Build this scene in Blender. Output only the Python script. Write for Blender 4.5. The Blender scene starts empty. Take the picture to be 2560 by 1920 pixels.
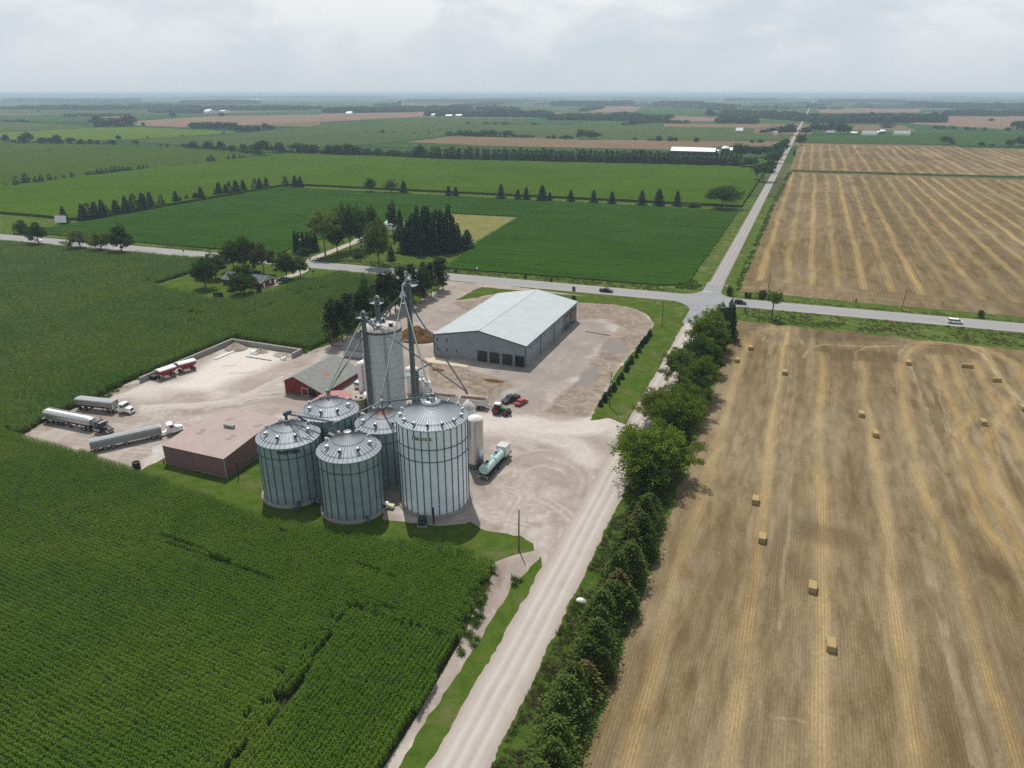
import bpy, math, random
import numpy as np
from mathutils import Vector, Matrix
R = math.radians
scene = bpy.context.scene
col = scene.collection
# ------------------------------------------------------------------ camera, light, exposure
CAM_H, FOC, PITCH, AZ = 80.0, 1777.0, R(22.25), R(-21.7)
cam_data = bpy.data.cameras.new("camera")
cam_data.sensor_fit = 'HORIZONTAL'; cam_data.sensor_width = 36.0
cam_data.lens = 36.0*FOC/2560.0
cam_data.clip_start = 1.0; cam_data.clip_end = 120000.0
cam = bpy.data.objects.new("camera", cam_data); col.objects.link(cam)
cam.location = (0, 0, CAM_H); cam.rotation_euler = (R(90)-PITCH, 0, -AZ)
scene.camera = cam
SUN_EL, SUN_AZ = R(61.0), R(-36.0)          # azimuth from +Y towards +X
sun_data = bpy.data.lights.new("sun", 'SUN'); sun_data.energy = 4.4; sun_data.angle = R(0.6)
sun_data.color = (1.0, 0.95, 0.88)
sun = bpy.data.objects.new("sun", sun_data); col.objects.link(sun)
sd = Vector((math.sin(SUN_AZ)*math.cos(SUN_EL), math.cos(SUN_AZ)*math.cos(SUN_EL), math.sin(SUN_EL)))
sun.rotation_euler = (-sd).to_track_quat('-Z', 'Y').to_euler(); sun.location = sd*200
world = bpy.data.worlds.new("World"); scene.world = world; world.use_nodes = True
def build_world():
    nt = world.node_tree; N = nt.nodes; L = nt.links; N.clear()
    out = N.new('ShaderNodeOutputWorld'); bg = N.new('ShaderNodeBackground')
    sky = N.new('ShaderNodeTexSky'); sky.sky_type = 'NISHITA'; sky.sun_disc = False
    sky.sun_elevation = SUN_EL; sky.sun_rotation = SUN_AZ; sky.dust_density = 3.0; sky.altitude = 100
    tc = N.new('ShaderNodeTexCoord'); sep = N.new('ShaderNodeSeparateXYZ'); L.new(tc.outputs['Generated'], sep.inputs[0])
    n1 = N.new('ShaderNodeTexNoise'); n1.inputs['Scale'].default_value = 5.5; n1.inputs['Detail'].default_value = 7; n1.inputs['Roughness'].default_value = 0.58
    n1.inputs['Distortion'].default_value = 0.35
    mp = N.new('ShaderNodeMapping'); mp.inputs['Scale'].default_value = (1, 1, 2.3); L.new(tc.outputs['Generated'], mp.inputs['Vector']); L.new(mp.outputs[0], n1.inputs['Vector'])
    # colour of the thin cloud deck: grey-blue thick parts to near white thin parts
    cr = N.new('ShaderNodeValToRGB'); e = cr.color_ramp.elements
    e[0].position = 0.38; e[0].color = (6.3, 7.05, 7.7, 1); e[1].position = 0.58; e[1].color = (8.5, 8.8, 9.0, 1)
    k = e.new(0.46); k.color = (7.0, 7.6, 8.05, 1)
    L.new(n1.outputs['Fac'], cr.inputs[0])
    # haze band near the horizon hides the cloud shapes
    hz = N.new('ShaderNodeMapRange'); hz.inputs[1].default_value = 0.0; hz.inputs[2].default_value = 0.10; hz.clamp = True
    L.new(sep.outputs[2], hz.inputs[0])
    hm = N.new('ShaderNodeMix'); hm.data_type = 'RGBA'; L.new(hz.outputs[0], hm.inputs['Factor'])
    hm.inputs['A'].default_value = (6.0, 6.75, 7.3, 1); L.new(cr.outputs[0], hm.inputs['B'])
    # how much of the blue sky the deck covers
    cov = N.new('ShaderNodeMapRange'); cov.inputs[1].default_value = 0.2; cov.inputs[2].default_value = 0.75; cov.inputs[3].default_value = 0.97; cov.inputs[4].default_value = 0.38; cov.clamp = True
    L.new(sep.outputs[2], cov.inputs[0])
    mx = N.new('ShaderNodeMix'); mx.data_type = 'RGBA'; L.new(cov.outputs[0], mx.inputs['Factor'])
    L.new(sky.outputs[0], mx.inputs['A']); L.new(hm.outputs['Result'], mx.inputs['B'])
    L.new(mx.outputs['Result'], bg.inputs['Color']); bg.inputs['Strength'].default_value = 0.10
    L.new(bg.outputs[0], out.inputs['Surface'])
build_world()
vs = scene.view_settings
vs.view_transform = 'Standard'; vs.look = 'None'; vs.gamma = 1.0; vs.exposure = 0.0; vs.use_curve_mapping = False
cy = scene.cycles
cy.max_bounces = 6; cy.diffuse_bounces = 3; cy.glossy_bounces = 3; cy.transmission_bounces = 3; cy.volume_bounces = 0
cy.transparent_max_bounces = 6; cy.use_denoising = False; cy.use_adaptive_sampling = False; cy.sample_clamp_indirect = 3.0; cy.caustics_reflective = False; cy.caustics_refractive = False

# ------------------------------------------------------------------ pixel -> ground (photograph of 2560 x 1920)
def ray(px, py):
    x = (px-1280)/FOC; y = (960-py)/FOC
    fh = math.cos(PITCH)+y*math.sin(PITCH); z = -math.sin(PITCH)+y*math.cos(PITCH)
    s, c = math.sin(AZ), math.cos(AZ)
    return fh*s+x*c, fh*c-x*s, z
def G(px, py, z=0.0):
    d = ray(px, py); t = (z-CAM_H)/d[2]
    return (d[0]*t, d[1]*t)
def height_at(base, py):
    X, Y = base; lo, hi = -5.0, 79.0
    s, c = math.sin(AZ), math.cos(AZ); fh = X*s+Y*c
    for _ in range(50):
        m = (lo+hi)/2; z = m-CAM_H
        dep = fh*math.cos(PITCH)-z*math.sin(PITCH); up = fh*math.sin(PITCH)+z*math.cos(PITCH)
        if 960-FOC*up/dep > py: lo = m
        else: hi = m
    return lo
# survey windows: pixel offsets and scales of the enlarged views the coordinates were read in
WIN = dict(K=(0, 0, .86406), R1=(640, 960, 4.608), R2=(960, 940, 4.147), R3=(1040, 680, 5.027), R4=(1640, 680, 4.809), R5=(340, 840, 5.027),
           A4=(0, 500, 2.765), A5=(700, 500, 3.687), A6=(1000, 650, 3.16), A7=(0, 830, 3.352), A8=(620, 930, 3.16),
           B1=(1660, 600, 2.458), B2=(1400, 1100, 1.907), B3=(900, 1200, 2.304), B4=(0, 1300, 2.212), B5=(460, 560, 5.53),
           B6=(700, 860, 5.53), B7=(880, 660, 8.296), T1=(0, 200, 2.458), T2=(800, 200, 2.458), T3=(1660, 200, 2.458),
           C1=(860, 880, 8.296), C2=(100, 960, 5.82), C3=(1100, 960, 6.379), C4=(1600, 330, 5.53), C5=(780, 1180, 5.267), C6=(380, 1050, 7.373))
def px(w, x, y):
    a, b, s = WIN[w]; return (a+x/s, b+y/s)
def W(w, x, y, z=0.0):
    return G(*px(w, x, y), z)
def WL(w, pts, z=0.0):
    return [W(w, x, y, z) for x, y in pts]

# ------------------------------------------------------------------ noise on arrays
def _hash(ix, iy, seed):
    h = (ix.astype(np.int64)*374761393 + iy.astype(np.int64)*668265263 + seed*982451653) & 0xffffffff
    h = ((h ^ (h >> 13))*1274126177) & 0xffffffff
    return ((h ^ (h >> 16)) & 0xffff)/65535.0
def vnoise(x, y, seed=0):
    x = np.asarray(x, float); y = np.asarray(y, float)
    ix = np.floor(x); iy = np.floor(y); fx = x-ix; fy = y-iy
    fx = fx*fx*(3-2*fx); fy = fy*fy*(3-2*fy)
    a = _hash(ix, iy, seed); b = _hash(ix+1, iy, seed); c = _hash(ix, iy+1, seed); d = _hash(ix+1, iy+1, seed)
    return (a*(1-fx)+b*fx)*(1-fy)+(c*(1-fx)+d*fx)*fy
def fbm(x, y, seed=0, o=4):
    t = 0; a = 0.5; s = 0
    for i in range(o):
        t = t+a*vnoise(np.asarray(x)*2**i, np.asarray(y)*2**i, seed+i*17); s += a; a *= .5
    return t/s
def poly_in(X, Y, poly):
    inside = np.zeros(X.shape, bool); n = len(poly)
    for i in range(n):
        x0, y0 = poly[i]; x1, y1 = poly[(i+1) % n]
        if y0 == y1: continue
        c = ((y0 > Y) != (y1 > Y)) & (X < (x1-x0)*(Y-y0)/(y1-y0)+x0)
        inside ^= c
    return inside
def line_dist(X, Y, pts, closed=False):
    d = np.full(X.shape, 1e9); n = len(pts)
    for i in range(n if closed else n-1):
        x0, y0 = pts[i]; x1, y1 = pts[(i+1) % n]
        dx, dy = x1-x0, y1-y0; l2 = dx*dx+dy*dy+1e-9
        t = np.clip(((X-x0)*dx+(Y-y0)*dy)/l2, 0, 1)
        d = np.minimum(d, np.hypot(X-x0-t*dx, Y-y0-t*dy))
    return d
def poly_mask(X, Y, poly, feather=1.0):
    s = np.where(poly_in(X, Y, poly), 1.0, -1.0)*line_dist(X, Y, poly, True)
    return np.clip(0.5+s/(2*feather), 0, 1)
def band(X, Y, pts, w, f=0.5):
    return np.clip((w/2+f-line_dist(X, Y, pts))/f, 0, 1)

# ------------------------------------------------------------------ materials
def new_mat(name):
    m = bpy.data.materials.new(name); m.use_nodes = True
    nt = m.node_tree; return m, nt.nodes, nt.links, nt.nodes['Principled BSDF']
def c4(c): return (c[0], c[1], c[2], 1.0)
def node(N, t, **kw):
    n = N.new(t)
    for k, v in kw.items(): setattr(n, k, v)
    return n
def mixc(N, L, fac, a, b, mode='MIX'):
    m = N.new('ShaderNodeMix'); m.data_type = 'RGBA'; m.blend_type = mode
    for s, v in (('Factor', fac), ('A', a), ('B', b)):
        if hasattr(v, 'links'): L.new(v, m.inputs[s])
        elif s == 'Factor': m.inputs[s].default_value = v
        else: m.inputs[s].default_value = c4(v)
    return m.outputs['Result']
def noise(N, L, vec, scale, detail=4, rough=.55, dist=0.0):
    n = N.new('ShaderNodeTexNoise'); n.inputs['Scale'].default_value = scale; n.inputs['Detail'].default_value = detail
    n.inputs['Roughness'].default_value = rough; n.inputs['Distortion'].default_value = dist
    if vec is not None: L.new(vec, n.inputs['Vector'])
    return n.outputs['Fac']
def ramp(N, L, v, lo, hi, a=0.0, b=1.0):
    m = N.new('ShaderNodeMapRange'); m.clamp = True; L.new(v, m.inputs[0])
    m.inputs[1].default_value = lo; m.inputs[2].default_value = hi; m.inputs[3].default_value = a; m.inputs[4].default_value = b
    return m.outputs[0]
def math_(N, L, op, a, b=None):
    m = N.new('ShaderNodeMath'); m.operation = op
    for i, v in enumerate((a, b)):
        if v is None: continue
        if hasattr(v, 'links'): L.new(v, m.inputs[i])
        else: m.inputs[i].default_value = v
    return m.outputs[0]
def vscale(N, L, vec, s):
    m = N.new('ShaderNodeMapping'); m.inputs['Scale'].default_value = s; L.new(vec, m.inputs['Vector']); return m.outputs[0]
def pos(N): return N.new('ShaderNodeNewGeometry').outputs['Position']
def objc(N): return N.new('ShaderNodeTexCoord').outputs['Object']
def attr(N, name): 
    a = N.new('ShaderNodeAttribute'); a.attribute_name = name; return a
def bump(N, L, bs, h, strength=.4, dist=.05):
    b = N.new('ShaderNodeBump'); b.inputs['Strength'].default_value = strength; b.inputs['Distance'].default_value = dist
    L.new(h, b.inputs['Height']); L.new(b.outputs[0], bs.inputs['Normal'])
_mats = {}
def paint(name, c, rough=.5, metal=0.0, var=.14, scale=1.5, spec=.4, dirt=None):
    """painted or plain surface with slow tonal wear"""
    if name in _mats: return _mats[name]
    m, N, L, bs = new_mat(name)
    v = noise(N, L, objc(N), scale, 6, .6)
    cc = mixc(N, L, ramp(N, L, v, .3, .7), tuple(x*(1-var) for x in c), tuple(min(1, x*(1+var)) for x in c))
    if dirt:
        d = noise(N, L, objc(N), scale*2.3, 5, .7)
        cc = mixc(N, L, ramp(N, L, d, .52, .72, 0, .75), cc, dirt)
    L.new(cc, bs.inputs['Base Color']); bs.inputs['Metallic'].default_value = metal
    L.new(ramp(N, L, v, .2, .8, rough*.85, min(1, rough*1.15)), bs.inputs['Roughness'])
    bs.inputs['Specular IOR Level'].default_value = spec
    _mats[name] = m; return m

# ------------------------------------------------------------------ meshes and objects
class MB:
    def __init__(s): s.v = []; s.f = []; s.m = []; s.mats = []; s.sm = []
    def mi(s, mat):
        if mat not in s.mats: s.mats.append(mat)
        return s.mats.index(mat)
    def add(s, verts, faces, mat, smooth=False):
        o = len(s.v); s.v += [tuple(v) for v in verts]; k = s.mi(mat)
        for f in faces: s.f.append(tuple(i+o for i in f)); s.m.append(k); s.sm.append(smooth)
        return s
    def box(s, x0, x1, y0, y1, z0, z1, mat):
        v = [(x0, y0, z0), (x1, y0, z0), (x1, y1, z0), (x0, y1, z0), (x0, y0, z1), (x1, y0, z1), (x1, y1, z1), (x0, y1, z1)]
        return s.add(v, [(0, 3, 2, 1), (4, 5, 6, 7), (0, 1, 5, 4), (1, 2, 6, 5), (2, 3, 7, 6), (3, 0, 4, 7)], mat)
    def hexa(s, bot, top, mat):          # 4 bottom + 4 top points
        return s.add(list(bot)+list(top), [(0, 3, 2, 1), (4, 5, 6, 7), (0, 1, 5, 4), (1, 2, 6, 5), (2, 3, 7, 6), (3, 0, 4, 7)], mat)
    def tube(s, p0, p1, r0, mat, n=8, r1=None, caps=True, smooth=True):
        p0 = Vector(p0); p1 = Vector(p1); r1 = r0 if r1 is None else r1
        d = (p1-p0).normalized(); a = d.orthogonal().normalized(); b = d.cross(a)
        vs_ = []
        for p, r in ((p0, r0), (p1, r1)):
            for i in range(n):
                t = 2*math.pi*i/n; vs_.append(p+a*(r*math.cos(t))+b*(r*math.sin(t)))
        f = [(i, (i+1) % n, n+(i+1) % n, n+i) for i in range(n)]
        s.add(vs_, f, mat, smooth)
        if caps: s.add(vs_, [tuple(range(n-1, -1, -1)), tuple(range(n, 2*n))], mat)
        return s
    def path(s, pts, r, mat, n=8):
        for a, b in zip(pts[:-1], pts[1:]): s.tube(a, b, r, mat, n)
        return s
    def lathe(s, prof, mat, n=24, c=(0, 0), smooth=True, caps=True):   # prof: (r, z) bottom to top
        vs_ = []; f = []
        for r, z in prof:
            for i in range(n):
                t = 2*math.pi*i/n; vs_.append((c[0]+r*math.cos(t), c[1]+r*math.sin(t), z))
        for j in range(len(prof)-1):
            for i in range(n): f.append((j*n+i, j*n+(i+1) % n, (j+1)*n+(i+1) % n, (j+1)*n+i))
        s.add(vs_, f, mat, smooth)
        if caps:
            k = (len(prof)-1)*n
            s.add(vs_, [tuple(range(n-1, -1, -1)), tuple(range(k, k+n))], mat)
        return s
    def profile(s, prof, x0, x1, mat, axis='x', smooth=False, taper=None):
        """extrude a closed 2D outline along x (outline in y,z) or y (outline in x,z)"""
        n = len(prof); vs_ = []
        for k, t in enumerate((x0, x1)):
            sc_ = 1.0 if taper is None or k == 0 else taper
            for a, b in prof: vs_.append((t, a*sc_, b) if axis == 'x' else (a*sc_, t, b))
        f = [(i, (i+1) % n, n+(i+1) % n, n+i) for i in range(n)]
        s.add(vs_, f, mat, smooth); s.add(vs_, [tuple(range(n-1, -1, -1)), tuple(range(n, 2*n))], mat)
        return s
    def build(s, name, parent=None, fixn=True):
        me = bpy.data.meshes.new(name); me.from_pydata(s.v, [], s.f)
        for m in s.mats: me.materials.append(m)
        me.polygons.foreach_set('material_index', s.m); me.polygons.foreach_set('use_smooth', s.sm)
        if fixn:
            import bmesh
            bm = bmesh.new(); bm.from_mesh(me); bmesh.ops.recalc_face_normals(bm, faces=bm.faces); bm.to_mesh(me); bm.free()
        me.update()
        o = bpy.data.objects.new(name, me); col.objects.link(o)
        if parent: o.parent = parent
        return o
def np_mesh(name, V, F, mat, parent=None, attrs=None, smooth=False, mats=None, mi=None):
    """V (n,3), F (m,k) with a fixed k"""
    V = np.asarray(V, np.float32); F = np.asarray(F, np.int32); m, k = F.shape
    me = bpy.data.meshes.new(name); me.vertices.add(len(V)); me.vertices.foreach_set('co', V.ravel())
    me.loops.add(m*k); me.loops.foreach_set('vertex_index', F.ravel()); me.polygons.add(m)
    me.polygons.foreach_set('loop_start', np.arange(0, m*k, k, dtype=np.int32))
    try: me.polygons.foreach_set('loop_total', np.full(m, k, np.int32))
    except Exception: pass
    if smooth: me.polygons.foreach_set('use_smooth', np.ones(m, bool))
    for mm in (mats or [mat]): me.materials.append(mm)
    if mi is not None: me.polygons.foreach_set('material_index', np.asarray(mi, np.int32))
    for an, av in (attrs or {}).items():
        a = me.attributes.new(an, 'FLOAT_COLOR', 'POINT'); arr = np.ones((len(V), 4), np.float32); arr[:, :av.shape[1]] = av
        a.data.foreach_set('color', arr.ravel())
    me.update(calc_edges=True)
    o = bpy.data.objects.new(name, me); col.objects.link(o)
    if parent: o.parent = parent
    return o
def tag(o, label=None, cat=None, group=None, kind=None):
    if label: o['label'] = label
    if cat: o['category'] = cat
    if group: o['group'] = group
    if kind: o['kind'] = kind
    return o
def thing(name, label, cat, loc=(0, 0, 0), rz=0.0, group=None):
    o = bpy.data.objects.new(name, None); col.objects.link(o); o.empty_display_size = .5
    o.location = (loc[0], loc[1], loc[2] if len(loc) > 2 else 0.0); o.rotation_euler = (0, 0, rz)
    return tag(o, label, cat, group)
def dup(o, parent=None):
    c = o.copy(); col.objects.link(c)
    if parent is not None: c.parent = parent
    for ch in o.children: dup(ch, c)
    return c
def place(proto, used, loc, rz=0.0, sc=(1, 1, 1), label=None, group=None):
    """the first call moves the prototype itself, later ones copy it"""
    if id(proto) not in used: used.add(id(proto)); o = proto
    else: o = dup(proto)
    o.location = (loc[0], loc[1], loc[2] if len(loc) > 2 else 0.0); o.rotation_euler = (0, 0, rz)
    o.scale = sc if hasattr(sc, '__len__') else (sc, sc, sc)
    if label: o['label'] = label
    if group: o['group'] = group
    elif 'group' in o.keys(): del o['group']
    return o
def sheet(name, poly, z, mat, kind='structure', skirt=0.0):
    """flat polygon, optionally with walls down to the ground (a standing crop)"""
    mb = MB(); n = len(poly)
    mb.add([(x, y, z) for x, y in poly], [tuple(range(n))], mat)
    if skirt:
        vs_ = [(x, y, z) for x, y in poly]+[(x, y, z-skirt) for x, y in poly]
        mb.add(vs_, [(i, (i+1) % n, n+(i+1) % n, n+i) for i in range(n)], mat)
    o = mb.build(name, fixn=False)
    import bmesh
    bm = bmesh.new(); bm.from_mesh(o.data); bmesh.ops.triangulate(bm, faces=[f for f in bm.faces if len(f.verts) > 4])
    bmesh.ops.recalc_face_normals(bm, faces=bm.faces); 
    if not skirt:
        for f in bm.faces:
            if f.normal.z < 0: f.normal_flip()
    bm.to_mesh(o.data); bm.free()
    return tag(o, kind=kind)
def rag(poly, step=1.5, amp=.5, seed=1):
    """the same outline walked in short steps and roughened"""
    rn = random.Random(seed); out = []; n = len(poly)
    for i in range(n):
        (x0, y0), (x1, y1) = poly[i], poly[(i+1) % n]
        k = max(1, int(math.hypot(x1-x0, y1-y0)/step))
        for j in range(k):
            t = j/k; out.append((x0+(x1-x0)*t+rn.uniform(-amp, amp), y0+(y1-y0)*t+rn.uniform(-amp, amp)))
    return out
def grid_sheet(name, x0, x1, y0, y1, res, z, mat, maskf, clip=None, hf=None, warp=None):
    nx = int((x1-x0)/res)+1; ny = int((y1-y0)/res)+1
    X, Y = np.meshgrid(np.linspace(x0, x1, nx), np.linspace(y0, y1, ny))
    x = X.ravel(); y = Y.ravel(); zz = np.full(x.shape, z)
    if hf is not None: zz = zz+hf(x, y)
    idx = np.arange(nx*ny).reshape(ny, nx)
    F = np.stack([idx[:-1, :-1], idx[:-1, 1:], idx[1:, 1:], idx[1:, :-1]], -1).reshape(-1, 4)
    if clip is not None:
        ok = clip(x, y); F = F[ok[F].all(1)]
        use = np.zeros(len(x), bool); use[F.ravel()] = True
        re_ = np.cumsum(use)-1; F = re_[F]; x = x[use]; y = y[use]; zz = zz[use]
    if warp is not None: x, y = warp(x, y)
    o = np_mesh(name, np.stack([x, y, zz], 1), F, mat, attrs=maskf(x, y), smooth=hf is not None)
    return tag(o, kind='structure')
# ================================================================== GROUND
def ground_mat(name, base, alt, scale, fine=(8.0, .25), stretch=(1, 1, 1), streak=None, rough=.95, bmp=.3, third=None):
    """soil or turf: two slow tones, a fine grain, optional long streaks"""
    m, N, L, bs = new_mat(name); p = pos(N)
    a = noise(N, L, vscale(N, L, p, stretch), scale, 5, .6, .6)
    c = mixc(N, L, ramp(N, L, a, .38, .64), base, alt)
    if third:
        t = noise(N, L, p, scale*.37, 4, .65, 1.0); c = mixc(N, L, ramp(N, L, t, .52, .68), c, third)
    if streak:
        st, sc_, amt = streak; b = noise(N, L, vscale(N, L, p, st), sc_, 3, .6)
        c = mixc(N, L, ramp(N, L, b, .35, .65, 0, amt), c, tuple(x*.55 for x in base))
    f = noise(N, L, p, fine[0], 3, .7)
    g = ramp(N, L, f, .25, .75, 1-fine[1], 1+fine[1])
    mm = N.new('ShaderNodeVectorMath'); mm.operation = 'SCALE'; L.new(c, mm.inputs[0]); L.new(g, mm.inputs['Scale'])
    L.new(mm.outputs[0], bs.inputs['Base Color']); bs.inputs['Roughness'].default_value = rough; bs.inputs['Specular IOR Level'].default_value = 0
    if bmp: bump(N, L, bs, f, bmp, .12)
    return m
def far_mat():
    m, N, L, bs = new_mat('distant farmland'); p = pos(N)
    br = N.new('ShaderNodeTexBrick'); br.offset = .37; br.squash = 1.0
    L.new(vscale(N, L, p, (1/640, 1/640, 1)), br.inputs['Vector'])
    br.inputs['Scale'].default_value = 1.0; br.inputs['Brick Width'].default_value = 1.0; br.inputs['Row Height'].default_value = .62
    br.inputs['Mortar Size'].default_value = .012; br.inputs['Bias'].default_value = -.1
    br.inputs['Color1'].default_value = c4((.02, .06, .016)); br.inputs['Color2'].default_value = c4((.05, .09, .02)); br.inputs['Mortar'].default_value = c4((.02, .035, .012))
    br2 = N.new('ShaderNodeTexBrick'); br2.offset = .5; L.new(vscale(N, L, p, (1/900, 1/1300, 1)), br2.inputs['Vector'])
    br2.inputs['Scale'].default_value = 1.0; br2.inputs['Mortar Size'].default_value = 0; br2.inputs['Color1'].default_value = (0, 0, 0, 1); br2.inputs['Color2'].default_value = (1, 1, 1, 1)
    br2.inputs['Mortar'].default_value = (0, 0, 0, 1)
    c = mixc(N, L, ramp(N, L, br2.outputs['Color'], .72, .76), br.outputs['Color'], (.14, .10, .058))
    L.new(c, bs.inputs['Base Color']); bs.inputs['Roughness'].default_value = 1; bs.inputs['Specular IOR Level'].default_value = 0
    return m
def big_plane(name, size, n, z, mat):
    t = np.linspace(-1, 1, n); t = np.sign(t)*np.abs(t)**2.2*size
    X, Y = np.meshgrid(t, t); idx = np.arange(n*n).reshape(n, n)
    F = np.stack([idx[:-1, :-1], idx[:-1, 1:], idx[1:, 1:], idx[1:, :-1]], -1).reshape(-1, 4)
    return tag(np_mesh(name, np.stack([X.ravel(), Y.ravel(), np.full(n*n, z)], 1), F, mat), kind='structure')
big_plane('ground', 42000.0, 60, -0.02, far_mat())
M_turf = ground_mat('mown turf', (.044, .078, .010), (.066, .098, .018), .35, (4.0, .4), third=(.092, .098, .036))
M_verge = ground_mat('rough verge grass', (.042, .076, .012), (.080, .108, .024), .35, (3.0, .5), bmp=.6, third=(.12, .125, .05))
M_lush = ground_mat('lush ditch grass', (.034, .066, .010), (.062, .092, .018), .4, (4.0, .5), bmp=.7)
M_soil = ground_mat('dark crop soil', (.030, .030, .014), (.045, .05, .02), .5, (5.0, .3))
sheet('grass_verge', [(-900, 20), (400, 20), (400, 640), (-900, 640)], 0.0, M_verge)
# ---------------------------------------------------------------- yard gravel
def yard_mat():
    m, N, L, bs = new_mat('yard gravel'); p = pos(N); a = attr(N, 'wear')
    s = N.new('ShaderNodeSeparateColor'); L.new(a.outputs['Color'], s.inputs[0])
    n1 = noise(N, L, p, .11, 6, .62, .8); n2 = noise(N, L, p, .9, 5, .65, .4); n3 = noise(N, L, p, 5.0, 3, .75)
    c = mixc(N, L, ramp(N, L, n1, .35, .66), (.242, .202, .178), (.305, .266, .234))
    c = mixc(N, L, ramp(N, L, n2, .54, .72, 0, .75), c, (.40, .365, .32)); n7 = noise(N, L, p, 1.7, 6, .75, .8); c = mixc(N, L, ramp(N, L, n7, .55, .72, 0, .6), c, (.17, .145, .122))
    nb = noise(N, L, p, .045, 6, .68, 1.4); c = mixc(N, L, ramp(N, L, nb, .50, .66, 0, .55), c, (.185, .152, .128))
    lt = math_(N, L, 'MULTIPLY', s.outputs[0], ramp(N, L, n2, .25, .6, .55, 1.0))
    c = mixc(N, L, lt, c, (.50, .468, .425))
    dk = math_(N, L, 'MULTIPLY', s.outputs[1], ramp(N, L, n2, .28, .62, .35, 1.0))
    nd = noise(N, L, p, .22, 8, .72, 1.2)
    dirt = mixc(N, L, ramp(N, L, nd, .4, .62), (.115, .083, .056), (.252, .205, .150))
    c = mixc(N, L, dk, c, dirt)
    c = mixc(N, L, s.outputs[2], c, (.178, .162, .150))
    g = ramp(N, L, n3, .25, .75, .82, 1.16)
    mm = N.new('ShaderNodeVectorMath'); mm.operation = 'SCALE'; L.new(c, mm.inputs[0]); L.new(g, mm.inputs['Scale'])
    L.new(mm.outputs[0], bs.inputs['Base Color']); bs.inputs['Roughness'].default_value = .95; bs.inputs['Specular IOR Level'].default_value = .15
    bump(N, L, bs, n2, .35, .12)
    return m
M_yard = yard_mat()
def arc(cx, cy_, r, a0, a1, n=14):
    return [(cx+r*math.cos(R(a0+(a1-a0)*i/n)), cy_+r*math.sin(R(a0+(a1-a0)*i/n))) for i in range(n+1)]
def yard_mask(x, y):
    lt = np.zeros(x.shape); dk = lt.copy(); wt = lt.copy()
    wx = x+4*(fbm(x/9, y/9, 3)-.5); wy = y+4*(fbm(x/9, y/9, 4)-.5)
    P = lambda w, pts, f=1.2: poly_mask(wx, wy, WL(w, pts), f)
    B = lambda w, pts, wd, f=1.0: band(wx, wy, WL(w, pts), wd, f)
    # pale concrete and lime dust inside the block wall
    lt = np.maximum(lt, 1.0*P('R5', [(60, 640), (560, 560), (900, 330), (1240, 130), (1560, 130), (1900, 230), (1850, 300), (1640, 400), (1200, 560), (900, 700), (300, 660)], 3))
    lt = np.maximum(lt, .7*P('A7', [(560, 560), (1200, 400), (1500, 440), (1350, 540), (1000, 560)], 4))
    lt = np.maximum(lt, .6*P('A7', [(1180, 1060), (1280, 980), (1370, 950), (1250, 1100), (1180, 1150)], 1))
    # sweeping wheel tracks round the yard
    for k, w in enumerate((0, 3, 6, 9, 13, 17)):
        lt = np.maximum(lt, (.55-.04*k)*B('R5', [(1870+0*w, 520+14*w), (1650-6*w, 590+10*w), (1500-9*w, 690+8*w), (1300-14*w, 800+5*w), (700-20*w, 860+4*w), (100, 880+6*w)], .8, .7))
        lt = np.maximum(lt, (.5-.03*k)*B('C3', [(700, 560+14*w), (1000, 590+14*w), (1300, 660+16*w), (1531, 800+16*w)], .7, .8))
    lt = np.maximum(lt, .75*B('A6', [(640, 1270), (1000, 1290), (1300, 1340), (1500, 1330), (1680, 1270), (1790, 1240)], 6, 3))
    lt = np.maximum(lt, .6*B('A6', [(700, 1310), (1100, 1370), (1400, 1480), (1500, 1580)], 4, 3))
    for r in (6.5, 9.5, 12.2):
        c0 = W('R2', 1560, 1130)
        d = np.abs(np.hypot(wx-c0[0], (wy-c0[1])*.75)-r); lt = np.maximum(lt, .5*np.clip(1-(d/.8), 0, 1)*(wx > -57)*np.clip(vnoise(wx/5, wy/5, 12)*2-.7, 0, 1))
    lt = np.maximum(lt, .5*P('R2', [(1460, 1070), (1493, 1050), (1493, 1200), (1440, 1190)], 2))
    # many faint paired wheel tracks crossing the gravel
    tr = random.Random(17)
    runs = [('A7', [(2212, 520), (1800, 500), (1450, 560), (1250, 690), (1200, 900)]), ('A7', [(2212, 560), (1900, 620), (1500, 740), (1200, 800), (700, 720)]), ('R5', [(2150, 350), (1800, 480), (1500, 640), (1200, 800)]), ('A6', [(700, 1290), (1100, 1330), (1500, 1420), (1560, 1580)]), ('A6', [(900, 1290), (1300, 1300), (1700, 1290)]),
            ('R2', [(1040, 480), (1250, 620), (1493, 700)]), ('R2', [(1350, 900), (1400, 1200), (1300, 1450), (1150, 1560)]), ('R2', [(1060, 560), (1300, 560), (1493, 640)]), ('A6', [(1050, 860), (1200, 700), (1400, 520)]), ('A6', [(1010, 1040), (1150, 960), (1300, 800), (1500, 560)]), ('B3', [(700, 120), (860, 180), (1000, 300), (1080, 420)]), ('B3', [(760, 20), (940, 60), (1120, 200), (1130, 330)]), ('A5', [(330, 1480), (560, 1340), (760, 1280)]), ('A5', [(1200, 1180), (1300, 1040), (1500, 880), (1640, 760)])]
    for w, pts in runs:
        P0 = WL(w, pts); ox, oy = tr.uniform(-2, 2), tr.uniform(-2, 2)
        for q in range(3):
            for side in (-.95, .95):
                Q = [(a+ox+q*1.7+side*.7, b+oy+side*.7-q*1.1) for a, b in P0]; d = line_dist(wx, wy, Q); v = np.clip(vnoise(wx/4+q, wy/4, 60+q)*2-.6, 0, 1)
                lt = np.maximum(lt, .55*np.clip(1-d/.5, 0, 1)*v); dk = np.maximum(dk, .35*np.clip(1-np.abs(d-.75)/.4, 0, 1)*v*vnoise(wx/7, wy/7, 90))
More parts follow.
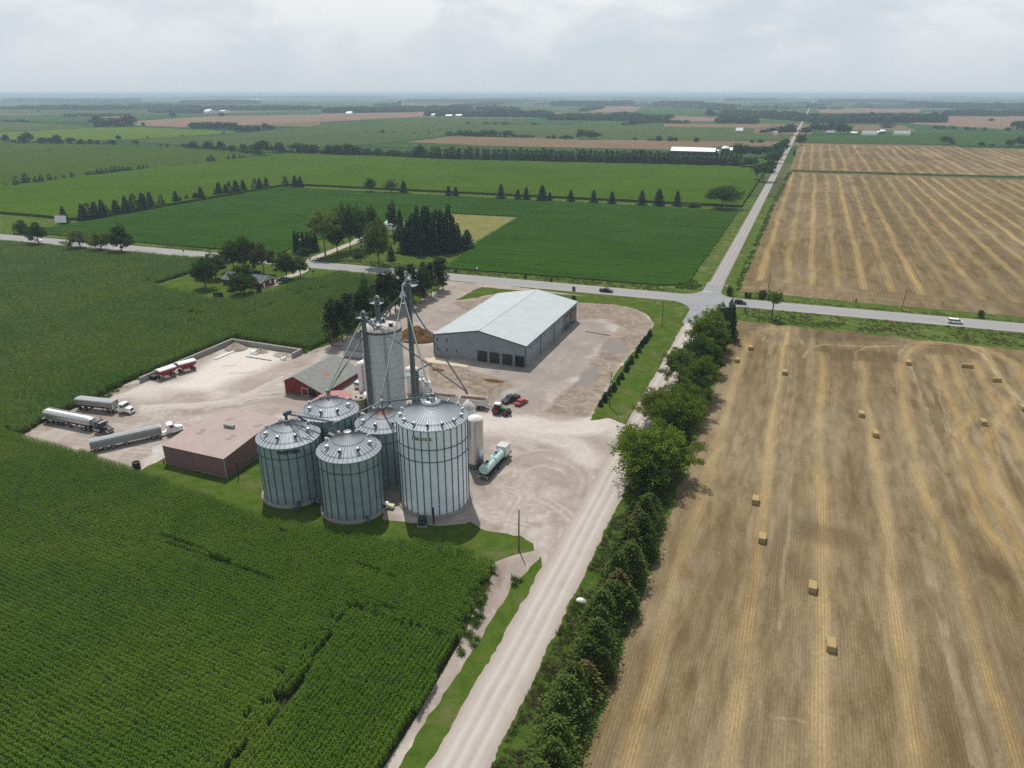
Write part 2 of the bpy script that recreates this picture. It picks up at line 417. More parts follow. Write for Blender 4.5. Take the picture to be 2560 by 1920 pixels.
    dk = np.maximum(dk, .55*np.clip(fbm(x/13, y/13, 71)*4-2.25, 0, 1)); lt = np.maximum(lt, .7*np.clip(fbm(x/8, y/8, 72)*4-2.2, 0, 1))
    # tracks of the lorries
    for y0 in (.3, 2.2, 9.5, 11.3, 17.5):
        lt = np.maximum(lt, .45*np.clip(1-np.abs(wy-(104+y0+(wx+176)*.12))/.5, 0, 1)*(wx < -134))
    # dirt left bare round the new building and beside the saplings
    dk = np.maximum(dk, P('A6', [(205, 820), (330, 790), (560, 880), (880, 950), (870, 1000), (780, 1080), (740, 1150), (560, 1040), (250, 1010)], .7))
    dk = np.maximum(dk, .95*P('A6', [(1385, 345), (1700, 352), (1900, 410), (1985, 500), (1960, 580), (1880, 660), (1700, 900), (1570, 1150), (1500, 1255), (1330, 1235), (1150, 1195), (1260, 1080), (1400, 940), (1500, 800), (1620, 660), (1720, 520), (1660, 470), (1400, 470)], .6))
    dk = np.maximum(dk, .9*P('A6', [(420, 330), (620, 300), (760, 262), (740, 300), (560, 400), (500, 390)], .6))
    dk = np.maximum(dk, .8*P('A5', [(290, 1380), (420, 1310), (620, 1210), (700, 1180), (730, 1200), (500, 1330), (330, 1420)], .6))
    dk = np.maximum(dk, .8*P('A5', [(1180, 980), (1400, 890), (1540, 800), (1590, 790), (1500, 860), (1300, 980), (1180, 1040)], .6))
    dk = np.maximum(dk, .95*P('A7', [(690, 540), (1000, 450), (1180, 420), (1190, 440), (1000, 520), (820, 560)], .8))
    dk = np.maximum(dk, .7*P('A7', [(160, 870), (380, 745), (440, 750), (300, 820), (200, 890)], 1))
    dk = np.maximum(dk, .75*P('A7', [(1480, 650), (1600, 660), (1720, 620), (1690, 680), (1560, 700)], .8))
    dk = np.maximum(dk, .65*P('R2', [(900, 1050), (1000, 1120), (1120, 1230), (1050, 1260), (930, 1130)], .8))
    dk = np.maximum(dk, .6*P('R2', [(1170, 1020), (1180, 1080), (1140, 1090)], .5)+.55*P('B3', [(760, 235), (860, 225), (850, 250), (770, 280)], .6)+.6*P('B3', [(980, 245), (1040, 245), (1030, 275), (990, 265)], .5))
    dk = np.maximum(dk, .8*P('B3', [(780, 470), (870, 450), (880, 480), (790, 600), (720, 720), (700, 760), (730, 640)], .8))
    dk = np.maximum(dk, .5*P('R5', [(1100, 380), (1300, 360), (1250, 380), (1120, 395)], .4)+.5*P('R5', [(1150, 470), (1480, 430), (1480, 460), (1250, 480)], .8)+.5*P('R5', [(420, 640), (760, 540), (600, 590)], .6))
    dk = np.maximum(dk, .75*P('R5', [(1750, 190), (1960, 170), (1990, 250), (1800, 240)], 1))
    # damp gravel: tamped drive round the hall, and old puddle beds
    wt = np.maximum(wt, .45*P('A6', [(520, 840), (1000, 860), (1380, 500), (1420, 470), (1640, 480), (1700, 530), (1480, 800), (1250, 1060), (1050, 1180), (700, 1100), (900, 960), (520, 870)], 3))
    wt = np.maximum(wt, 1.0*P('A6', [(1640, 640), (1720, 640), (1800, 690), (1780, 750), (1680, 740), (1600, 720)], .45)+1.0*P('A6', [(1500, 850), (1560, 840), (1560, 900), (1500, 990), (1380, 1000), (1360, 980), (1440, 890)], .7))
    wt = np.maximum(wt, .5*P('A5', [(300, 1400), (520, 1330), (720, 1220), (740, 1330), (500, 1420)], 2)+.35*P('A5', [(1200, 1080), (1500, 900), (1700, 1000), (1450, 1180)], 4))
    return {'wear': np.stack([np.clip(lt, 0, 1), np.clip(dk, 0, 1), np.clip(wt, 0, 1)], 1)}
yard_poly = [(-32.5, 46), (-32.5, 166), (-44.5, 172), (-44.5, 262), (-62, 283), (-120, 290), (-150, 286), (-150, 190), (-176, 182), (-182, 150), (-182, 140), (-176, 100), (-44.5, 92), (-42, 60), (-42, 46)]
grid_sheet('yard_gravel_ground', -183, -32.4, 46, 290, .55, .010, M_yard, yard_mask, clip=lambda x, y: poly_in(x, y, yard_poly))
M_slab = ground_mat('old concrete slab', (.33, .315, .29), (.42, .40, .365), .4, (4.0, .12), bmp=.15)
M_sand = ground_mat('sandy path', (.44, .385, .30), (.50, .44, .35), .5, (4.0, .12))
sheet('sand_path', rag(WL('R3', [(100, 1085), (250, 1070), (480, 1120), (665, 1165), (630, 1200), (380, 1160), (130, 1130)]), 1.2, .25, 3), .018, M_sand)
sheet('concrete_path', rag(WL('C6', [(90, 470), (180, 440), (235, 700), (120, 790), (0, 790), (0, 500)]), 2.0, .12, 5), .018, M_slab)
# ---------------------------------------------------------------- grass pieces over the gravel
lawn_e = WL('A6', [(1500, 1268), (1600, 1256), (1680, 1245), (1790, 1215), (1860, 1130), (1990, 900), (2100, 700), (2205, 490), (2190, 405), (2080, 358), (1900, 334), (1700, 314), (1385, 280), (940, 240), (640, 212), (540, 262), (440, 318), (600, 300), (760, 262), (1000, 292), (1390, 337), (1700, 352), (1850, 385), (1950, 425), (2010, 500), (1985, 570), (1900, 650), (1700, 900), (1590, 1120)])
sheet('lawn', rag(lawn_e, 1.6, .35, 11), .020, M_turf)
lawn_s = WL('A7', [(1365, 1062), (1200, 1150)])+[(-134, 94), (-44, 94)]+WL('B3', [(780, 470), (890, 430), (1010, 410), (995, 365), (930, 325), (720, 290), (640, 240)])+[(-58, 106.5), (-70, 104.6), (-72, 108), (-85, 110.5), (-87, 112), (-100.5, 112), (-104, 120), (-112, 119), (-129, 118)]
sheet('lawn', rag(lawn_s, 1.4, .3, 12), .020, M_turf)
verge_w = WL('B3', [(1045, 440), (880, 610), (760, 800), (560, 1130), (340, 1440), (210, 1690), (380, 1690), (400, 1659), (600, 1290), (800, 950), (960, 680), (1052, 480)])
sheet('grass_verge', rag(verge_w, 1.2, .22, 13), .020, M_turf)
lane_g = WL('A5', [(300, 1385), (470, 1330), (730, 1190), (720, 1100), (1100, 960), (1240, 960), (1400, 850), (1560, 770), (1500, 755), (1300, 800), (900, 950), (500, 1180)])
sheet('grass_verge', rag(lane_g, 1.5, .4, 14), .020, M_turf)
house_lawn = [(-264, 232), (-246, 227), (-230, 224), (-213, 224), (-209, 238), (-211.5, 258), (-205, 283), (-262, 283)]
sheet('lawn', rag(house_lawn, 2, .4, 15), .020, M_turf)
farm_lawn = [(-258, 302), (-264, 335), (-252, 388), (-232, 408), (-190, 400), (-170, 372), (-158, 306), (-200, 296)]
sheet('lawn', rag(farm_lawn, 2, .5, 16), .022, M_turf)
M_hay = ground_mat('pale cut hay', (.13, .135, .045), (.17, .16, .062), .12, (2.0, .25))
sheet('hay_field', rag([(-231, 411), (-231, 464), (-183, 467), (-173, 374), (-196, 402)], 3, .3, 17), .026, M_hay)
sheet('grass_verge', rag([(-26.9, 20), (-26.9, 282), (-15.5, 281), (-17.3, 200), (-16.6, 20)], 1.5, .25, 18), .012, M_lush)
# ---------------------------------------------------------------- roads
def road_mat(name, base, edge, line=None):
    m, N, L, bs = new_mat(name); p = pos(N); a = attr(N, 'wear')
    s = N.new('ShaderNodeSeparateColor'); L.new(a.outputs['Color'], s.inputs[0])
    n1 = noise(N, L, p, .25, 5, .6, .5); n3 = noise(N, L, p, 4.0, 3, .7)
    c = mixc(N, L, ramp(N, L, n1, .3, .7), tuple(v*.92 for v in base), tuple(v*1.06 for v in base))
    c = mixc(N, L, s.outputs[0], c, edge[0]); c = mixc(N, L, s.outputs[1], c, edge[1])
    if line: c = mixc(N, L, s.outputs[2], c, line)
    g = ramp(N, L, n3, .25, .75, .9, 1.09)
    mm = N.new('ShaderNodeVectorMath'); mm.operation = 'SCALE'; L.new(c, mm.inputs[0]); L.new(g, mm.inputs['Scale'])
    L.new(mm.outputs[0], bs.inputs['Base Color']); bs.inputs['Roughness'].default_value = .9; bs.inputs['Specular IOR Level'].default_value = .2
    bump(N, L, bs, n3, .2, .04)
    return m
M_grav = road_mat('gravel road', (.335, .300, .268), ((.43, .405, .385), (.265, .225, .195)))
M_asph = road_mat('worn asphalt', (.215, .220, .228), ((.29, .292, .298), (.26, .24, .215)), (.30, .24, .09))
def grav_mask(x, y):
    u = x+30.7+.25*(fbm(y/14, y*0, 7)-.5)*2
    lt = sum(.8*np.clip(1-np.abs(u-o)/w, 0, 1) for o, w in ((-1.75, .62), (-.15, .75), (1.75, .62)))
    dk = np.clip((np.abs(u)-2.7)/.9, 0, 1)*.75
    dk = np.maximum(dk, .35*np.clip(1-np.abs(np.abs(u-.2)-.95)/.3, 0, 1))
    return {'wear': np.stack([np.clip(lt, 0, 1)*(.6+.4*vnoise(x*2, y/3, 2)), dk, x*0], 1)}
def edge_grav(x, y):
    e = .35*(fbm(y/2.5, y*0, 5)-.5)*2
    flare = 5*np.clip((112-np.abs(y-150))/60-.9, 0, 1)*0
    return (x > -34.4+e-flare) & (x < -26.9+e)
def grav_warp(x, y):
    return x+np.clip(-(x+31.5)/2.8, 0, 1)*.9*(fbm(y/3, y*0, 5)-.5)+np.clip((x+29.8)/2.8, 0, 1)*.9*(fbm(y/3, y*0, 6)-.5)+.25*(vnoise(y*1.5, x, 3)-.5)*(np.abs(x+30.65) > 3.5), y
grid_sheet('gravel_road', -34.45, -26.85, 30, 284, .25, .030, M_grav, grav_mask, warp=grav_warp)
def strip(name, xc, w, y0, y1, n, z, mat, mask):
    ys = np.linspace(0, 1, n)**1.5*(y1-y0)+y0; xs = np.linspace(xc-w/2, xc+w/2, 25)
    X, Y = np.meshgrid(xs, ys); idx = np.arange(X.size).reshape(X.shape)
    F = np.stack([idx[:-1, :-1], idx[:-1, 1:], idx[1:, 1:], idx[1:, :-1]], -1).reshape(-1, 4)
    return tag(np_mesh(name, np.stack([X.ravel(), Y.ravel(), np.full(X.size, z)], 1), F, mat, attrs=mask(X.ravel(), Y.ravel())), kind='structure')
M_grav2 = road_mat('far gravel road', (.225, .21, .20), ((.32, .305, .295), (.19, .17, .145)))
strip('gravel_road', -30.5, 6.6, 323, 9000, 400, .05, M_grav2, lambda x, y: grav_mask(x-.2, y))
HW = lambda x: 302.0+.0319*(x-84)
def hwy_mask(x, y):
    u = y-HW(x)
    lt = sum(.35*np.clip(1-np.abs(u-o)/.7, 0, 1) for o in (-2.9, -1.1, 1.1, 2.9))
    lt = np.maximum(lt, .95*np.clip(1.6-np.abs(np.abs(u)-3.75)/.14, 0, 1))
    dk = np.clip((np.abs(u)-4.3)/.6, 0, 1)
    near = (np.abs(x+31) < 17); dk = np.where(near, dk*.15, dk); lt = np.where(near, lt*.5, lt)
    ce = .8*np.clip(1.5-np.abs(np.abs(u)-.12)/.09, 0, 1)
    return {'wear': np.stack([np.clip(lt, 0, 1), dk, ce], 1)}
def highway():
    xs = np.concatenate([np.arange(-900, -460, 6.0), np.arange(-460, 140, 1.2), np.arange(140, 900, 6.0)]); us = np.concatenate([np.linspace(-6.4, -4.3, 6), np.linspace(-4.2, 4.2, 64), np.linspace(4.3, 6.4, 6)])
    X, U = np.meshgrid(xs, us); Y = HW(X)+U+np.where(np.abs(U) > 6, .3*(vnoise(X/1.5, U, 9)-.5), 0); idx = np.arange(X.size).reshape(X.shape)
    F = np.stack([idx[:-1, :-1], idx[:-1, 1:], idx[1:, 1:], idx[1:, :-1]], -1).reshape(-1, 4)
    return tag(np_mesh('highway_road', np.stack([X.ravel(), Y.ravel(), np.full(X.size, .036)], 1), F, M_asph, attrs=hwy_mask(X.ravel(), Y.ravel())), kind='structure')
highway()
def flare(sgn, ye, hw_x, xr0, xr1, r):
    """paved throat of the side road, with rounded corners"""
    yc = HW(-31)+sgn*5.5; p = []
    for i in range(13):
        a = R(90*i/12); p.append((xr0-r*(1-math.sin(a)) if True else 0, yc+sgn*r*(1-math.cos(a))))
    q = [(xr1+r*(1-math.sin(R(90*i/12))), yc+sgn*r*(1-math.cos(R(90*i/12)))) for i in range(12, -1, -1)]
    return p+[(xr0, ye), (xr1, ye)]+q
M_asph2 = ground_mat('patched asphalt', (.205, .212, .22), (.245, .25, .256), .35, (4.0, .08), bmp=.1, third=(.225, .225, .225))
sheet('side_road_throat', flare(1, 330, 0, -34.6, -26.9, 10.5), .042, M_asph2)
sheet('side_road_throat', flare(-1, 262, 0, -35.3, -26.6, 14), .042, M_asph2)
M_line = paint('white road paint', (.62, .62, .60), .8, 0, .12, 2.0)
def stripe(pts, z=.047):
    return sheet('road_marking', pts, z, M_line)
stripe([(-34.2, 311.4), (-30.8, 311.6), (-30.8, 312.1), (-34.2, 311.9)])
stripe([(-30.4, 285.6), (-26.9, 285.8), (-26.9, 286.3), (-30.4, 286.1)])
# lane to the yard from the highway, drives of the two homes
sheet('gravel_lane_path', rag([(-147, 287), (-126.5, 288.5), (-128.3, 276), (-128.6, 262), (-128, 240), (-138, 238), (-139.4, 262), (-141, 276)], 2, .3, 21), .024, M_yard)
M_drive = ground_mat('pale gravel drive', (.32, .29, .26), (.38, .35, .32), .5, (4.0, .12))
def ribbon(name, pts, w, z, mat, seed=1):
    Lf = []; Rt = []
    for i, p in enumerate(pts):
        a = pts[max(0, i-1)]; b = pts[min(len(pts)-1, i+1)]; dx, dy = b[0]-a[0], b[1]-a[1]; l = math.hypot(dx, dy)
        Lf.append((p[0]-dy/l*w/2, p[1]+dx/l*w/2)); Rt.append((p[0]+dy/l*w/2, p[1]-dx/l*w/2))
    return sheet(name, rag(Lf+Rt[::-1], 2, .15, seed), z, mat)
ribbon('driveway_path', WL('A5', [(250, 600), (300, 540), (420, 495), (560, 440), (700, 385), (770, 320)]), 5.0, .028, M_drive, 4)
ribbon('driveway_path', WL('B5', [(1250, 815), (1400, 740), (1560, 690), (1700, 620), (1760, 560)]), 5.0, .028, M_drive, 5)
sheet('patio_path', WL('B5', [(1070, 890), (1300, 825), (1310, 838), (1085, 905)]), .03, M_slab)
# ---------------------------------------------------------------- stubble fields
def stubble_mat(name, fs):
    m, N, L, bs = new_mat(name); p = pos(N); a = attr(N, 'wear')
    s = N.new('ShaderNodeSeparateColor'); L.new(a.outputs['Color'], s.inputs[0])
    big = noise(N, L, p, .035*fs, 5, .6, 1.0); mid = noise(N, L, vscale(N, L, p, (1, .22, 1)), .45*fs, 5, .65, .3)
    c = mixc(N, L, ramp(N, L, mid, .36, .64), (.108, .076, .034), (.190, .142, .073))
    c = mixc(N, L, ramp(N, L, big, .42, .66, 0, .5), c, (.140, .098, .056))
    g2 = noise(N, L, p, .06*fs, 4, .6, .6); c = mixc(N, L, ramp(N, L, g2, .50, .68, 0, .5), c, (.162, .138, .09))
    # combine drill rows, half a foot apart, seen as a fine weave
    w = N.new('ShaderNodeTexWave'); w.wave_type = 'BANDS'; w.bands_direction = 'X'; w.inputs['Scale'].default_value = .62*(1 if fs == 1 else .4)
    w.inputs['Distortion'].default_value = 1.2; w.inputs['Detail'].default_value = 2; w.inputs['Detail Scale'].default_value = 1.5
    L.new(vscale(N, L, p, (1, .06, 1)), w.inputs['Vector'])
    c = mixc(N, L, ramp(N, L, w.outputs['Fac'], .2, .8, 0, .36), c, (.075, .056, .032))
    sw = math_(N, L, 'MULTIPLY', s.outputs[0], ramp(N, L, mid, .2, .6, .5, 1.0))
    straw = mixc(N, L, ramp(N, L, w.outputs['Fac'], .25, .75), (.235, .165, .068), (.345, .252, .118))
    c = mixc(N, L, sw, c, straw)
    c = mixc(N, L, math_(N, L, 'MULTIPLY', s.outputs[1], ramp(N, L, mid, .25, .6, .3, 1.0)), c, (.33, .27, .185))
    c = mixc(N, L, s.outputs[2], c, (.078, .055, .032))
    f = noise(N, L, vscale(N, L, p, (1, .35, 1)), 3.4*fs, 3, .8); g = ramp(N, L, f, .25, .75, .72, 1.28)
    mm = N.new('ShaderNodeVectorMath'); mm.operation = 'SCALE'; L.new(c, mm.inputs[0]); L.new(g, mm.inputs['Scale'])
    L.new(mm.outputs[0], bs.inputs['Base Color']); bs.inputs['Roughness'].default_value = 1; bs.inputs['Specular IOR Level'].default_value = 0
    bump(N, L, bs, f, .5, .1)
    return m
SW = [WL('B2', [(310, 1600), (330, 1500), (480, 940), (590, 520), (660, 330), (740, 60)])+WL('B1', [(420, 900), (470, 740), (510, 650), (570, 570), (640, 545), (750, 548)]),
      WL('B2', [(790, 1600), (810, 1480), (870, 1000), (920, 640), (980, 250), (1010, 0)])+WL('B1', [(680, 1000), (720, 780), (745, 640), (765, 520)]),
      WL('B2', [(1238, 1600), (1240, 1500), (1245, 1000), (1250, 400), (1235, 0)])+WL('B1', [(960, 1000), (975, 700)]),
      WL('B2', [(1710, 1600), (1690, 1480), (1610, 900), (1550, 420), (1490, 0)])+WL('B1', [(1240, 1000), (1215, 750)]),
      WL('B2', [(2200, 1600), (2170, 1500), (2010, 1000), (1860, 500), (1740, 280), (1690, 60)])+WL('B1', [(1470, 1000), (1460, 780), (1500, 690), (1580, 640), (1750, 620)]),
      WL('B2', [(2300, 760), (2212, 660), (2030, 420), (1930, 180), (1880, 0)])+WL('B1', [(1900, 1050), (1800, 850), (1760, 720)]),
      WL('B2', [(2300, 560), (2200, 400), (2100, 220), (2030, 0)])+WL('B1', [(2150, 960), (2020, 780), (1970, 680), (1850, 640)]),
      WL('B1', [(2400, 1200), (2212, 900), (2150, 760), (2050, 700), (1950, 660)])]
SW += [[(x, 46), (x+.5, 100), (x-1, 180), (x, 255)] for x in (47.5, 59, 70.5, 82, 93.5, 105, 116.5)]
def stub_mask(x, y):
    wx = x+1.6*(fbm(x/6, y/15, 31)-.5); wy = y+1.6*(fbm(x/6, y/15, 32)-.5)
    sw = np.zeros(x.shape); lt = sw.copy(); dk = sw.copy()
    for k, p in enumerate(SW):
        d = line_dist(wx, wy, p); sw = np.maximum(sw, np.clip((1.75-d)/1.15, 0, 1)*(.60+.40*vnoise(x*0+k*7, y/9, 5))*(.75+.25*vnoise(x*1.4, y/2.2, 15)))
        lt = np.maximum(lt, .55*np.clip(1-np.abs(d-2.0)/.8, 0, 1)*vnoise(y/13, x*0+k, 6))
    # pale wheel tracks and scuffs
    T = [('B1', [(760, 520), (745, 640), (700, 900), (640, 1300)], .5), ('B1', [(820, 520), (800, 640), (760, 900), (700, 1250)], .4), ('B1', [(1500, 760), (1600, 1000), (1700, 1300)], .5),
         ('B1', [(1560, 760), (1660, 1000), (1830, 1352)], .4), ('B1', [(860, 720), (900, 660), (1000, 640), (1200, 655), (1420, 650)], .7), ('B1', [(1180, 740), (1180, 690), (1250, 660), (1450, 650)], .6),
         ('B1', [(1440, 760), (1440, 690), (1500, 640), (1640, 620), (1850, 650), (1960, 700), (2050, 820), (2212, 1010)], .8), ('B1', [(600, 620), (620, 575), (700, 560), (800, 580), (850, 640)], .5),
         ('B1', [(610, 610), (680, 640), (800, 640)], .5), ('B1', [(500, 545), (640, 525), (900, 560), (1300, 600), (1700, 640)], .5), ('B1', [(1480, 720), (1560, 660), (1700, 660)], .4),
         ('B2', [(1700, 450), (1770, 640), (1850, 1000), (1960, 1420), (2000, 1560)], 1.0), ('B2', [(900, 1180), (1010, 1330), (1190, 1360)], .35), ('B2', [(1100, 100), (1080, 500), (1040, 900)], .5),
         ('B1', [(1700, 880), (1690, 980), (1760, 1150), (1800, 1352)], .4), ('B1', [(2000, 700), (2100, 880), (2212, 1100)], .5)]
    for w, pts, wd in T:
        lt = np.maximum(lt, .8*np.clip((wd-line_dist(wx, wy, WL(w, pts)))/.35, 0, 1)*(.4+.6*vnoise(x/3, y/3, 8)))
    lt = np.maximum(lt, .55*poly_mask(wx, wy, WL('B2', [(560, 640), (640, 700), (520, 900), (420, 980), (380, 860)]), 2))
    lt = np.maximum(lt, .5*np.clip(fbm(x/26, y/60, 41)*2.6-1.25, 0, 1))
    for pts in (WL('B1', [(1110, 760), (1120, 1000), (1140, 1300)])+WL('B2', [(1400, 300), (1430, 600), (1470, 1150), (1500, 1300)]), WL('B2', [(800, 300), (760, 700), (640, 1100), (560, 1560)]), WL('B2', [(980, 1560), (1010, 1000), (1080, 400)])):
        dk = np.maximum(dk, .55*np.clip((1.0-line_dist(wx, wy, pts))/.9, 0, 1)*vnoise(x, y/6, 11))
    dk = np.maximum(dk, .55*poly_mask(wx, wy, WL('B1', [(840, 530), (1400, 590), (1420, 620), (1050, 625), (860, 600)]), 2)+.4*poly_mask(wx, wy, WL('B1', [(470, 505), (640, 510), (520, 560), (440, 620)]), 1.5))
    dk = np.maximum(dk, .5*poly_mask(wx, wy, WL('B2', [(1950, 530), (2212, 620), (2212, 700), (1980, 640)]), 1.5)+.4*poly_mask(wx, wy, WL('B2', [(1100, 370), (1440, 440), (1430, 560), (1080, 450)]), 1.5))
    dk = np.maximum(dk, .45*poly_mask(wx, wy, WL('B1', [(980, 650), (1400, 690), (1460, 760), (1000, 740)]), 2))
    dk = np.maximum(dk, .38*np.clip(fbm(wx/4.2, y/110, 43)*3.4-1.75, 0, 1)); lt = np.maximum(lt, .45*np.clip(fbm(wx/2.6, y/90, 47)*3.4-1.9, 0, 1))
    for k, p in enumerate(SW): lt = np.maximum(lt, .35*np.clip(1-np.abs(line_dist(wx, wy, p)-1.7)/.5, 0, 1))
    wt = .9*poly_mask(wx, wy, WL('B2', [(420, 560), (450, 600), (400, 800), (400, 850), (310, 920), (320, 820), (380, 680)]), .6)
    lt = np.maximum(lt, wt)
    return {'wear': np.stack([np.clip(sw, 0, 1), np.clip(lt, 0, 1), np.clip(dk, 0, 1)], 1)}
def near_clip(x, y):
    return (x > -15.95) & (y < HW(x)-26.5-.028*(x+20)+.8*vnoise(x/2, y*0, 4)) 
grid_sheet('stubble_field', -18, 140, 20, 290, .45, .016, stubble_mat('near stubble', 1.0), stub_mask, clip=near_clip, warp=lambda x, y: (x+np.clip(-(x+12)/3.6, 0, 1)*(1.6*(fbm(y/2.4, y*0, 3)-.5)-.0039*np.clip(y-60, 0, 400)), y))
def far_mask(seed, y0, y1, x0, dx, headland):
    def f(x, y):
        wx = x+3.0*(fbm(x/40, y/90, seed)-.5)+1.2*(vnoise(x/9, y/22, seed+1)-.5)
        k = np.floor((wx-x0)/dx+.5); d = np.abs(wx-x0-k*dx)
        sw = np.clip((2.2-d)/1.3, 0, 1)*(.55+.55*_hash(k, k*0, seed))*(.6+.5*vnoise(k*3.1, y/35, seed+2))
        ends = np.clip((y-(y0+headland))/4, 0, 1)*np.clip((y1-headland*.6-y)/4, 0, 1); sw = sw*ends
        e = 1-ends; v = y-y0; hl = np.clip(1-np.abs(np.abs(np.mod(v, 9.0)-4.5)-1.2)/.9, 0, 1)*e
        lt = np.maximum(.55*hl*(.4+.6*vnoise(x/16, y/3, seed+3)), .45*np.clip(1-np.abs(d-3.4)/.5, 0, 1)*vnoise(k*1.7, y/50, seed+4)*ends)
        lt = np.maximum(lt, .35*np.clip(fbm(x/40, y/70, seed+5)*3-1.5, 0, 1))
        dk = .5*np.clip(fbm(x/12, y/160, seed+6)*3-1.5, 0, 1)
        return {'wear': np.stack([np.clip(sw, 0, 1), np.clip(lt, 0, 1), dk], 1)}
    return f
grid_sheet('stubble_field', -21, 340, 318, 872, 1.0, .03, stubble_mat('far stubble', .55), far_mask(61, 322, 868, -13.2, 11.2, 17), clip=lambda x, y: (y > HW(x)+10+.04*np.abs(x)) & (x > -20.3+.6*vnoise(y/4, y*0, 6)) & (y < 866+.11*(x+20)))
grid_sheet('stubble_field', -17, 520, 880, 1400, 2.2, .06, stubble_mat('farther stubble', .4), far_mask(71, 886, 1380, -8.0, 12.5, 14), clip=lambda x, y: (y > 884+.11*(x+20)) & (y < 1361+.037*(x+25)))
# ---------------------------------------------------------------- crops seen from afar: slabs at their real height
def crop_mat(name, a, b, axis='y', pitch=.8, rows=.35, fs=.02, fine=2.2, tint=None, crack=False):
    m, N, L, bs = new_mat(name); p = pos(N)
    n1 = noise(N, L, p, fs, 5, .6, .8); c = mixc(N, L, ramp(N, L, n1, .34, .66), a, b)
    st = (1, .05, 1) if axis == 'y' else (.05, 1, 1)
    n2 = noise(N, L, vscale(N, L, p, st), .5, 4, .7); c = mixc(N, L, ramp(N, L, n2, .35, .7, 0, rows), c, tuple(v*.6 for v in a))
    if tint:
        n4 = noise(N, L, p, fs*2.2, 4, .6, 1.5); c = mixc(N, L, ramp(N, L, n4, .5, .72, 0, .8), c, tint)
    if crack:
        n5 = noise(N, L, vscale(N, L, p, (.06, 1, 1)), .16, 4, .75, 1.2); c = mixc(N, L, ramp(N, L, n5, .60, .66, 0, .75), c, tuple(v*.42 for v in a))
        n6 = noise(N, L, vscale(N, L, p, (.03, 1, 1)), .5, 2, .5); c = mixc(N, L, ramp(N, L, n6, .4, .62, 0, .35), c, tuple(v*1.5 for v in a))
    n3 = noise(N, L, p, fine, 3, .8); g = ramp(N, L, n3, .25, .75, .66, 1.34)
    mm = N.new('ShaderNodeVectorMath'); mm.operation = 'SCALE'; L.new(c, mm.inputs[0]); L.new(g, mm.inputs['Scale'])
    L.new(mm.outputs[0], bs.inputs['Base Color']); bs.inputs['Roughness'].default_value = 1; bs.inputs['Specular IOR Level'].default_value = 0
    bump(N, L, bs, n3, .8, .35)
    return m
M_soy = crop_mat('soybean rows', (.021, .054, .007), (.030, .070, .010), 'x', .8, .75, .018, 1.3, crack=True)
M_yel = crop_mat('tasselled maize', (.040, .080, .006), (.054, .098, .008), 'x', .8, .3, .012, .9, (.040, .085, .013))
soy = [(-446, 300), (-256, 305), (-263, 335), (-253, 387), (-233, 412), (-233, 466), (-181, 470), (-170, 372), (-158, 309), (-84, 313.5), (-54, 314.5), (-46, 318), (-42.5, 326), (-41.5, 553), (-446, 547)]
sheet('soybean_field', rag(soy, 4, .45, 31), .55, M_soy, skirt=.6)
sheet('maize_field', rag([(-450, 345), (-449, 556), (-430, 563), (-41.5, 573), (-41.5, 903), (-260, 897), (-451, 862), (-686, 872), (-686, 345)], 6, .5, 32), 1.9, M_yel, skirt=2.0)
sheet('soybean_field', rag([(-1300, 880), (-1090, 905), (-880, 902), (-715, 838), (-693, 826), (-693, 345), (-1300, 345)], 8, .6, 33), .8, crop_mat('far soybeans', (.038, .070, .009), (.047, .080, .011), 'x', .8, .3, .01, .6), skirt=.9)
FF = dict(y=(.072, .118, .012), o=(.058, .082, .026), g=(.036, .072, .017), m=(.050, .078, .022), b=(.155, .112, .068), p=(.185, .125, .088), d=(.022, .055, .018))
FM = {k: crop_mat('field tone '+k, tuple(.92*x for x in v), tuple(1.1*x for x in v), 'x', .8, .22, .006, .3) for k, v in FF.items()}
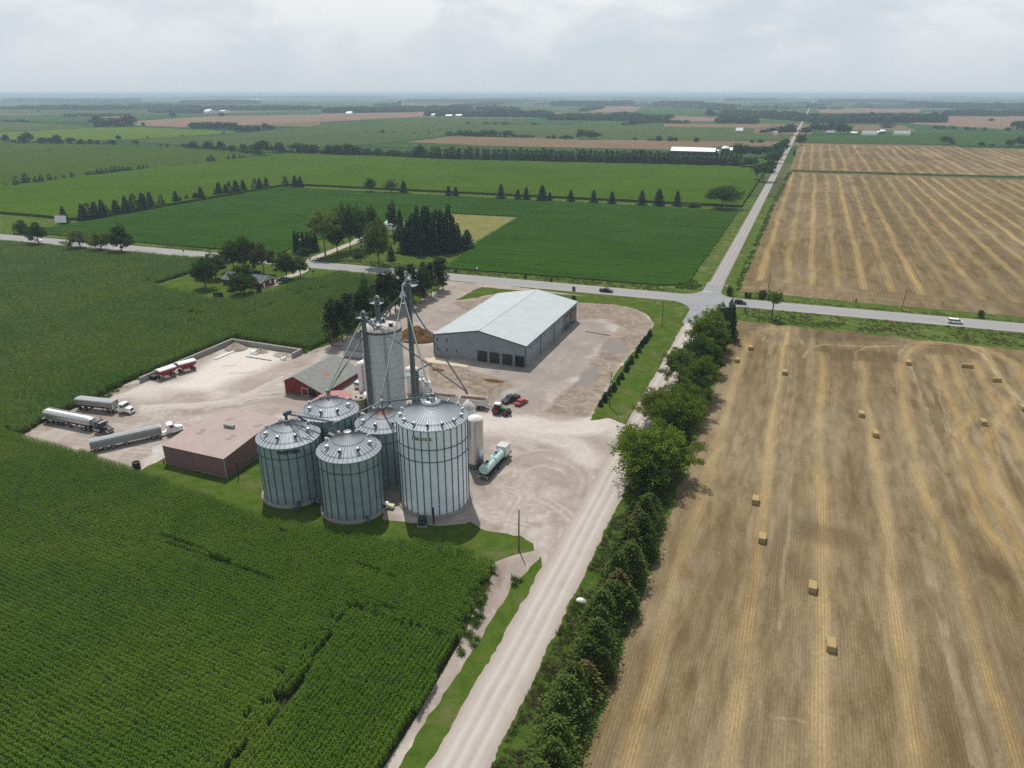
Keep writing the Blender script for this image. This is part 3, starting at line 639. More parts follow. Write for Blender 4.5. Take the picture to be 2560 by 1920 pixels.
far_fields = [('T1', 'y', [(0, 322), (600, 292), (840, 288), (1460, 318), (1440, 325), (1000, 355), (730, 368), (0, 378)]), ('T1', 'o', [(0, 255), (560, 285), (600, 290), (0, 318)]),
    ('T1', 'm', [(740, 372), (1000, 358), (1460, 328), (1690, 306), (2212, 252), (2212, 330), (2050, 410), (1750, 410), (1250, 412)]), ('T1', 'p', [(825, 252), (1300, 222), (2212, 208), (2212, 246), (1690, 270), (1160, 290), (830, 280)]),
    ('T1', 'g', [(820, 215), (1980, 190), (1980, 206), (1300, 220), (820, 250)]), ('T1', 'g', [(0, 215), (540, 235), (545, 262), (0, 250)]), ('T1', 'm', [(0, 182), (860, 186), (860, 205), (0, 205)]),
    ('T1', 'g', [(830, 130), (1900, 150), (1900, 168), (860, 160)]), ('T1', 'o', [(880, 165), (1900, 170), (1900, 180), (900, 185)]),
    ('T2', 'b', [(520, 380), (830, 346), (2212, 375), (2212, 430), (1000, 404)]), ('T2', 'g', [(240, 404), (500, 384), (1000, 408), (2212, 433), (2212, 456), (700, 425)]), ('T2', 'm', [(0, 292), (700, 240), (880, 232), (1500, 262), (890, 272), (820, 335), (500, 378), (230, 400), (0, 405)]),
    ('T2', 'o', [(900, 274), (1900, 280), (2212, 290), (2212, 368), (1500, 362), (850, 340)]), ('T2', 'p', [(0, 208), (640, 195), (650, 224), (0, 250)]), ('T2', 'g', [(660, 228), (880, 234), (1380, 236), (1300, 244), (0, 290), (0, 254)]),
    ('T2', 'o', [(1050, 140), (1400, 145), (1400, 160), (1600, 190), (1380, 205), (1150, 190)]), ('T2', 'p', [(1640, 200), (1760, 158), (1990, 162), (1930, 196)]), ('T2', 'g', [(1930, 196), (2050, 162), (2212, 168), (2212, 216), (2100, 215)]), ('T2', 'p', [(620, 160), (940, 138), (960, 150), (700, 165)]),
    ('T2', 'm', [(20, 135), (480, 145), (480, 160), (30, 150)]), ('T2', 'g', [(1820, 132), (2050, 132), (2050, 156), (1850, 154)]),
    ('T3', 'b', [(0, 380), (690, 390), (640, 410), (420, 405), (0, 425)]), ('T3', 'o', [(0, 290), (550, 295), (560, 330), (780, 345), (745, 375), (0, 368)]), ('T3', 'b', [(0, 268), (690, 275), (590, 296), (0, 286)]), ('T3', 'p', [(0, 222), (430, 228), (340, 255), (0, 250)]),
    ('T3', 'g', [(0, 165), (110, 168), (370, 185), (270, 215), (0, 216)]), ('T3', 'g', [(390, 150), (880, 150), (870, 200), (720, 192), (390, 178)]), ('T3', 'g', [(870, 338), (1160, 325), (2212, 315), (2212, 408), (870, 385)]),
    ('T3', 'p', [(1510, 268), (1740, 222), (2212, 226), (2212, 300), (2080, 302)]), ('T3', 'p', [(930, 172), (1590, 178), (1560, 200), (960, 202)]), ('T3', 'g', [(960, 140), (1190, 140), (1200, 158), (1280, 168), (950, 166)]), ('T3', 'g', [(1490, 110), (2212, 120), (2212, 132), (1520, 150)]),
    ('T3', 'm', [(1300, 160), (1600, 160), (1590, 176), (1300, 172)])]
for i, (w, k, pts) in enumerate(far_fields):
    sheet({'p': 'bare_field', 'b': 'stubble_field'}.get(k, 'crop_field'), WL(w, pts, .5), .5+.03*(i % 7), FM[k], skirt=.7)
# ================================================================== GRAIN SITE
def galv(name, a, b, metal=.55, rough=.42, panel=(2.4, .86), dark=.25, rust=None):
    m, N, L, bs = new_mat(name); o = objc(N)
    s = N.new('ShaderNodeSeparateXYZ'); L.new(o, s.inputs[0])
    an = math_(N, L, 'ARCTAN2', s.outputs[1], s.outputs[0])
    cb = N.new('ShaderNodeCombineXYZ'); L.new(math_(N, L, 'MULTIPLY', an, 6.6), cb.inputs[0]); L.new(s.outputs[2], cb.inputs[1])
    br = N.new('ShaderNodeTexBrick'); L.new(cb.outputs[0], br.inputs['Vector']); br.inputs['Scale'].default_value = 1
    br.inputs['Brick Width'].default_value = panel[0]; br.inputs['Row Height'].default_value = panel[1]; br.inputs['Mortar Size'].default_value = .012
    br.inputs['Color1'].default_value = c4(a); br.inputs['Color2'].default_value = c4(b); br.inputs['Mortar'].default_value = c4(tuple(x*(1-dark) for x in a))
    n = noise(N, L, vscale(N, L, o, (1, 1, .35)), .7, 5, .6)
    c = mixc(N, L, ramp(N, L, n, .35, .7, 0, .45), br.outputs['Color'], tuple(x*.72 for x in a))
    if rust:
        rr = N.new('ShaderNodeVectorMath'); rr.operation = 'LENGTH'; cx = N.new('ShaderNodeCombineXYZ'); L.new(s.outputs[0], cx.inputs[0]); L.new(s.outputs[1], cx.inputs[1]); L.new(cx.outputs[0], rr.inputs[0])
        nr = noise(N, L, o, 1.3, 5, .7); q = math_(N, L, 'ADD', rr.outputs['Value'], math_(N, L, 'MULTIPLY', nr, 2.2))
        c = mixc(N, L, ramp(N, L, q, rust[0], rust[1], rust[2], 0), c, (.20, .085, .045))
    L.new(c, bs.inputs['Base Color']); bs.inputs['Metallic'].default_value = metal
    L.new(ramp(N, L, n, .3, .7, rough, rough+.15), bs.inputs['Roughness'])
    return m
M_wallA = galv('bright galvanised sheet', (.76, .84, .88), (.82, .88, .92), .12, .45, (3.76, 1.12))
M_wallB = galv('weathered galvanised sheet', (.31, .385, .385), (.235, .315, .335), .15, .5, (2.75, .82), .3)
M_roofA = galv('roof sheet', (.36, .405, .43), (.39, .435, .46), .12, .5, (50, 50), 0)
M_roofB = galv('older roof sheet', (.33, .37, .40), (.36, .40, .43), .12, .5, (50, 50), 0, (2.1, 3.3, .55))
M_roofE = galv('rusty topped roof sheet', (.33, .37, .40), (.36, .40, .43), .12, .5, (50, 50), 0, (3.0, 3.9, .95))
M_stiff = paint('dark stiffener steel', (.070, .098, .108), .5, .3)
M_rib = paint('roof seam', (.11, .135, .15), .5, .4)
M_steel = paint('galvanised frame', (.20, .235, .24), .5, .45, .2)
M_dsteel = paint('dark galvanised frame', (.14, .175, .178), .5, .4, .2)
M_pale = paint('pale zinc', (.46, .49, .50), .4, .4)
M_conc = paint('cast concrete', (.27, .25, .22), .9, 0, .2, .8, .2, (.17, .15, .12))
M_black = paint('black rubber', (.018, .018, .018), .7, 0, .2)
M_white = paint('white enamel', (.74, .74, .72), .35, 0, .06, .8, .5, (.55, .52, .46))
M_dark = paint('dark opening', (.012, .012, .013), .8, 0, .1)
M_glass = paint('dark window glass', (.030, .040, .048), .12, 0, .2, 1, .6)
def text_mesh(s, size, depth=.03):
    cu = bpy.data.curves.new('lettering', 'FONT'); cu.body = s; cu.size = size; cu.extrude = depth; cu.align_x = 'CENTER'; cu.align_y = 'CENTER'; cu.offset = size*.03
    o = bpy.data.objects.new('lettering', cu); col.objects.link(o)
    bpy.context.view_layer.update(); dg = bpy.context.evaluated_depsgraph_get()
    me = bpy.data.meshes.new_from_object(o.evaluated_get(dg)); bpy.data.objects.remove(o); return me
def wrap_text(s, size, r, ang, z, mat, parent, spread=1.0):
    me = text_mesh(s, size)
    for v in me.vertices:
        x, y, d = v.co; t = ang+x*spread/r; rr = r+.14+d
        v.co = (rr*math.cos(t), rr*math.sin(t), z+y)
    me.materials.clear(); me.materials.append(mat)
    o = bpy.data.objects.new('lettering', me); col.objects.link(o); o.parent = parent; return o
def grain_bin(label, X, Y, r, h, apex, nst, nrib, rings, mw, mr, z0=.5, vents=8, v0=0, capr=.55, vsz=1.0, fz=.65, tol=0):
    t = thing('grain_bin', label, 'grain bin', (X, Y, 0), 0, 'corrugated grain bins')
    mb = MB(); mb.lathe([(r, z0), (r, h)], mw, 96, caps=False)
    for i in range(nst):
        a = 2*math.pi*(i+.35)/nst; w = .085; ca, sa = math.cos(a), math.sin(a)
        def q(rr, s_): return (rr*ca-s_*sa, rr*sa+s_*ca)
        b = [q(r-.02, -w), q(r+.10, -w), q(r+.10, w), q(r-.02, w)]
        mb.hexa([(x, y, z0) for x, y in b], [(x, y, h-.05) for x, y in b], M_stiff)
    for zr in rings: mb.lathe([(r+.01, zr-.07), (r+.13, zr-.07), (r+.13, zr+.07), (r+.01, zr+.07)], M_stiff, 96, caps=False)
    mb.build('wall', t)
    mb = MB(); ro = r+.16; slope = (apex-h)/(ro-capr)
    mb.lathe([(ro, h-.16), (ro, h), (capr, apex)], mr, nrib*2, smooth=False, caps=False)
    for i in range(nrib):
        a = 2*math.pi*(i+.5)/nrib; ca, sa = math.cos(a), math.sin(a); w = .035
        b = [(ro*ca+w*sa, ro*sa-w*ca, h), (ro*ca-w*sa, ro*sa+w*ca, h), (capr*ca-w*.6*sa, capr*sa+w*.6*ca, apex), (capr*ca+w*.6*sa, capr*sa-w*.6*ca, apex)]
        mb.hexa([(x, y, z-.01) for x, y, z in b], [(x, y, z+.075) for x, y, z in b], M_rib)
    for f in (.42, .82) if nrib < 45 else (.8,):
        rr = capr+(ro-capr)*f; zz = apex-slope*(rr-capr)+.12
        mb.lathe([(rr-.03, zz), (rr+.03, zz), (rr+.03, zz+.05), (rr-.03, zz+.05)], M_rib, 64, caps=False)
    mb.build('roof', t)
    mb = MB(); mb.lathe([(capr+.02, apex-.1), (capr+.02, apex+.22), (capr*.8, apex+.26), (capr*.75, apex+.05)], M_pale, 24); mb.build('cap', t)
    MB().lathe([(r+.62, -.1), (r+.60, z0), (r-.1, z0)], M_conc, 72).build('foundation', t)
    for i in range(vents):
        a = 2*math.pi*(i+v0)/vents; rr = capr+(ro-capr)*fz; zz = apex-slope*(rr-capr); mb = MB(); s_ = .30*vsz
        ca, sa = math.cos(a), math.sin(a)
        p = lambda d, zz_: (ca*(rr+d), sa*(rr+d), zz_)
        mb.tube(p(0, zz-.1), p(0, zz+.42*vsz), s_, M_pale, 12); mb.tube(p(-.05*vsz, zz+.42*vsz), p(.55*vsz, zz+.34*vsz), s_*1.12, M_pale, 12); mb.tube(p(.56*vsz, zz+.34*vsz), p(.60*vsz, zz+.335*vsz), s_*.95, M_dark, 12)
        mb.build('roof_vent', t)
    return t
BIN = {}
cam_ang = lambda X, Y: math.atan2(-Y, -X)
BA = grain_bin('tallest and widest bright silver grain bin, with black and cream name plates', -63.57, 115.70, 7.18, 19.49, 22.7, 30, 60, (15.3, 12.6), M_wallA, M_roofA, .5, 14, .3, 1.35, .85, .80)
BB = grain_bin('weathered grain bin nearest the maize, with an open rust rimmed hole at its peak', -77.96, 106.79, 6.34, 13.62, 17.2, 24, 40, (11.1,), M_wallB, M_roofB, .5, 8, .28, .75, 1.0, .62)
BC = grain_bin('weathered grain bin beside the pinkish shed, with black lettering on its wall', -93.18, 107.16, 6.43, 13.69, 17.0, 24, 40, (11.2,), M_wallB, M_roofB, .5, 8, .28, .6, 1.0, .62)
BD = grain_bin('weathered grain bin in front of the red barn, two sloping spouts meeting at its peak', -92.19, 120.44, 6.39, 14.0, 17.3, 24, 40, (11.4,), M_wallB, M_roofB, .5, 8, .3, .6, 1.0, .62)
BE = grain_bin('weathered grain bin with a rust red streaked peak, squeezed behind the tallest bin', -78.29, 120.54, 6.04, 13.44, 16.9, 24, 40, (11.0,), M_wallB, M_roofE, .5, 8, .25, .6, 1.0, .68)
M_ink = paint('black lettering paint', (.012, .013, .016), .6); M_cream = paint('cream plate', (.62, .60, .50), .6)
ac = cam_ang(-93.18, 107.16)
wrap_text('WESTEEL', 1.05, 6.43, ac-.05, 12.75, M_ink, BC, 1.08)
aa = cam_ang(-63.57, 115.7)-.30
for i, ch in enumerate('BROCK'):
    a = aa+(i-2)*.115; ca, sa = math.cos(a), math.sin(a); w, r_ = .36, 7.18
    mb = MB(); q = lambda rr, s_: (rr*ca-s_*sa, rr*sa+s_*ca)
    b = [q(r_+.13, -w), q(r_+.17, -w), q(r_+.17, w), q(r_+.13, w)]
    mb.hexa([(x, y, 17.35) for x, y in b], [(x, y, 18.1) for x, y in b], M_ink if i == 0 else M_cream); plate = mb.build('name_plate', BA)
    lt = wrap_text(ch, .72, r_+.09, a, 17.72, M_cream if i == 0 else M_ink, plate)
# collar, head machinery and hand rail on the tallest bin
mb = MB(); mb.lathe([(1.9, 22.35), (1.9, 22.75), (1.35, 23.0), (1.2, 23.05)], M_pale, 36); mb.build('collar', BA)
mb = MB()
for i in range(12):
    a = 2*math.pi*i/12; mb.tube((1.55*math.cos(a), 1.55*math.sin(a), 22.7), (1.55*math.cos(a), 1.55*math.sin(a), 24.0), .035, M_steel, 6)
for z in (23.4, 24.0): mb.lathe([(1.52, z-.03), (1.58, z-.03), (1.58, z+.03), (1.52, z+.03)], M_steel, 24, caps=False)
mb.build('hand_rail', BA)
mb = MB(); mb.box(-.9, .7, -.45, .45, 22.9, 23.9, M_dsteel).tube((-.9, 0, 23.9), (.9, .1, 24.2), .3, M_steel, 10).tube((.3, -.3, 23.9), (.3, -.3, 24.6), .12, M_steel, 8).box(.1, .9, -.9, -.3, 23.2, 23.8, M_pale); mb.build('conveyor_head', BA)
def ladder(mb, p, z0, z1, side, mat, cage=True):
    x, y = p; dx, dy = side
    for s_ in (-.22, .22): mb.tube((x+dx*s_, y+dy*s_, z0), (x+dx*s_, y+dy*s_, z1), .035, mat, 6)
    z = z0+.3
    while z < z1: mb.tube((x-dx*.22, y-dy*.22, z), (x+dx*.22, y+dy*.22, z), .025, mat, 5); z += .45
    return mb
# ------------------------------------------------ other round tanks
def stave_mat():
    m, N, L, bs = new_mat('stave concrete'); o = objc(N); s = N.new('ShaderNodeSeparateXYZ'); L.new(o, s.inputs[0])
    z = math_(N, L, 'MODULO', math_(N, L, 'ADD', s.outputs[2], math_(N, L, 'MULTIPLY', noise(N, L, o, 2.0, 2, .5), .12)), 1.72)
    ln = ramp(N, L, z, .03, .10, 1, 0)
    n = noise(N, L, vscale(N, L, o, (1, 1, .25)), .55, 6, .65); n2 = noise(N, L, vscale(N, L, o, (2, 2, .12)), 1.4, 4, .6)
    c = mixc(N, L, ramp(N, L, n, .32, .68), (.41, .435, .445), (.51, .53, .54))
    c = mixc(N, L, ramp(N, L, n2, .52, .72, 0, .5), c, (.29, .305, .31))
    an = math_(N, L, 'ARCTAN2', s.outputs[1], s.outputs[0]); wl = math_(N, L, 'ADD', math_(N, L, 'MULTIPLY', math_(N, L, 'SINE', an), .5), .5)
    c = mixc(N, L, math_(N, L, 'MULTIPLY', ln, .75), c, (.12, .125, .125))
    L.new(c, bs.inputs['Base Color']); bs.inputs['Roughness'].default_value = .9; return m
SX, SY, SR, SH = -97.1, 151.9, 5.23, 23.8
S = thing('concrete_silo', 'tall pale concrete stave silo with hooded vents and a railing on its flat top', 'silo', (SX, SY, 0))
MB().lathe([(SR, -.1), (SR, SH)], stave_mat(), 72, caps=False).build('wall', S)
mb = MB(); mb.lathe([(SR+.12, SH-.35), (SR+.12, SH+.02), (.01, SH+.3)], paint('silo roof concrete', (.40, .37, .33), .9, 0, .12), 72, caps=False); mb.lathe([(SR+.02, SH-.75), (SR+.14, SH-.75), (SR+.14, SH-.3), (SR+.02, SH-.3)], paint('dark green rim', (.03, .055, .05), .6), 72, caps=False); mb.build('roof', S)
mb = MB()
for i in range(20):
    a = 2*math.pi*i/20; mb.tube((5.1*math.cos(a), 5.1*math.sin(a), SH), (5.1*math.cos(a), 5.1*math.sin(a), SH+1.1), .04, M_steel, 6)
for z in (SH+.55, SH+1.1): mb.lathe([(5.07, z-.03), (5.13, z-.03), (5.13, z+.03), (5.07, z+.03)], M_steel, 48, caps=False)
mb.build('railing', S)
M_vent = paint('grey vent hood', (.34, .38, .395), .45, .35)
for (x, y, rz) in ((.8, -2.4, .2), (2.6, .6, .4), (-3.0, .9, -.3), (-1.2, 3.0, .5)):
    mb = MB(); prof = [(-.65, 0)]+[(-.65+1.3*(.5-.5*math.cos(math.pi*i/8)), .55+.62*math.sin(math.pi*i/8)) for i in range(9)]+[(.65, 0)]
    mb.profile(prof, -.55, .55, M_vent); mb.box(-.4, .4, -.66, -.60, .1, .7, M_dark); o = mb.build('vent_hood', S); o.location = (x, y, SH+.2); o.rotation_euler = (0, 0, rz)
mb = MB(); mb.lathe([(.7, SH+.2), (.7, SH+.9), (.3, SH+1.3)], M_pale, 16, c=(-1.6, -.6)); mb.tube((-1.6, -.6, SH+1.2), (-1.6, -.6, SH+1.7), .18, M_steel); mb.build('fill_hatch', S)
mb = MB(); an = cam_ang(SX, SY)+.12; q = (5.45*math.cos(an), 5.45*math.sin(an)); ladder(mb, q, 0, SH+1, (-math.sin(an), math.cos(an)), M_dsteel)
z = 3
while z < SH: 
    for k in range(6):
        a0, a1 = math.pi*k/6, math.pi*(k+1)/6; P_ = lambda a: (q[0]+math.cos(an)*.42*math.sin(a)-math.sin(an)*.34*math.cos(a), q[1]+math.sin(an)*.42*math.sin(a)+math.cos(an)*.34*math.cos(a), z)
        mb.tube(P_(a0), P_(a1), .022, M_dsteel, 4)
    z += 1.1
mb.build('caged_ladder', S)
def tank(name, label, cat, X, Y, r, h, apex, mat, top, ladm=None, lad_a=None, lids=(), foot=None, group=None):
    t = thing(name, label, cat, (X, Y, 0), 0, group); MB().lathe([(r, -.05), (r, h)], mat, 48, caps=False).build('wall', t)
    MB().lathe([(r+.05, h-.05), (r+.05, h+.03), (.15, apex), (.01, apex+.02)], top, 48, caps=False).build('roof', t)
    for x, y, rr in lids: MB().lathe([(rr, h-.1), (rr, h+.45), (rr*.6, h+.6)], M_steel, 14, c=(x, y)).build('hatch', t)
    if ladm:
        a = cam_ang(X, Y)+lad_a; mb = MB(); q = ((r+.18)*math.cos(a), (r+.18)*math.sin(a)); ladder(mb, q, .3, h+.6, (-math.sin(a), math.cos(a)), ladm)
        k = .8
        while k < h: mb.tube((q[0]+.3*math.sin(a), q[1]-.3*math.cos(a), k), (q[0]-.3*math.sin(a), q[1]+.3*math.cos(a), k+.02), .06, ladm, 5); k += 1.15
        mb.build('ladder', t)
    if foot: MB().lathe([(r+.04, 0), (r+.04, foot)], paint('dull tank foot', (.12, .125, .13), .5, .5), 48, caps=False).build('skirt', t)
    return t
def brushed():
    m, N, L, bs = new_mat('polished aluminium'); o = objc(N); n = noise(N, L, vscale(N, L, o, (1, 1, .12)), 2.2, 5, .6)
    s = N.new('ShaderNodeSeparateXYZ'); L.new(o, s.inputs[0]); ln = ramp(N, L, math_(N, L, 'MODULO', s.outputs[2], 2.4), .03, .07, .75, 1)
    c = mixc(N, L, ramp(N, L, n, .3, .7), (.46, .455, .45), (.60, .59, .58)); c = mixc(N, L, ln, (.3, .3, .3), c)
    L.new(c, bs.inputs['Base Color']); bs.inputs['Metallic'].default_value = .9; L.new(ramp(N, L, n, .3, .7, .28, .42), bs.inputs['Roughness']); return m
ft = tank('feed_tank', 'slim shiny aluminium tank with a white cone top beside the tallest grain bin', 'tank', -61.33, 131.60, 1.84, 12.44, 13.3, brushed(), M_white, None, 0, (), 1.5)
MB().box(-2.4, 2.4, -2.6, 2.2, -.02, .16, M_conc).build('pad', ft)
tank('hopper_tank', 'short grey bin with a pale dusty cone roof behind the shiny aluminium tank', 'tank', -68.59, 143.18, 1.90, 9.0, 11.1, M_wallA, paint('dusty cone sheet', (.50, .48, .44), .6, .2), None, 0)
tank('concrete_tank', 'squat tan concrete tank with two dark hatches at the foot of the concrete silo', 'tank', -103.3, 148.1, 2.0, 4.1, 4.25, paint('tan concrete', (.27, .235, .17), .9, 0, .25, .7, .2, (.12, .10, .07)), paint('tan lid', (.33, .30, .23), .9), None, 0, ((-.7, -.3, .35), (.8, -.2, .45)))
tank('white_tank', 'small round white tank lid showing between the tan tank and the concrete silo', 'tank', -103.0, 153.6, 2.1, 3.3, 3.6, M_white, M_white, None, 0, ((.2, -.6, .3),))
M_red_l = paint('magenta red ladder paint', (.30, .03, .09), .5)
tank('hopper_tank', 'tall white bin with a magenta ladder, half hidden by the concrete silo', 'tank', -110.3, 161.6, 1.75, 8.5, 9.4, M_white, M_white, M_red_l, -.15, ((.1, 0, .3),))
tank('hopper_tank', 'tall white bin with a dark ladder at the far side of the concrete silo', 'tank', -96.6, 165.3, 1.8, 7.4, 8.3, M_white, M_white, M_dsteel, .35, ())
tank('white_tank', 'narrow white tank with a domed lid, the one nearer the silo of a pair', 'tank', -94.0, 166.1, .95, 4.0, 4.4, M_white, M_white, None, 0, (), None)
tank('white_tank', 'narrow white tank with a domed lid, the one nearer the dump trailers of a pair', 'tank', -91.5, 164.9, 1.0, 4.1, 4.5, M_white, M_white, None, 0, ((0, -.3, .2),), None)
# ------------------------------------------------ bucket elevators with spouts
M_spout = paint('spout tube', (.085, .11, .115), .5, .4, .2)
def star(mb, p, s=1.1):
    for d in ((s, 0, .5), (-s, .1, .4), (.1, s*.6, -.5), (-.2, -s*.6, .6)): mb.tube((p[0]-d[0]*.5, p[1]-d[1]*.5, p[2]-d[2]*.5), (p[0]+d[0]*.5, p[1]+d[1]*.5, p[2]+d[2]*.5), .05, M_steel, 5)
def spout(parent, org, a, b, r=.14, mat=None, stars=(.55,)):
    la = Vector(a)-Vector(org); lb = Vector(b)-Vector(org); mb = MB(); mb.tube(la, lb, r, mat or M_spout, 10)
    for t_ in stars: star(mb, la.lerp(lb, t_))
    d = (lb-la).normalized(); mb.tube(lb-d*.5, lb+Vector((0, 0, -.5)), r*1.7, mat or M_steel, 10)
    return mb.build('spout', parent)
def platform(parent, z, x0, x1, y0, y1):
    mb = MB(); mb.box(x0, x1, y0, y1, z-.08, z, M_steel); mb.build('platform', parent)
    mb = MB()
    c_ = [(x0, y0), (x1, y0), (x1, y1), (x0, y1), (x0, y0)]
    for (ax, ay), (bx, by) in zip(c_[:-1], c_[1:]):
        n = max(1, int(math.hypot(bx-ax, by-ay)/1.2))
        for i in range(n): mb.tube((ax+(bx-ax)*i/n, ay+(by-ay)*i/n, z), (ax+(bx-ax)*i/n, ay+(by-ay)*i/n, z+1.1), .026, M_steel, 5)
        for h_ in (.55, 1.1): mb.tube((ax, ay, z+h_), (bx, by, z+h_), .026, M_steel, 5)
    mb.build('guard_rail', parent)
def elevator(label, X, Y, h, w, lad=True):
    t = thing('bucket_elevator', label, 'bucket elevator', (X, Y, 0)); mb = MB()
    mb.box(-w*1.05, -w*.15, -w*.4, w*.4, 0, h-1.6, M_dsteel).box(w*.15, w*1.05, -w*.4, w*.4, 0, h-1.6, M_dsteel)
    z = 3.0
    while z < h-2: mb.box(-w*1.12, w*1.12, -w*.47, w*.47, z, z+.09, M_steel); z += 3.05
    mb.build('leg_casing', t)
    prof = [(-w*1.1, h-1.7), (w*1.1, h-1.7)]+[(w*1.2*math.cos(math.pi*i/10), h-.75+w*1.0*math.sin(math.pi*i/10)) for i in range(11)]
    mb = MB(); mb.profile(prof, -w*.55, w*.55, M_pale if w > .6 else M_steel, 'y'); mb.build('head', t)
    mb = MB(); mb.box(w*.6, w*1.6, -w*1.3, -w*.55, h-1.2, h-.5, M_dsteel).tube((w*1.0, -w*1.3, h-.8), (w*1.0, -w*2.0, h-.8), .22, M_dark, 10); mb.build('motor', t)
    mb = MB(); mb.box(-w*1.5, w*1.5, -w*.7, w*.7, 0, 1.1, M_dsteel); mb.build('boot', t)
    if lad: mb = MB(); ladder(mb, (0, -w*.65), .5, h-1, (1, 0), M_steel); mb.build('ladder', t)
    return t
EX, EY = -88.9, 152.7; EH = 37.4
E1 = elevator('tallest bucket elevator, carrying white dish aerials and a fan of spouts from its head', EX, EY, EH, .62)
platform(E1, EH-2.0, -1.0, 2.3, -1.2, 1.2)
D = (EX-.9, EY-1.2, EH-4.4)
mb = MB(); mb.lathe([(.95, EH-5.0), (.9, EH-4.6), (.28, EH-3.2), (.28, EH-2.0)], M_pale, 20, c=(-.9, -1.2)); mb.tube((-.9, -1.2, EH-2), (-.3, 0, EH-1.2), .28, M_pale, 12); mb.build('distributor', E1)
mb = MB(); mb.lathe([(.7, EH-8.3), (.9, EH-8.2), (.9, EH-8.05), (.5, EH-7.2), (.7, EH-6.9), (.7, EH-6.6)], M_steel, 16, c=(-.9, -1.0)); mb.build('service_ring', E1)
for dx, dz, nm in ((-2.4, EH-.1, 0), (1.0, EH+.55, 1)):
    mb = MB(); c_ = Vector((dx, -.7, dz)); d_ = Vector((.25, -.9, -.12)).normalized()
    mb.tube(c_, c_+d_*.12, .34, M_white, 20, r1=.40); mb.tube(c_+d_*.12, c_+d_*.5, .05, M_pale, 6); mb.tube(c_, c_+Vector((.5, .4, -.9)), .05, M_steel, 6); mb.build('dish_aerial', E1)
mb = MB(); mb.box(-.75, -.35, -.3, .1, EH+.2, EH+1.5, M_pale).tube((-.2, .1, EH), (-.2, .1, EH+3.4), .035, M_steel, 5).tube((1.2, .1, EH-.4), (1.2, .1, EH+2.8), .035, M_steel, 5).tube((-.6, .0, EH+.9), (1.2, .1, EH+.9), .04, M_steel, 5); mb.build('aerial_mast', E1)
org1 = (EX, EY, 0)
A_top = (-63.57, 115.7, 24.2); D_top = (-92.19, 120.44, 18.6); E_top = (-78.29, 120.54, 19.6); C_top = (-93.18, 107.16, 18.6); G_top = (-68.59, 143.18, 13.0)
for b, st in ((A_top, (.3, .62)), (E_top, (.62,)), (G_top, (.35, .7)), ((SX-1.4, SY-.6, SH+1.5), ()), ((SX+.3, SY-2.2, SH+.6), ()), ((SX-2.2, SY+.9, SH+.8), ())):
    d = Vector(b)-Vector(D); d.z = 0; d.normalize(); spout(E1, org1, (D[0]+d.x*.75, D[1]+d.y*.75, D[2]-.2), b, .17, None, st)
for z in (10.0, 20.5): mb = MB(); mb.tube((0, 0, z), (SX-EX+4.8, SY-EY, z), .07, M_steel, 6); mb.tube((0, .5, z), (SX-EX+4.6, SY-EY+1, z), .07, M_steel, 6); mb.tube((-1, 0, z), (-1, .7, z), .06, M_steel, 5); mb.build('brace', E1)
E2 = elevator('bucket elevator on the near face of the concrete silo, with a railed head platform', -98.6, 146.3, 29.6, .55)
platform(E2, 27.6, -1.5, 1.0, -1.2, .9)
org2 = (-98.6, 146.3, 0)
spout(E2, org2, (-98.9, 145.8, 26.9), D_top, .16, None, (.5,)); spout(E2, org2, (-98.7, 145.6, 22.6), (D_top[0]+.3, D_top[1]+.2, D_top[2]-.1), .16, None, (.3,))
spout(E2, org2, (-98.0, 145.8, 27.6), G_top, .16, None, (.33, .6, .8)); spout(E2, org2, (-98.2, 146.2, 27.0), (SX+.5, SY-3.6, SH+.4), .16, None, ())
E3 = elevator('bucket elevator rising at the back of the concrete silo, grey head above a railed platform', -101.4, 157.4, 30.4, .6)
platform(E3, 28.2, -1.7, 1.5, -1.2, 1.1); spout(E3, (-101.4, 157.4, 0), (-100.9, 156.9, 27.6), (SX-.9, SY+1.8, SH+.6), .2, None, ())
E4 = elevator('short pair of elevator legs with a small working deck beside the dump trailers', -92.4, 160.6, 9.6, .5)
platform(E4, 7.6, -3.8, 2.2, -1.2, 1.2); spout(E4, (-92.4, 160.6, 0), (-91.6, 160.2, 8.0), (-87.9, 160.6, 3.8), .14, None, ()); spout(E4, (-92.4, 160.6, 0), (-91.9, 160.8, 9.2), (-89.0, 163.2, 10.8), .2, None, ())
# heads on the bin peaks
def peak(t, h, big):
    mb = MB(); mb.tube((0, 0, h), (0, 0, h+1.2), .26, M_steel, 12).box(-.3, .35, -.3, .3, h+.9, h+1.6, M_pale if big else M_steel)
    for i in range(4): a = i*math.pi/2+.4; mb.tube((.9*math.cos(a), .9*math.sin(a), h-.25), (.15*math.cos(a), .15*math.sin(a), h+1.3), .06, M_steel, 6)
    mb.build('peak_frame', t)
peak(BD, 17.3, 0); peak(BE, 17.0, 1)
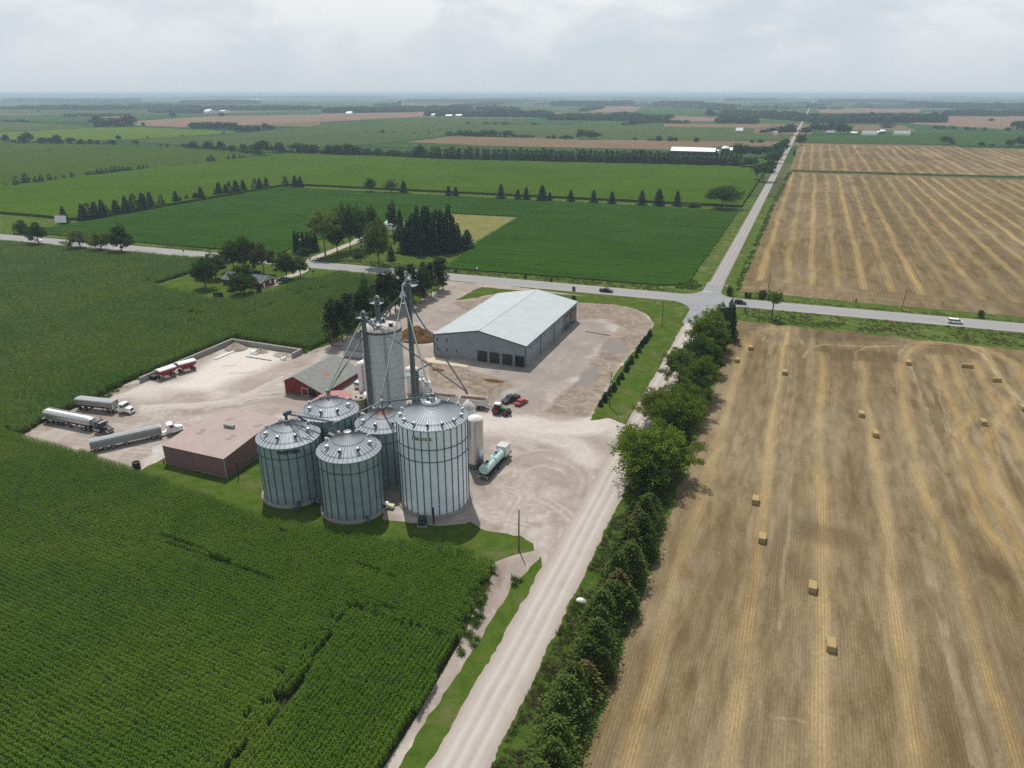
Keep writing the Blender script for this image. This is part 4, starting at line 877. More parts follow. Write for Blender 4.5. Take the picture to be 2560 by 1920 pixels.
# conveyors between the bins
def conveyor(label, pts, r, mat, legs=True, cat='conveyor'):
    o = pts[0]; t = thing('grain_conveyor', label, cat, (o[0], o[1], 0)); L_ = [Vector(p)-Vector((o[0], o[1], 0)) for p in pts]
    mb = MB(); mb.path(L_, r, mat, 10); mb.build('tube', t)
    if legs:
        mb = MB(); a, b = L_[0], L_[-1]
        for i in range(9):
            p = a.lerp(b, i/8); q_ = a.lerp(b, min(1, (i+.5)/8)); mb.tube(p+Vector((0, 0, r)), q_+Vector((0, 0, r+.55)), .03, M_dsteel, 4)
        mb.tube(a+Vector((0, 0, r+.55)), b+Vector((0, 0, r+.55)), .035, M_dsteel, 5); mb.build('truss', t)
    return t
conveyor('long level conveyor tube from the rust peaked bin to the collar of the tallest bin', [(-78.1, 120.2, 18.2), (-64.9, 116.0, 23.3)], .24, M_dsteel)
conveyor('pale conveyor tube sloping down from the rust peaked bin to the lettered bin', [(-78.6, 120.2, 18.1), (-86.3, 113.6, 14.6)], .17, M_steel, False)
cv = conveyor('dark conveyor tube running from the peak of the lettered bin down between the bins', [(-93.1, 107.2, 18.5), (-85.9, 113.1, 15.3)], .21, M_dsteel)
mb = MB(); mb.tube((-.05, 0, 17.0), (-.05, 0, 18.7), .3, M_stiff, 12).tube((-.1, 0, 18.6), (.9, .7, 18.9), .34, M_stiff, 12).box(-.5, .3, -.35, .35, 18.1, 18.8, M_stiff); mb.build('discharge_elbow', cv)
pts = []
for i in range(15):
    t_ = i/14; p = Vector((-91.4, 108.6, 17.6)).lerp(Vector((-80.6, 113.2, 14.9)), t_); p.z -= 1.6*math.sin(math.pi*t_)**.8; pts.append(tuple(p))
tag(MB().path(pts, .11, M_black, 8).build('black_hose'), 'thick black hose sagging between the peak of the lettered bin and the rust peaked bin', 'hose')
conveyor('short bright auger tube lying behind the tallest bin, by the silo', [(-73.5, 128.8, 12.0), (-79.0, 138.0, 9.5)], .2, M_pale, False, 'auger')
mb = MB()
for y in (-1.2, 1.2): mb.tube((-87.2, 112.9+y*.3, 12.6), (-82.7, 110.7+y*.3, 12.9), .06, M_steel, 6); mb.tube((-87.2, 112.9+y*.3, 13.6), (-82.7, 110.7+y*.3, 13.9), .04, M_steel, 6)
mb.hexa([(-87.2, 112.5, 12.55), (-82.7, 110.3, 12.85), (-82.7, 111.1, 12.85), (-87.2, 113.3, 12.55)], [(-87.2, 112.5, 12.62), (-82.7, 110.3, 12.92), (-82.7, 111.1, 12.92), (-87.2, 113.3, 12.62)], M_steel)
for k in range(6): x = -87.2+.9*k; y = 112.9-.44*k; mb.tube((x, y-.36, 12.6), (x, y-.36, 13.7), .035, M_steel, 5)
tag(mb.build('catwalk'), 'railed steel catwalk linking the eaves of the lettered bin and the open topped bin', 'catwalk')
# stair on the lettered bin roof
mb = MB()
for s_ in (0, .7): mb.tube((3.6+s_, -2.2+s_*.4, 14.9), (5.9+s_*.6, -.9+s_*.4, 13.9), .05, M_steel, 5); mb.tube((1.4+s_*.3, -.6+s_*.2, 17.2), (4.8+s_*.5, -2.2+s_*.5, 15.2), .05, M_steel, 5); mb.tube((1.2+s_*.3, .4, 17.5), (5.7+s_*.4, .8, 14.8), .05, M_steel, 5)
for k in range(8): mb.tube((1.5+.45*k, -.6-.2*k, 16.5-.27*k), (1.5+.45*k, -.6-.2*k, 17.4-.27*k), .04, M_steel, 5)
mb.build('roof_stair', BC)
# fans and boxes round the bins
def fan(label, loc, rz, mat, s=1.0):
    t = thing('bin_fan', label, 'fan', loc, rz); mb = MB(); mb.box(-.6*s, .6*s, -.6*s, .6*s, .25, 1.35*s, mat); mb.build('housing', t)
    mb = MB(); mb.tube((0, -.62*s, .8*s), (0, -.68*s, .8*s), .42*s, M_dark, 20); mb.build('fan_opening', t)
    mb = MB(); mb.hexa([(.6*s, -.4, .3), (2.0*s, -.5, .3), (2.0*s, .5, .3), (.6*s, .4, .3)], [(.6*s, -.4, 1.1), (2.0*s, -.6, .8), (2.0*s, .6, .8), (.6*s, .4, 1.1)], paint('yellowed duct', (.50, .48, .30), .6)); mb.build('duct', t)
    mb = MB(); mb.box(-.5*s, .5*s, -.4, .4, 0, .26, M_dark); mb.build('base', t); return t
fan('white boxed fan with a dark round mouth between two grain bins', (-71.6, 108.6, 0), .15, M_white, .95)
def duct(label, p, q, r):
    t = thing('aeration_duct', label, 'duct', (p[0], p[1], 0)); mb = MB(); a = Vector((0, 0, p[2])); b = Vector((q[0]-p[0], q[1]-p[1], q[2])); mb.tube(a, b, r, M_stiff, 14, r1=r*.8); mb.build('tube', t)
    mb = MB(); mb.tube(b, b+(b-a).normalized()*.5, r*1.2, paint('fan ring steel', (.10, .15, .17), .5, .3), 16); mb.build('fan_ring', t)
duct('blue grey aeration duct poking from the foot of the lettered bin', (-88.9, 102.9, .9), (-88.0, 101.2, .7), .45)
duct('blue grey aeration duct poking from the left foot of the open topped bin', (-83.9, 104.3, .9), (-86.0, 104.2, .8), .45)
duct('small dark aeration duct at the right foot of the open topped bin', (-72.6, 103.2, .8), (-71.7, 102.5, .6), .35)
t = thing('transformer_box', 'dark green electrical box on a pale pad in front of the tallest bin', 'electrical box', (-61.4, 105.9, 0), .35)
mb = MB(); mb.box(-1.0, 1.0, -1.0, 1.0, -.02, .22, M_conc); mb.build('pad', t)
mb = MB(); mb.hexa([(-.8, -.75, .22), (.8, -.75, .22), (.8, .8, .22), (-.8, .8, .22)], [(-.8, -.55, 1.5), (.8, -.55, 1.5), (.8, .8, 1.65), (-.8, .8, 1.65)], paint('dark green enamel', (.010, .035, .026), .4)); mb.build('cabinet', t)
for x in (-.38, .38): MB().box(x-.08, x+.08, -.80, -.70, .8, 1.05, M_pale).build('warning_label', t)
def board(label, loc, h, rz):
    t = thing('marker_post', label, 'post', loc, rz); mb = MB(); mb.box(-.17, .17, -.06, .06, 0, h, paint('navy post paint', (.010, .018, .045), .5)); mb.build('post', t)
    mb = MB(); mb.box(-.14, .14, -.10, -.058, h-1.1, h-.1, paint('navy panel', (.016, .028, .07), .4)); mb.build('panel', t)
board('narrow navy blue post beside the green electrical box', (-59.4, 106.9, 0), 3.9, .2)
board('narrow navy blue post against the pinkish shed gable', (-108.9, 107.4, 0), 4.0, -.5)
t = thing('steel_drum', 'rusty black upright drum at the edge of the lorry park', 'drum', (-133.4, 101.9, 0))
mb = MB(); mb.lathe([(.85, 0), (.87, .6), (.83, .65), (.86, 1.2), (.84, 1.75), (.7, 1.78), (.66, 1.5)], paint('rusty black steel', (.030, .022, .020), .7, .2, .4, 3), 24); mb.build('shell', t)
mb = MB(); mb.box(-.12, .12, -.1, .1, 0, 1.0, paint('orange hydrant paint', (.33, .06, .03), .5)).tube((0, 0, 1.0), (0, 0, 1.9), .04, M_steel, 6); o = mb.build('fire_hydrant'); o.location = (-129.7, 106.2, 0); tag(o, 'small red hydrant post on the pale concrete beside the pinkish shed', 'hydrant')
# ------------------------------------------------ buildings
def siding(name, c, k=14.0, amt=.22, rough=.5, streak=None, axis='xy'):
    m, N, L, bs = new_mat(name); o = objc(N); s = N.new('ShaderNodeSeparateXYZ'); L.new(o, s.inputs[0])
    u = math_(N, L, 'ADD', s.outputs[0], s.outputs[1]) if axis == 'xy' else s.outputs[0 if axis == 'x' else 1]
    w = math_(N, L, 'SINE', math_(N, L, 'MULTIPLY', u, k)); n = noise(N, L, o, .25, 5, .6); n2 = noise(N, L, vscale(N, L, o, (1, 1, .2)), 1.5, 4, .65)
    cc = mixc(N, L, ramp(N, L, n, .35, .65), tuple(x*.93 for x in c), tuple(x*1.06 for x in c))
    cc = mixc(N, L, ramp(N, L, w, .55, .98, 0, amt), cc, tuple(x*.5 for x in c))
    if streak: cc = mixc(N, L, ramp(N, L, n2, .5, .72, 0, .7), cc, streak)
    L.new(cc, bs.inputs['Base Color']); bs.inputs['Roughness'].default_value = rough; bs.inputs['Specular IOR Level'].default_value = .3
    return m
def gable_building(t, x0, x1, y0, y1, e0, e1, xr, hr, z0, mwall, mroof, mtrim, base=None, over=.35, thick=.18, axis='x'):
    """gable on the y ends, ridge along y at x=xr; axis 'y' swaps x and y"""
    sw = (lambda a: a) if axis == 'x' else (lambda a: [(p[1], p[0], p[2]) for p in a])
    mb = MB(); v = []
    for y in (y0, y1): v += [(x0, y, z0), (x1, y, z0), (x1, y, e1), (xr, y, hr), (x0, y, e0)]
    mb.add(sw(v), [(0, 1, 2, 3, 4), (5, 9, 8, 7, 6), (1, 6, 7, 2), (0, 4, 9, 5), (0, 5, 6, 1), (2, 7, 8, 3), (3, 8, 9, 4)], mwall); mb.build('wall', t)
    mb = MB()
    for xe, e in ((x0, e0), (x1, e1)):
        d = over*(1 if xe > xr else -1); sl = (hr-e)/(xe-xr) if xe != xr else 0; xo = xe+d; eo = e-abs(sl)*over
        lo = [(xr, y0-over, hr+.02), (xo, y0-over, eo+.02), (xo, y1+over, eo+.02), (xr, y1+over, hr+.02)]
        up = [(a, b, c+thick) for a, b, c in lo]; mb.add(sw(lo+up), [(0, 3, 2, 1), (4, 5, 6, 7), (0, 1, 5, 4), (1, 2, 6, 5), (2, 3, 7, 6), (3, 0, 4, 7)], mroof)
    ro = mb.build('roof', t)
    if mtrim:
        mb = MB()
        for y in (y0-over-.04, y1+over+.01):
            for xe, e in ((x0, e0), (x1, e1)):
                d = over*(1 if xe > xr else -1); sl = (hr-e)/(xe-xr); xo = xe+d; eo = e-abs(sl)*over
                lo = [(xr, y, hr-.12), (xo, y, eo-.12), (xo, y+.03, eo-.12), (xr, y+.03, hr-.12)]; mb.add(sw(lo+[(a, b, c+.36) for a, b, c in lo]), [(0, 3, 2, 1), (4, 5, 6, 7), (0, 1, 5, 4), (1, 2, 6, 5), (2, 3, 7, 6), (3, 0, 4, 7)], mtrim)
        for xe, e in ((x0, e0), (x1, e1)):
            d = over*(1 if xe > xr else -1); eo = e-abs((hr-e)/(xe-xr))*over; q = xe+d*1.03
            lo = [(q, y0-over, eo-.1), (q+.05*(1 if d > 0 else -1), y0-over, eo-.1), (q+.05*(1 if d > 0 else -1), y1+over, eo-.1), (q, y1+over, eo-.1)]; mb.add(sw(lo+[(a, b, c+.3) for a, b, c in lo]), [(0, 3, 2, 1), (4, 5, 6, 7), (0, 1, 5, 4), (1, 2, 6, 5), (2, 3, 7, 6), (3, 0, 4, 7)], mtrim)
        mb.build('trim', t)
    if base:
        mb = MB(); b = .06; p = [(x0-b, y0-b), (x1+b, y0-b), (x1+b, y1+b), (x0-b, y1+b)]; mb.add(sw([(x, y, -.05) for x, y in p]+[(x, y, z0+.04) for x, y in p]), [(0, 3, 2, 1), (4, 5, 6, 7), (0, 1, 5, 4), (1, 2, 6, 5), (2, 3, 7, 6), (3, 0, 4, 7)], base); mb.build('foundation', t)
    return ro
M_trim = paint('slate trim', (.055, .07, .09), .5); M_hall = siding('blue grey steel cladding', (.225, .262, .285), 9.0, .14)
M_hroof = siding('pale blue green roofing', (.365, .405, .412), 7.0, .12, .4, None, 'y')
HX0, HX1, HY0, HY1 = -105.4, -73.2, 195.6, 250.3; hx, hy = -89.3, 222.9
H = thing('farm_hall', 'large new blue grey steel hall with a pale low gable roof and dark overhead doors', 'hall', (hx, hy, 0))
gable_building(H, HX0-hx, HX1-hx, HY0-hy, HY1-hy, 7.2, 7.2, 0, 10.3, .55, M_hall, M_hroof, M_trim, M_conc, .3)
MB().box(-.22, .22, HY0-hy-.3, HY1-hy+.3, 10.44, 10.56, M_hroof).build('ridge_cap', H)
def odoor_mat():
    m, N, L, bs = new_mat('dark sectional door'); o = objc(N); s = N.new('ShaderNodeSeparateXYZ'); L.new(o, s.inputs[0])
    ln = ramp(N, L, math_(N, L, 'MODULO', s.outputs[2], .62), .03, .08, 1, 0); c = mixc(N, L, ln, (.020, .021, .022), (.07, .072, .075)); L.new(c, bs.inputs['Base Color']); bs.inputs['Roughness'].default_value = .45; return m
M_odoor = odoor_mat()
for a, b in ((-89.6, -86.5), (-85.4, -82.3), (-81.0, -77.8), (-76.7, -73.8)):
    mb = MB(); mb.box(a-hx, b-hx, HY0-hy-.10, HY0-hy-.01, .12, 3.65, M_odoor if a < -77 else M_dark); d = mb.build('overhead_door', H)
    if a > -77: d['label'] = 'open dark doorway'
    mb = MB(); f = HY0-hy-.13; mb.box(a-hx-.14, a-hx, f, f+.1, .1, 3.8, M_trim).box(b-hx, b-hx+.14, f, f+.1, .1, 3.8, M_trim).box(a-hx, b-hx, f, f+.1, 3.65, 3.8, M_trim); mb.build('frame', d)
for a, b in ((235.3, 241.0), (242.8, 248.6)):
    mb = MB(); mb.box(HX1-hx+.01, HX1-hx+.1, a-hy, b-hy, .1, 6.1, M_odoor); d = mb.build('overhead_door', H); mb = MB()
    for k in range(3): mb.box(HX1-hx+.101, HX1-hx+.13, a-hy+.3, b-hy-.3, 1.4+1.3*k, 2.1+1.3*k, paint('smoked door glass', (.10, .085, .075), .2)); 
    mb.build('glazing', d)
M_wfr = paint('window frame white', (.5, .51, .52), .5)
for x, z in ((-103.8, 5.1), (-100.4, 5.1), (-103.8, 1.9), (-100.4, 1.9), (-97.0, 1.9)):
    mb = MB(); y = HY0-hy; mb.box(x-hx-.5, x-hx+.5, y-.06, y-.01, z-.05, z+1.1, M_glass); w = mb.build('window', H)
    mb = MB(); mb.box(x-hx+.12, x-hx+.5, y-.09, y-.062, z-.05, z+1.1, paint('pale blind', (.36, .35, .32), .6)); mb.build('blind', w)
for y in (199.5, 206.5, 213.5, 220.0, 228.5):
    mb = MB(); mb.box(HX1-hx+.01, HX1-hx+.06, y-hy-.9, y-hy+.9, 5.2, 6.0, M_glass); mb.build('clerestory_window', H)
for y in (209.3, 223.2, 233.6, 241.9): MB().box(HX1-hx+.02, HX1-hx+.16, y-hy-.09, y-hy+.09, .1, 7.0, M_trim).build('downpipe', H)
for x, y in ((HX0-hx-.02, HY0-hy-.02), (HX1-hx+.02, HY0-hy-.02)): MB().box(x-.12, x+.12, y-.12, y+.12, .55, 7.15, M_trim).build('corner_trim', H)
MB().box(HX1-hx+.01, HX1-hx+.07, 231.6-hy, 232.6-hy, .2, 2.3, M_trim).build('door', H)
# pinkish machine shed
M_pw = siding('faded maroon cladding', (.19, .105, .105), 20, .30, .6, (.14, .08, .085)); M_pr = siding('sun bleached pink roofing', (.285, .215, .198), 11, .2, .55, (.34, .275, .255), 'x')
PX0, PX1, PY0, PY1 = -129.1, -111.2, 106.2, 128.5; pcx, pcy = -120.1, 117.3
PS = thing('machine_shed', 'low machine shed with a bleached pink ribbed roof and maroon walls', 'shed', (pcx, pcy, 0))
gable_building(PS, PY0-pcy, PY1-pcy, PX0-pcx, PX1-pcx, 4.8, 4.8, 0, 6.0, .1, M_pw, M_pr, None, M_conc, .15, .08, 'y')
for x, y in ((-4.5, -3.6), (4.2, -3.4), (-3.4, 4.6), (5.6, 4.2)):
    z = 6.12-abs(y)*.1076; mb = MB(); mb.hexa([(x-.55, y-1.1, z-.118+.03*(1 if y < 0 else 0)-.0), (x+.55, y-1.1, z-.118), (x+.55, y+1.1, z-.118), (x-.55, y+1.1, z-.118)], [(x-.55, y-1.1, z+.02-(1.1*.1076 if y < 0 else -1.1*.1076)), (x+.55, y-1.1, z+.02-(1.1*.1076 if y < 0 else -1.1*.1076)), (x+.55, y+1.1, z+.02+(1.1*.1076 if y < 0 else -1.1*.1076)), (x-.55, y+1.1, z+.02+(1.1*.1076 if y < 0 else -1.1*.1076))], paint('grey skylight', (.20, .16, .15), .4)); mb.build('skylight', PS)
mb = MB(); mb.tube((-.6, 0, 6.55), (2.2, .1, 6.55), .42, paint('grey green vent', (.24, .28, .24), .6), 14).box(-.5, 2.1, -.2, .25, 6.0, 6.3, M_steel); mb.build('ridge_vent', PS)
MB().box(PX1-pcx-.05, PX1-pcx+.07, PY0-pcy-.07, PY0-pcy+.06, .1, 4.75, M_pale).build('corner_trim', PS)
# red barn with a long low slope on its right
M_red = siding('barn red boards', (.185, .022, .020), 16, .25, .7, (.13, .016, .016)); M_bsh = paint('grey green shingles', (.17, .18, .165), .8, 0, .2, .9, .2, (.27, .28, .25))
bap = height_at((-126.6, 150.8), px('B6', 220, 455)[1]); byb = W('B6', 740, 150, bap)[1]
BN = thing('red_barn', 'old red barn with a patched grey shingle roof and an open doorway', 'barn', (-123.7, 160, 0))
M_bfnd = paint('barn footing stone', (.13, .115, .095), .9)
gable_building(BN, -6.4, 6.4, 150.9-160, max(byb, 166)-160, 4.0, 2.0, -2.9, min(max(bap, 5.2), 6.6), .55, M_red, M_bsh, None, M_bfnd, .35, .14)
mb = MB(); f = 150.9-160; mb.box(-.6, 1.6, f-.12, f-.01, .5, 2.75, M_red); d = mb.build('sliding_door', BN)
mb = MB(); mb.box(-.68, 1.68, f-.16, f-.122, 2.68, 2.8, M_white).box(-.68, 1.68, f-.16, f-.122, .45, .55, M_white).box(-.68, -.58, f-.16, f-.122, .55, 2.68, M_white).box(1.58, 1.68, f-.16, f-.122, .55, 2.68, M_white); mb.build('frame', d)
MB().box(1.75, 4.0, f-.05, f-.012, .15, 2.75, M_dark).build('doorway', BN)
M_patch = paint('rust orange patch', (.30, .10, .045), .8)
def on_right_slope(x, y): hr = min(max(bap, 5.2), 6.6); return hr-(x+2.9)*(hr-2.0)/9.3+.17
mb = MB(); c_ = [(.9, -1.2), (2.6, -1.4), (2.4, .2), (.7, .3)]; mb.add([(x, y, on_right_slope(x, y)) for x, y in c_], [(0, 1, 2, 3)], M_patch); mb.build('rust_patch', BN)
rn = random.Random(4)
mb = MB()
for k in range(16):
    x = rn.uniform(-2.3, 5.2); y = rn.uniform(-8.5, 6.0); l = rn.uniform(.8, 2.6); w = .07
    c_ = [(x, y), (x+w, y), (x+w, y+l), (x, y+l)] if k % 3 else [(x, y), (x+l*.7, y), (x+l*.7, y+w), (x, y+w)]
    mb.add([(a, b, on_right_slope(a, b)+.012) for a, b in c_], [(0, 1, 2, 3)], paint('pale shingle repair', (.36, .37, .34), .8))
o = mb.build('roof_patching', BN); o['kind'] = 'stuff'
# low pink roofed lean-to in front of the barn
q = [W('B6', 705, 690, 2.6), W('B6', 965, 632, 2.6), W('B6', 1060, 676, 2.6), W('B6', 975, 790, 2.6)]
LT = thing('low_shed', 'low shed with a dusty pink red roof between the red barn and the concrete silo', 'shed', (-112.2, 148.6, 0))
gable_building(LT, -4.4, 4.2, -4.0, 3.6, 2.2, 2.2, 0, 3.1, .1, M_red, paint('dusty pink roof', (.33, .13, .125), .7, 0, .15), None, M_bfnd, .2, .1)
OB = thing('office_building', 'small pale building with a dark roof behind the concrete silo', 'building', (-124.5, 188, 0))
M_ow = siding('pale grey siding', (.42, .43, .45), 18, .1); gable_building(OB, -4.5, 4.5, -8.0, 8.0, 2.9, 2.9, 0, 4.4, .2, M_ow, paint('charcoal shingles', (.040, .042, .048), .85), M_trim, M_conc, .45, .14, 'y')
MB().box(1.2, 2.6, -4.56, -4.51, 1.2, 2.3, M_glass).build('window', OB); MB().box(4.0, 5.6, -4.56, -4.51, 1.2, 2.3, M_glass).build('window', OB); MB().box(-.6, .4, -4.56, -4.51, .2, 2.3, M_white).build('door', OB)
# concrete block wall round the storage slab
def block_mat():
    m, N, L, bs = new_mat('concrete blocks'); o = objc(N); s = N.new('ShaderNodeSeparateXYZ'); L.new(o, s.inputs[0]); cb = N.new('ShaderNodeCombineXYZ')
    L.new(math_(N, L, 'ADD', s.outputs[0], s.outputs[1]), cb.inputs[0]); L.new(s.outputs[2], cb.inputs[1]); br = N.new('ShaderNodeTexBrick'); L.new(cb.outputs[0], br.inputs['Vector'])
    br.inputs['Scale'].default_value = 1; br.inputs['Brick Width'].default_value = 1.8; br.inputs['Row Height'].default_value = .85; br.inputs['Mortar Size'].default_value = .02
    br.inputs['Color1'].default_value = c4((.24, .225, .20)); br.inputs['Color2'].default_value = c4((.30, .28, .25)); br.inputs['Mortar'].default_value = c4((.13, .12, .10)); n = noise(N, L, o, 1.1, 5, .7)
    c = mixc(N, L, ramp(N, L, n, .45, .7, 0, .6), br.outputs['Color'], (.17, .155, .13)); L.new(c, bs.inputs['Base Color']); bs.inputs['Roughness'].default_value = .95; return m
mb = MB(); mb.box(-175.9, -175.2, 141.5, 180.6, 0, 1.75, block_mat()).box(-175.2, -146.6, 179.9, 180.6, 0, 1.75, block_mat()).box(-147.3, -146.6, 175.8, 179.9, 0, 1.75, block_mat())
tag(mb.build('block_wall'), 'long grey concrete block wall round the storage slab, with the maize behind it', 'wall')
def heap(name, label, cat, X, Y, rx, ry, h, mat, seed, rough=.25, n=40, rz=0):
    """a heap: cone with slumped edges and lumps"""
    g = np.linspace(-1, 1, n); A, B_ = np.meshgrid(g, g); r_ = np.hypot(A, B_); zz = h*np.clip(1-r_, 0, 1)**.75*(.7+.6*fbm(A*2.2+9, B_*2.2, seed))+rough*h*(vnoise(A*9+5, B_*9, seed+1)-.5)*np.clip(1.1-r_, 0, 1)
    zz = np.where(r_ >= 1, -.05, zz); idx = np.arange(n*n).reshape(n, n); F = np.stack([idx[:-1, :-1], idx[:-1, 1:], idx[1:, 1:], idx[1:, :-1]], -1).reshape(-1, 4)
    F = F[(r_.ravel()[F] < 1.08).any(1)]
    o = np_mesh(name, np.stack([A.ravel()*rx, B_.ravel()*ry, zz.ravel()], 1), F, mat); o.location = (X, Y, 0); o.rotation_euler = (0, 0, rz); return tag(o, label, cat)
M_dirtp = ground_mat('dark brown manure', (.085, .045, .020), (.15, .088, .045), .7, (3.0, .5), bmp=.8)
heap('dirt_pile', 'big dark brown heap between the concrete silo and the steel hall', 'dirt pile', -119.3, 209.5, 8.2, 6.6, 4.4, M_dirtp, 3, .3)
M_gp = ground_mat('grey brown gravel', (.22, .18, .15), (.28, .24, .20), 1.2, (4.0, .3), bmp=.6)
heap('gravel_pile', 'smooth grey brown gravel heap in the corner of the block wall', 'gravel pile', -170.6, 176.4, 4.0, 3.4, 1.9, M_gp, 5, .08)
M_rub = ground_mat('broken concrete rubble', (.22, .19, .15), (.36, .32, .27), 1.6, (2.0, .5), bmp=1.0)
heap('rubble_pile', 'heap of broken rubble in the middle of the back block wall', 'rubble pile', -160.4, 176.8, 2.6, 1.9, 1.2, M_rub, 8, .8, 30)
heap('rubble_pile', 'flat brown rubble spread near the end of the back block wall', 'rubble pile', -151.4, 176.9, 4.0, 2.5, .7, M_rub, 9, .9, 34)
heap('spoil_heap', 'low earth and stone spoil at the far left corner of the steel hall', 'dirt pile', -112.5, 256.5, 4.6, 3.0, 1.0, M_rub, 12, .8, 30)
heap('spoil_heap', 'low brown clod heap left on the bare soil beside the pickup', 'dirt pile', *W('A6', 740, 955), 3.4, 1.3, .5, M_dirtp, 13, .8, 26)
heap('spoil_heap', 'low brown clod heap on the bare soil near the sandy path', 'dirt pile', *W('A6', 300, 870), 2.2, 1.3, .5, M_dirtp, 14, .8, 26)
def block_stack():
    p = W('R5', 1855, 300); t = thing('concrete_blocks', 'two stacked white concrete blocks on the storage slab', 'blocks', (p[0], p[1], 0), .05)
    mb = MB(); mb.box(-.9, .9, -.45, .45, 0, .62, M_white); mb.build('lower_block', t); mb = MB(); mb.box(.1, .85, -.42, .42, .62, 1.1, M_white); mb.build('upper_block', t)
block_stack()
def slabs(name, label, cat, a, b, w, h, mat, n=1, z0=0.02):
    t = thing(name, label, cat, (a[0], a[1], 0), math.atan2(b[1]-a[1], b[0]-a[0])); l = math.hypot(b[0]-a[0], b[1]-a[1])
    for i in range(n):
        mb = MB(); mb.box(.1*i, l-.07*i, -w/2+i*.05, w/2-i*.04, z0+i*h, z0+(i+1)*h-.01, mat); mb.build('panel', t)
slabs('panel_stack', 'long stack of white panels lying on the storage slab', 'panels', W('R5', 990, 300), W('R5', 1240, 196), .8, .14, M_white, 3)
def pipes(label, a, b, r, n, mat):
    t = thing('pipe_bundle', label, 'pipes', (a[0], a[1], 0), math.atan2(b[1]-a[1], b[0]-a[0])); l = math.hypot(b[0]-a[0], b[1]-a[1])
    for i in range(n): mb = MB(); mb.tube((0, i*2*r, r), (l, i*2*r+.02, r), r, mat, 10); mb.build('pipe', t)
pipes('bundle of pale grey pipes nearest the rubble on the slab', W('R5', 1455, 208), W('R5', 1585, 200), .2, 3, M_pale); pipes('shorter bundle of pale pipes pointing at the white blocks', W('R5', 1435, 222), W('R5', 1520, 238), .18, 3, M_pale)
slabs('timber_beam', 'long brown timber lying in front of the pipes', 'timber', W('R5', 1380, 262), W('R5', 1700, 312), .3, .2, paint('old timber', (.17, .13, .09), .9), 1)
slabs('timber_beam', 'dark fence rail lying across the gravel right of the hall', 'timber', W('A6', 1465, 565), W('A6', 1655, 598), .3, .16, paint('dark timber', (.06, .045, .035), .9), 1)
p = W('R5', 225, 545); t = thing('plastic_bin', 'black plastic bin between the block wall and the rear red wagon', 'bin', (p[0], p[1], 0)); mb = MB(); mb.hexa([(-.9, -.5, 0), (.9, -.5, 0), (.9, .5, 0), (-.9, .5, 0)], [(-1, -.6, 1.2), (1, -.6, 1.2), (1, .6, 1.2), (-1, .6, 1.2)], M_black); mb.build('body', t); MB().box(-1.03, 1.03, -.63, .63, 1.2, 1.28, paint('dark lid', (.03, .03, .032), .5)).build('lid', t)
# ================================================================== VEHICLES
M_chrome = paint('bare aluminium', (.50, .50, .49), .32, .75, .12); M_alu2 = paint('dull aluminium side', (.30, .305, .30), .45, .5, .14, 1.2, .4, (.20, .20, .19))
M_tarp = paint('grey tarpaulin', (.26, .28, .285), .7, 0, .14, 1.2); M_frame = paint('chassis black', (.020, .020, .021), .6, .2)
M_rim = paint('pale wheel rim', (.40, .40, .39), .4, .6); M_lamp = paint('lamp glass', (.55, .53, .48), .2); M_tail = paint('tail lamp red', (.25, .012, .01), .3)
def wheel(parent, x, y, r, w, rim=None, sub=False):
    mb = MB(); s_ = 1 if y > 0 else -1
    def disc(rr, a, b, mat, m, n=20): m.tube((x, y+a, r), (x, y+b, r), rr, mat, n)
    mb.tube((x, y-w/2, r), (x, y+w/2, r), r, M_black, 22)
    if not sub:
        disc(r*.58, s_*w/2-.01*s_, s_*(w/2+.015), rim or M_rim, mb); disc(r*.25, s_*w/2, s_*(w/2+.05), M_frame, mb, 10); return mb.build('wheel', parent)
    o = mb.build('wheel', parent); mb = MB(); disc(r*.62, s_*w/2-.01*s_, s_*(w/2+.03), rim or M_rim, mb); disc(r*.22, s_*w/2, s_*(w/2+.10), M_frame, mb, 12); mb.build('rim', o)
    if sub == 2:
        mb = MB(); n = 22
        for i in range(n):
            a = 2*math.pi*i/n; ca, sa = math.cos(a), math.sin(a); p = lambda rr, t: (x+rr*math.cos(a+t), 0, r+rr*math.sin(a+t))
            v = []
            for rr in (r-.02, r+.045):
                for t_, yy in ((-.07, y-w/2), (.02, y-w/2), (.10, y+w/2), (.01, y+w/2)): q = p(rr, t_); v.append((q[0], yy, q[2]))
            mb.hexa(v[:4], v[4:], M_black)
        mb.build('tread', o)
    return o
def locate(t, la, wa, wb):
    """turn and move t so that its local point la lies at world wa and its local +x points from wa to wb"""
    a = math.atan2(wb[1]-wa[1], wb[0]-wa[0]); c, s = math.cos(a), math.sin(a)
    t.rotation_euler = (0, 0, a); t.location = (wa[0]-(c*la[0]-s*la[1]), wa[1]-(s*la[0]+c*la[1]), .03)
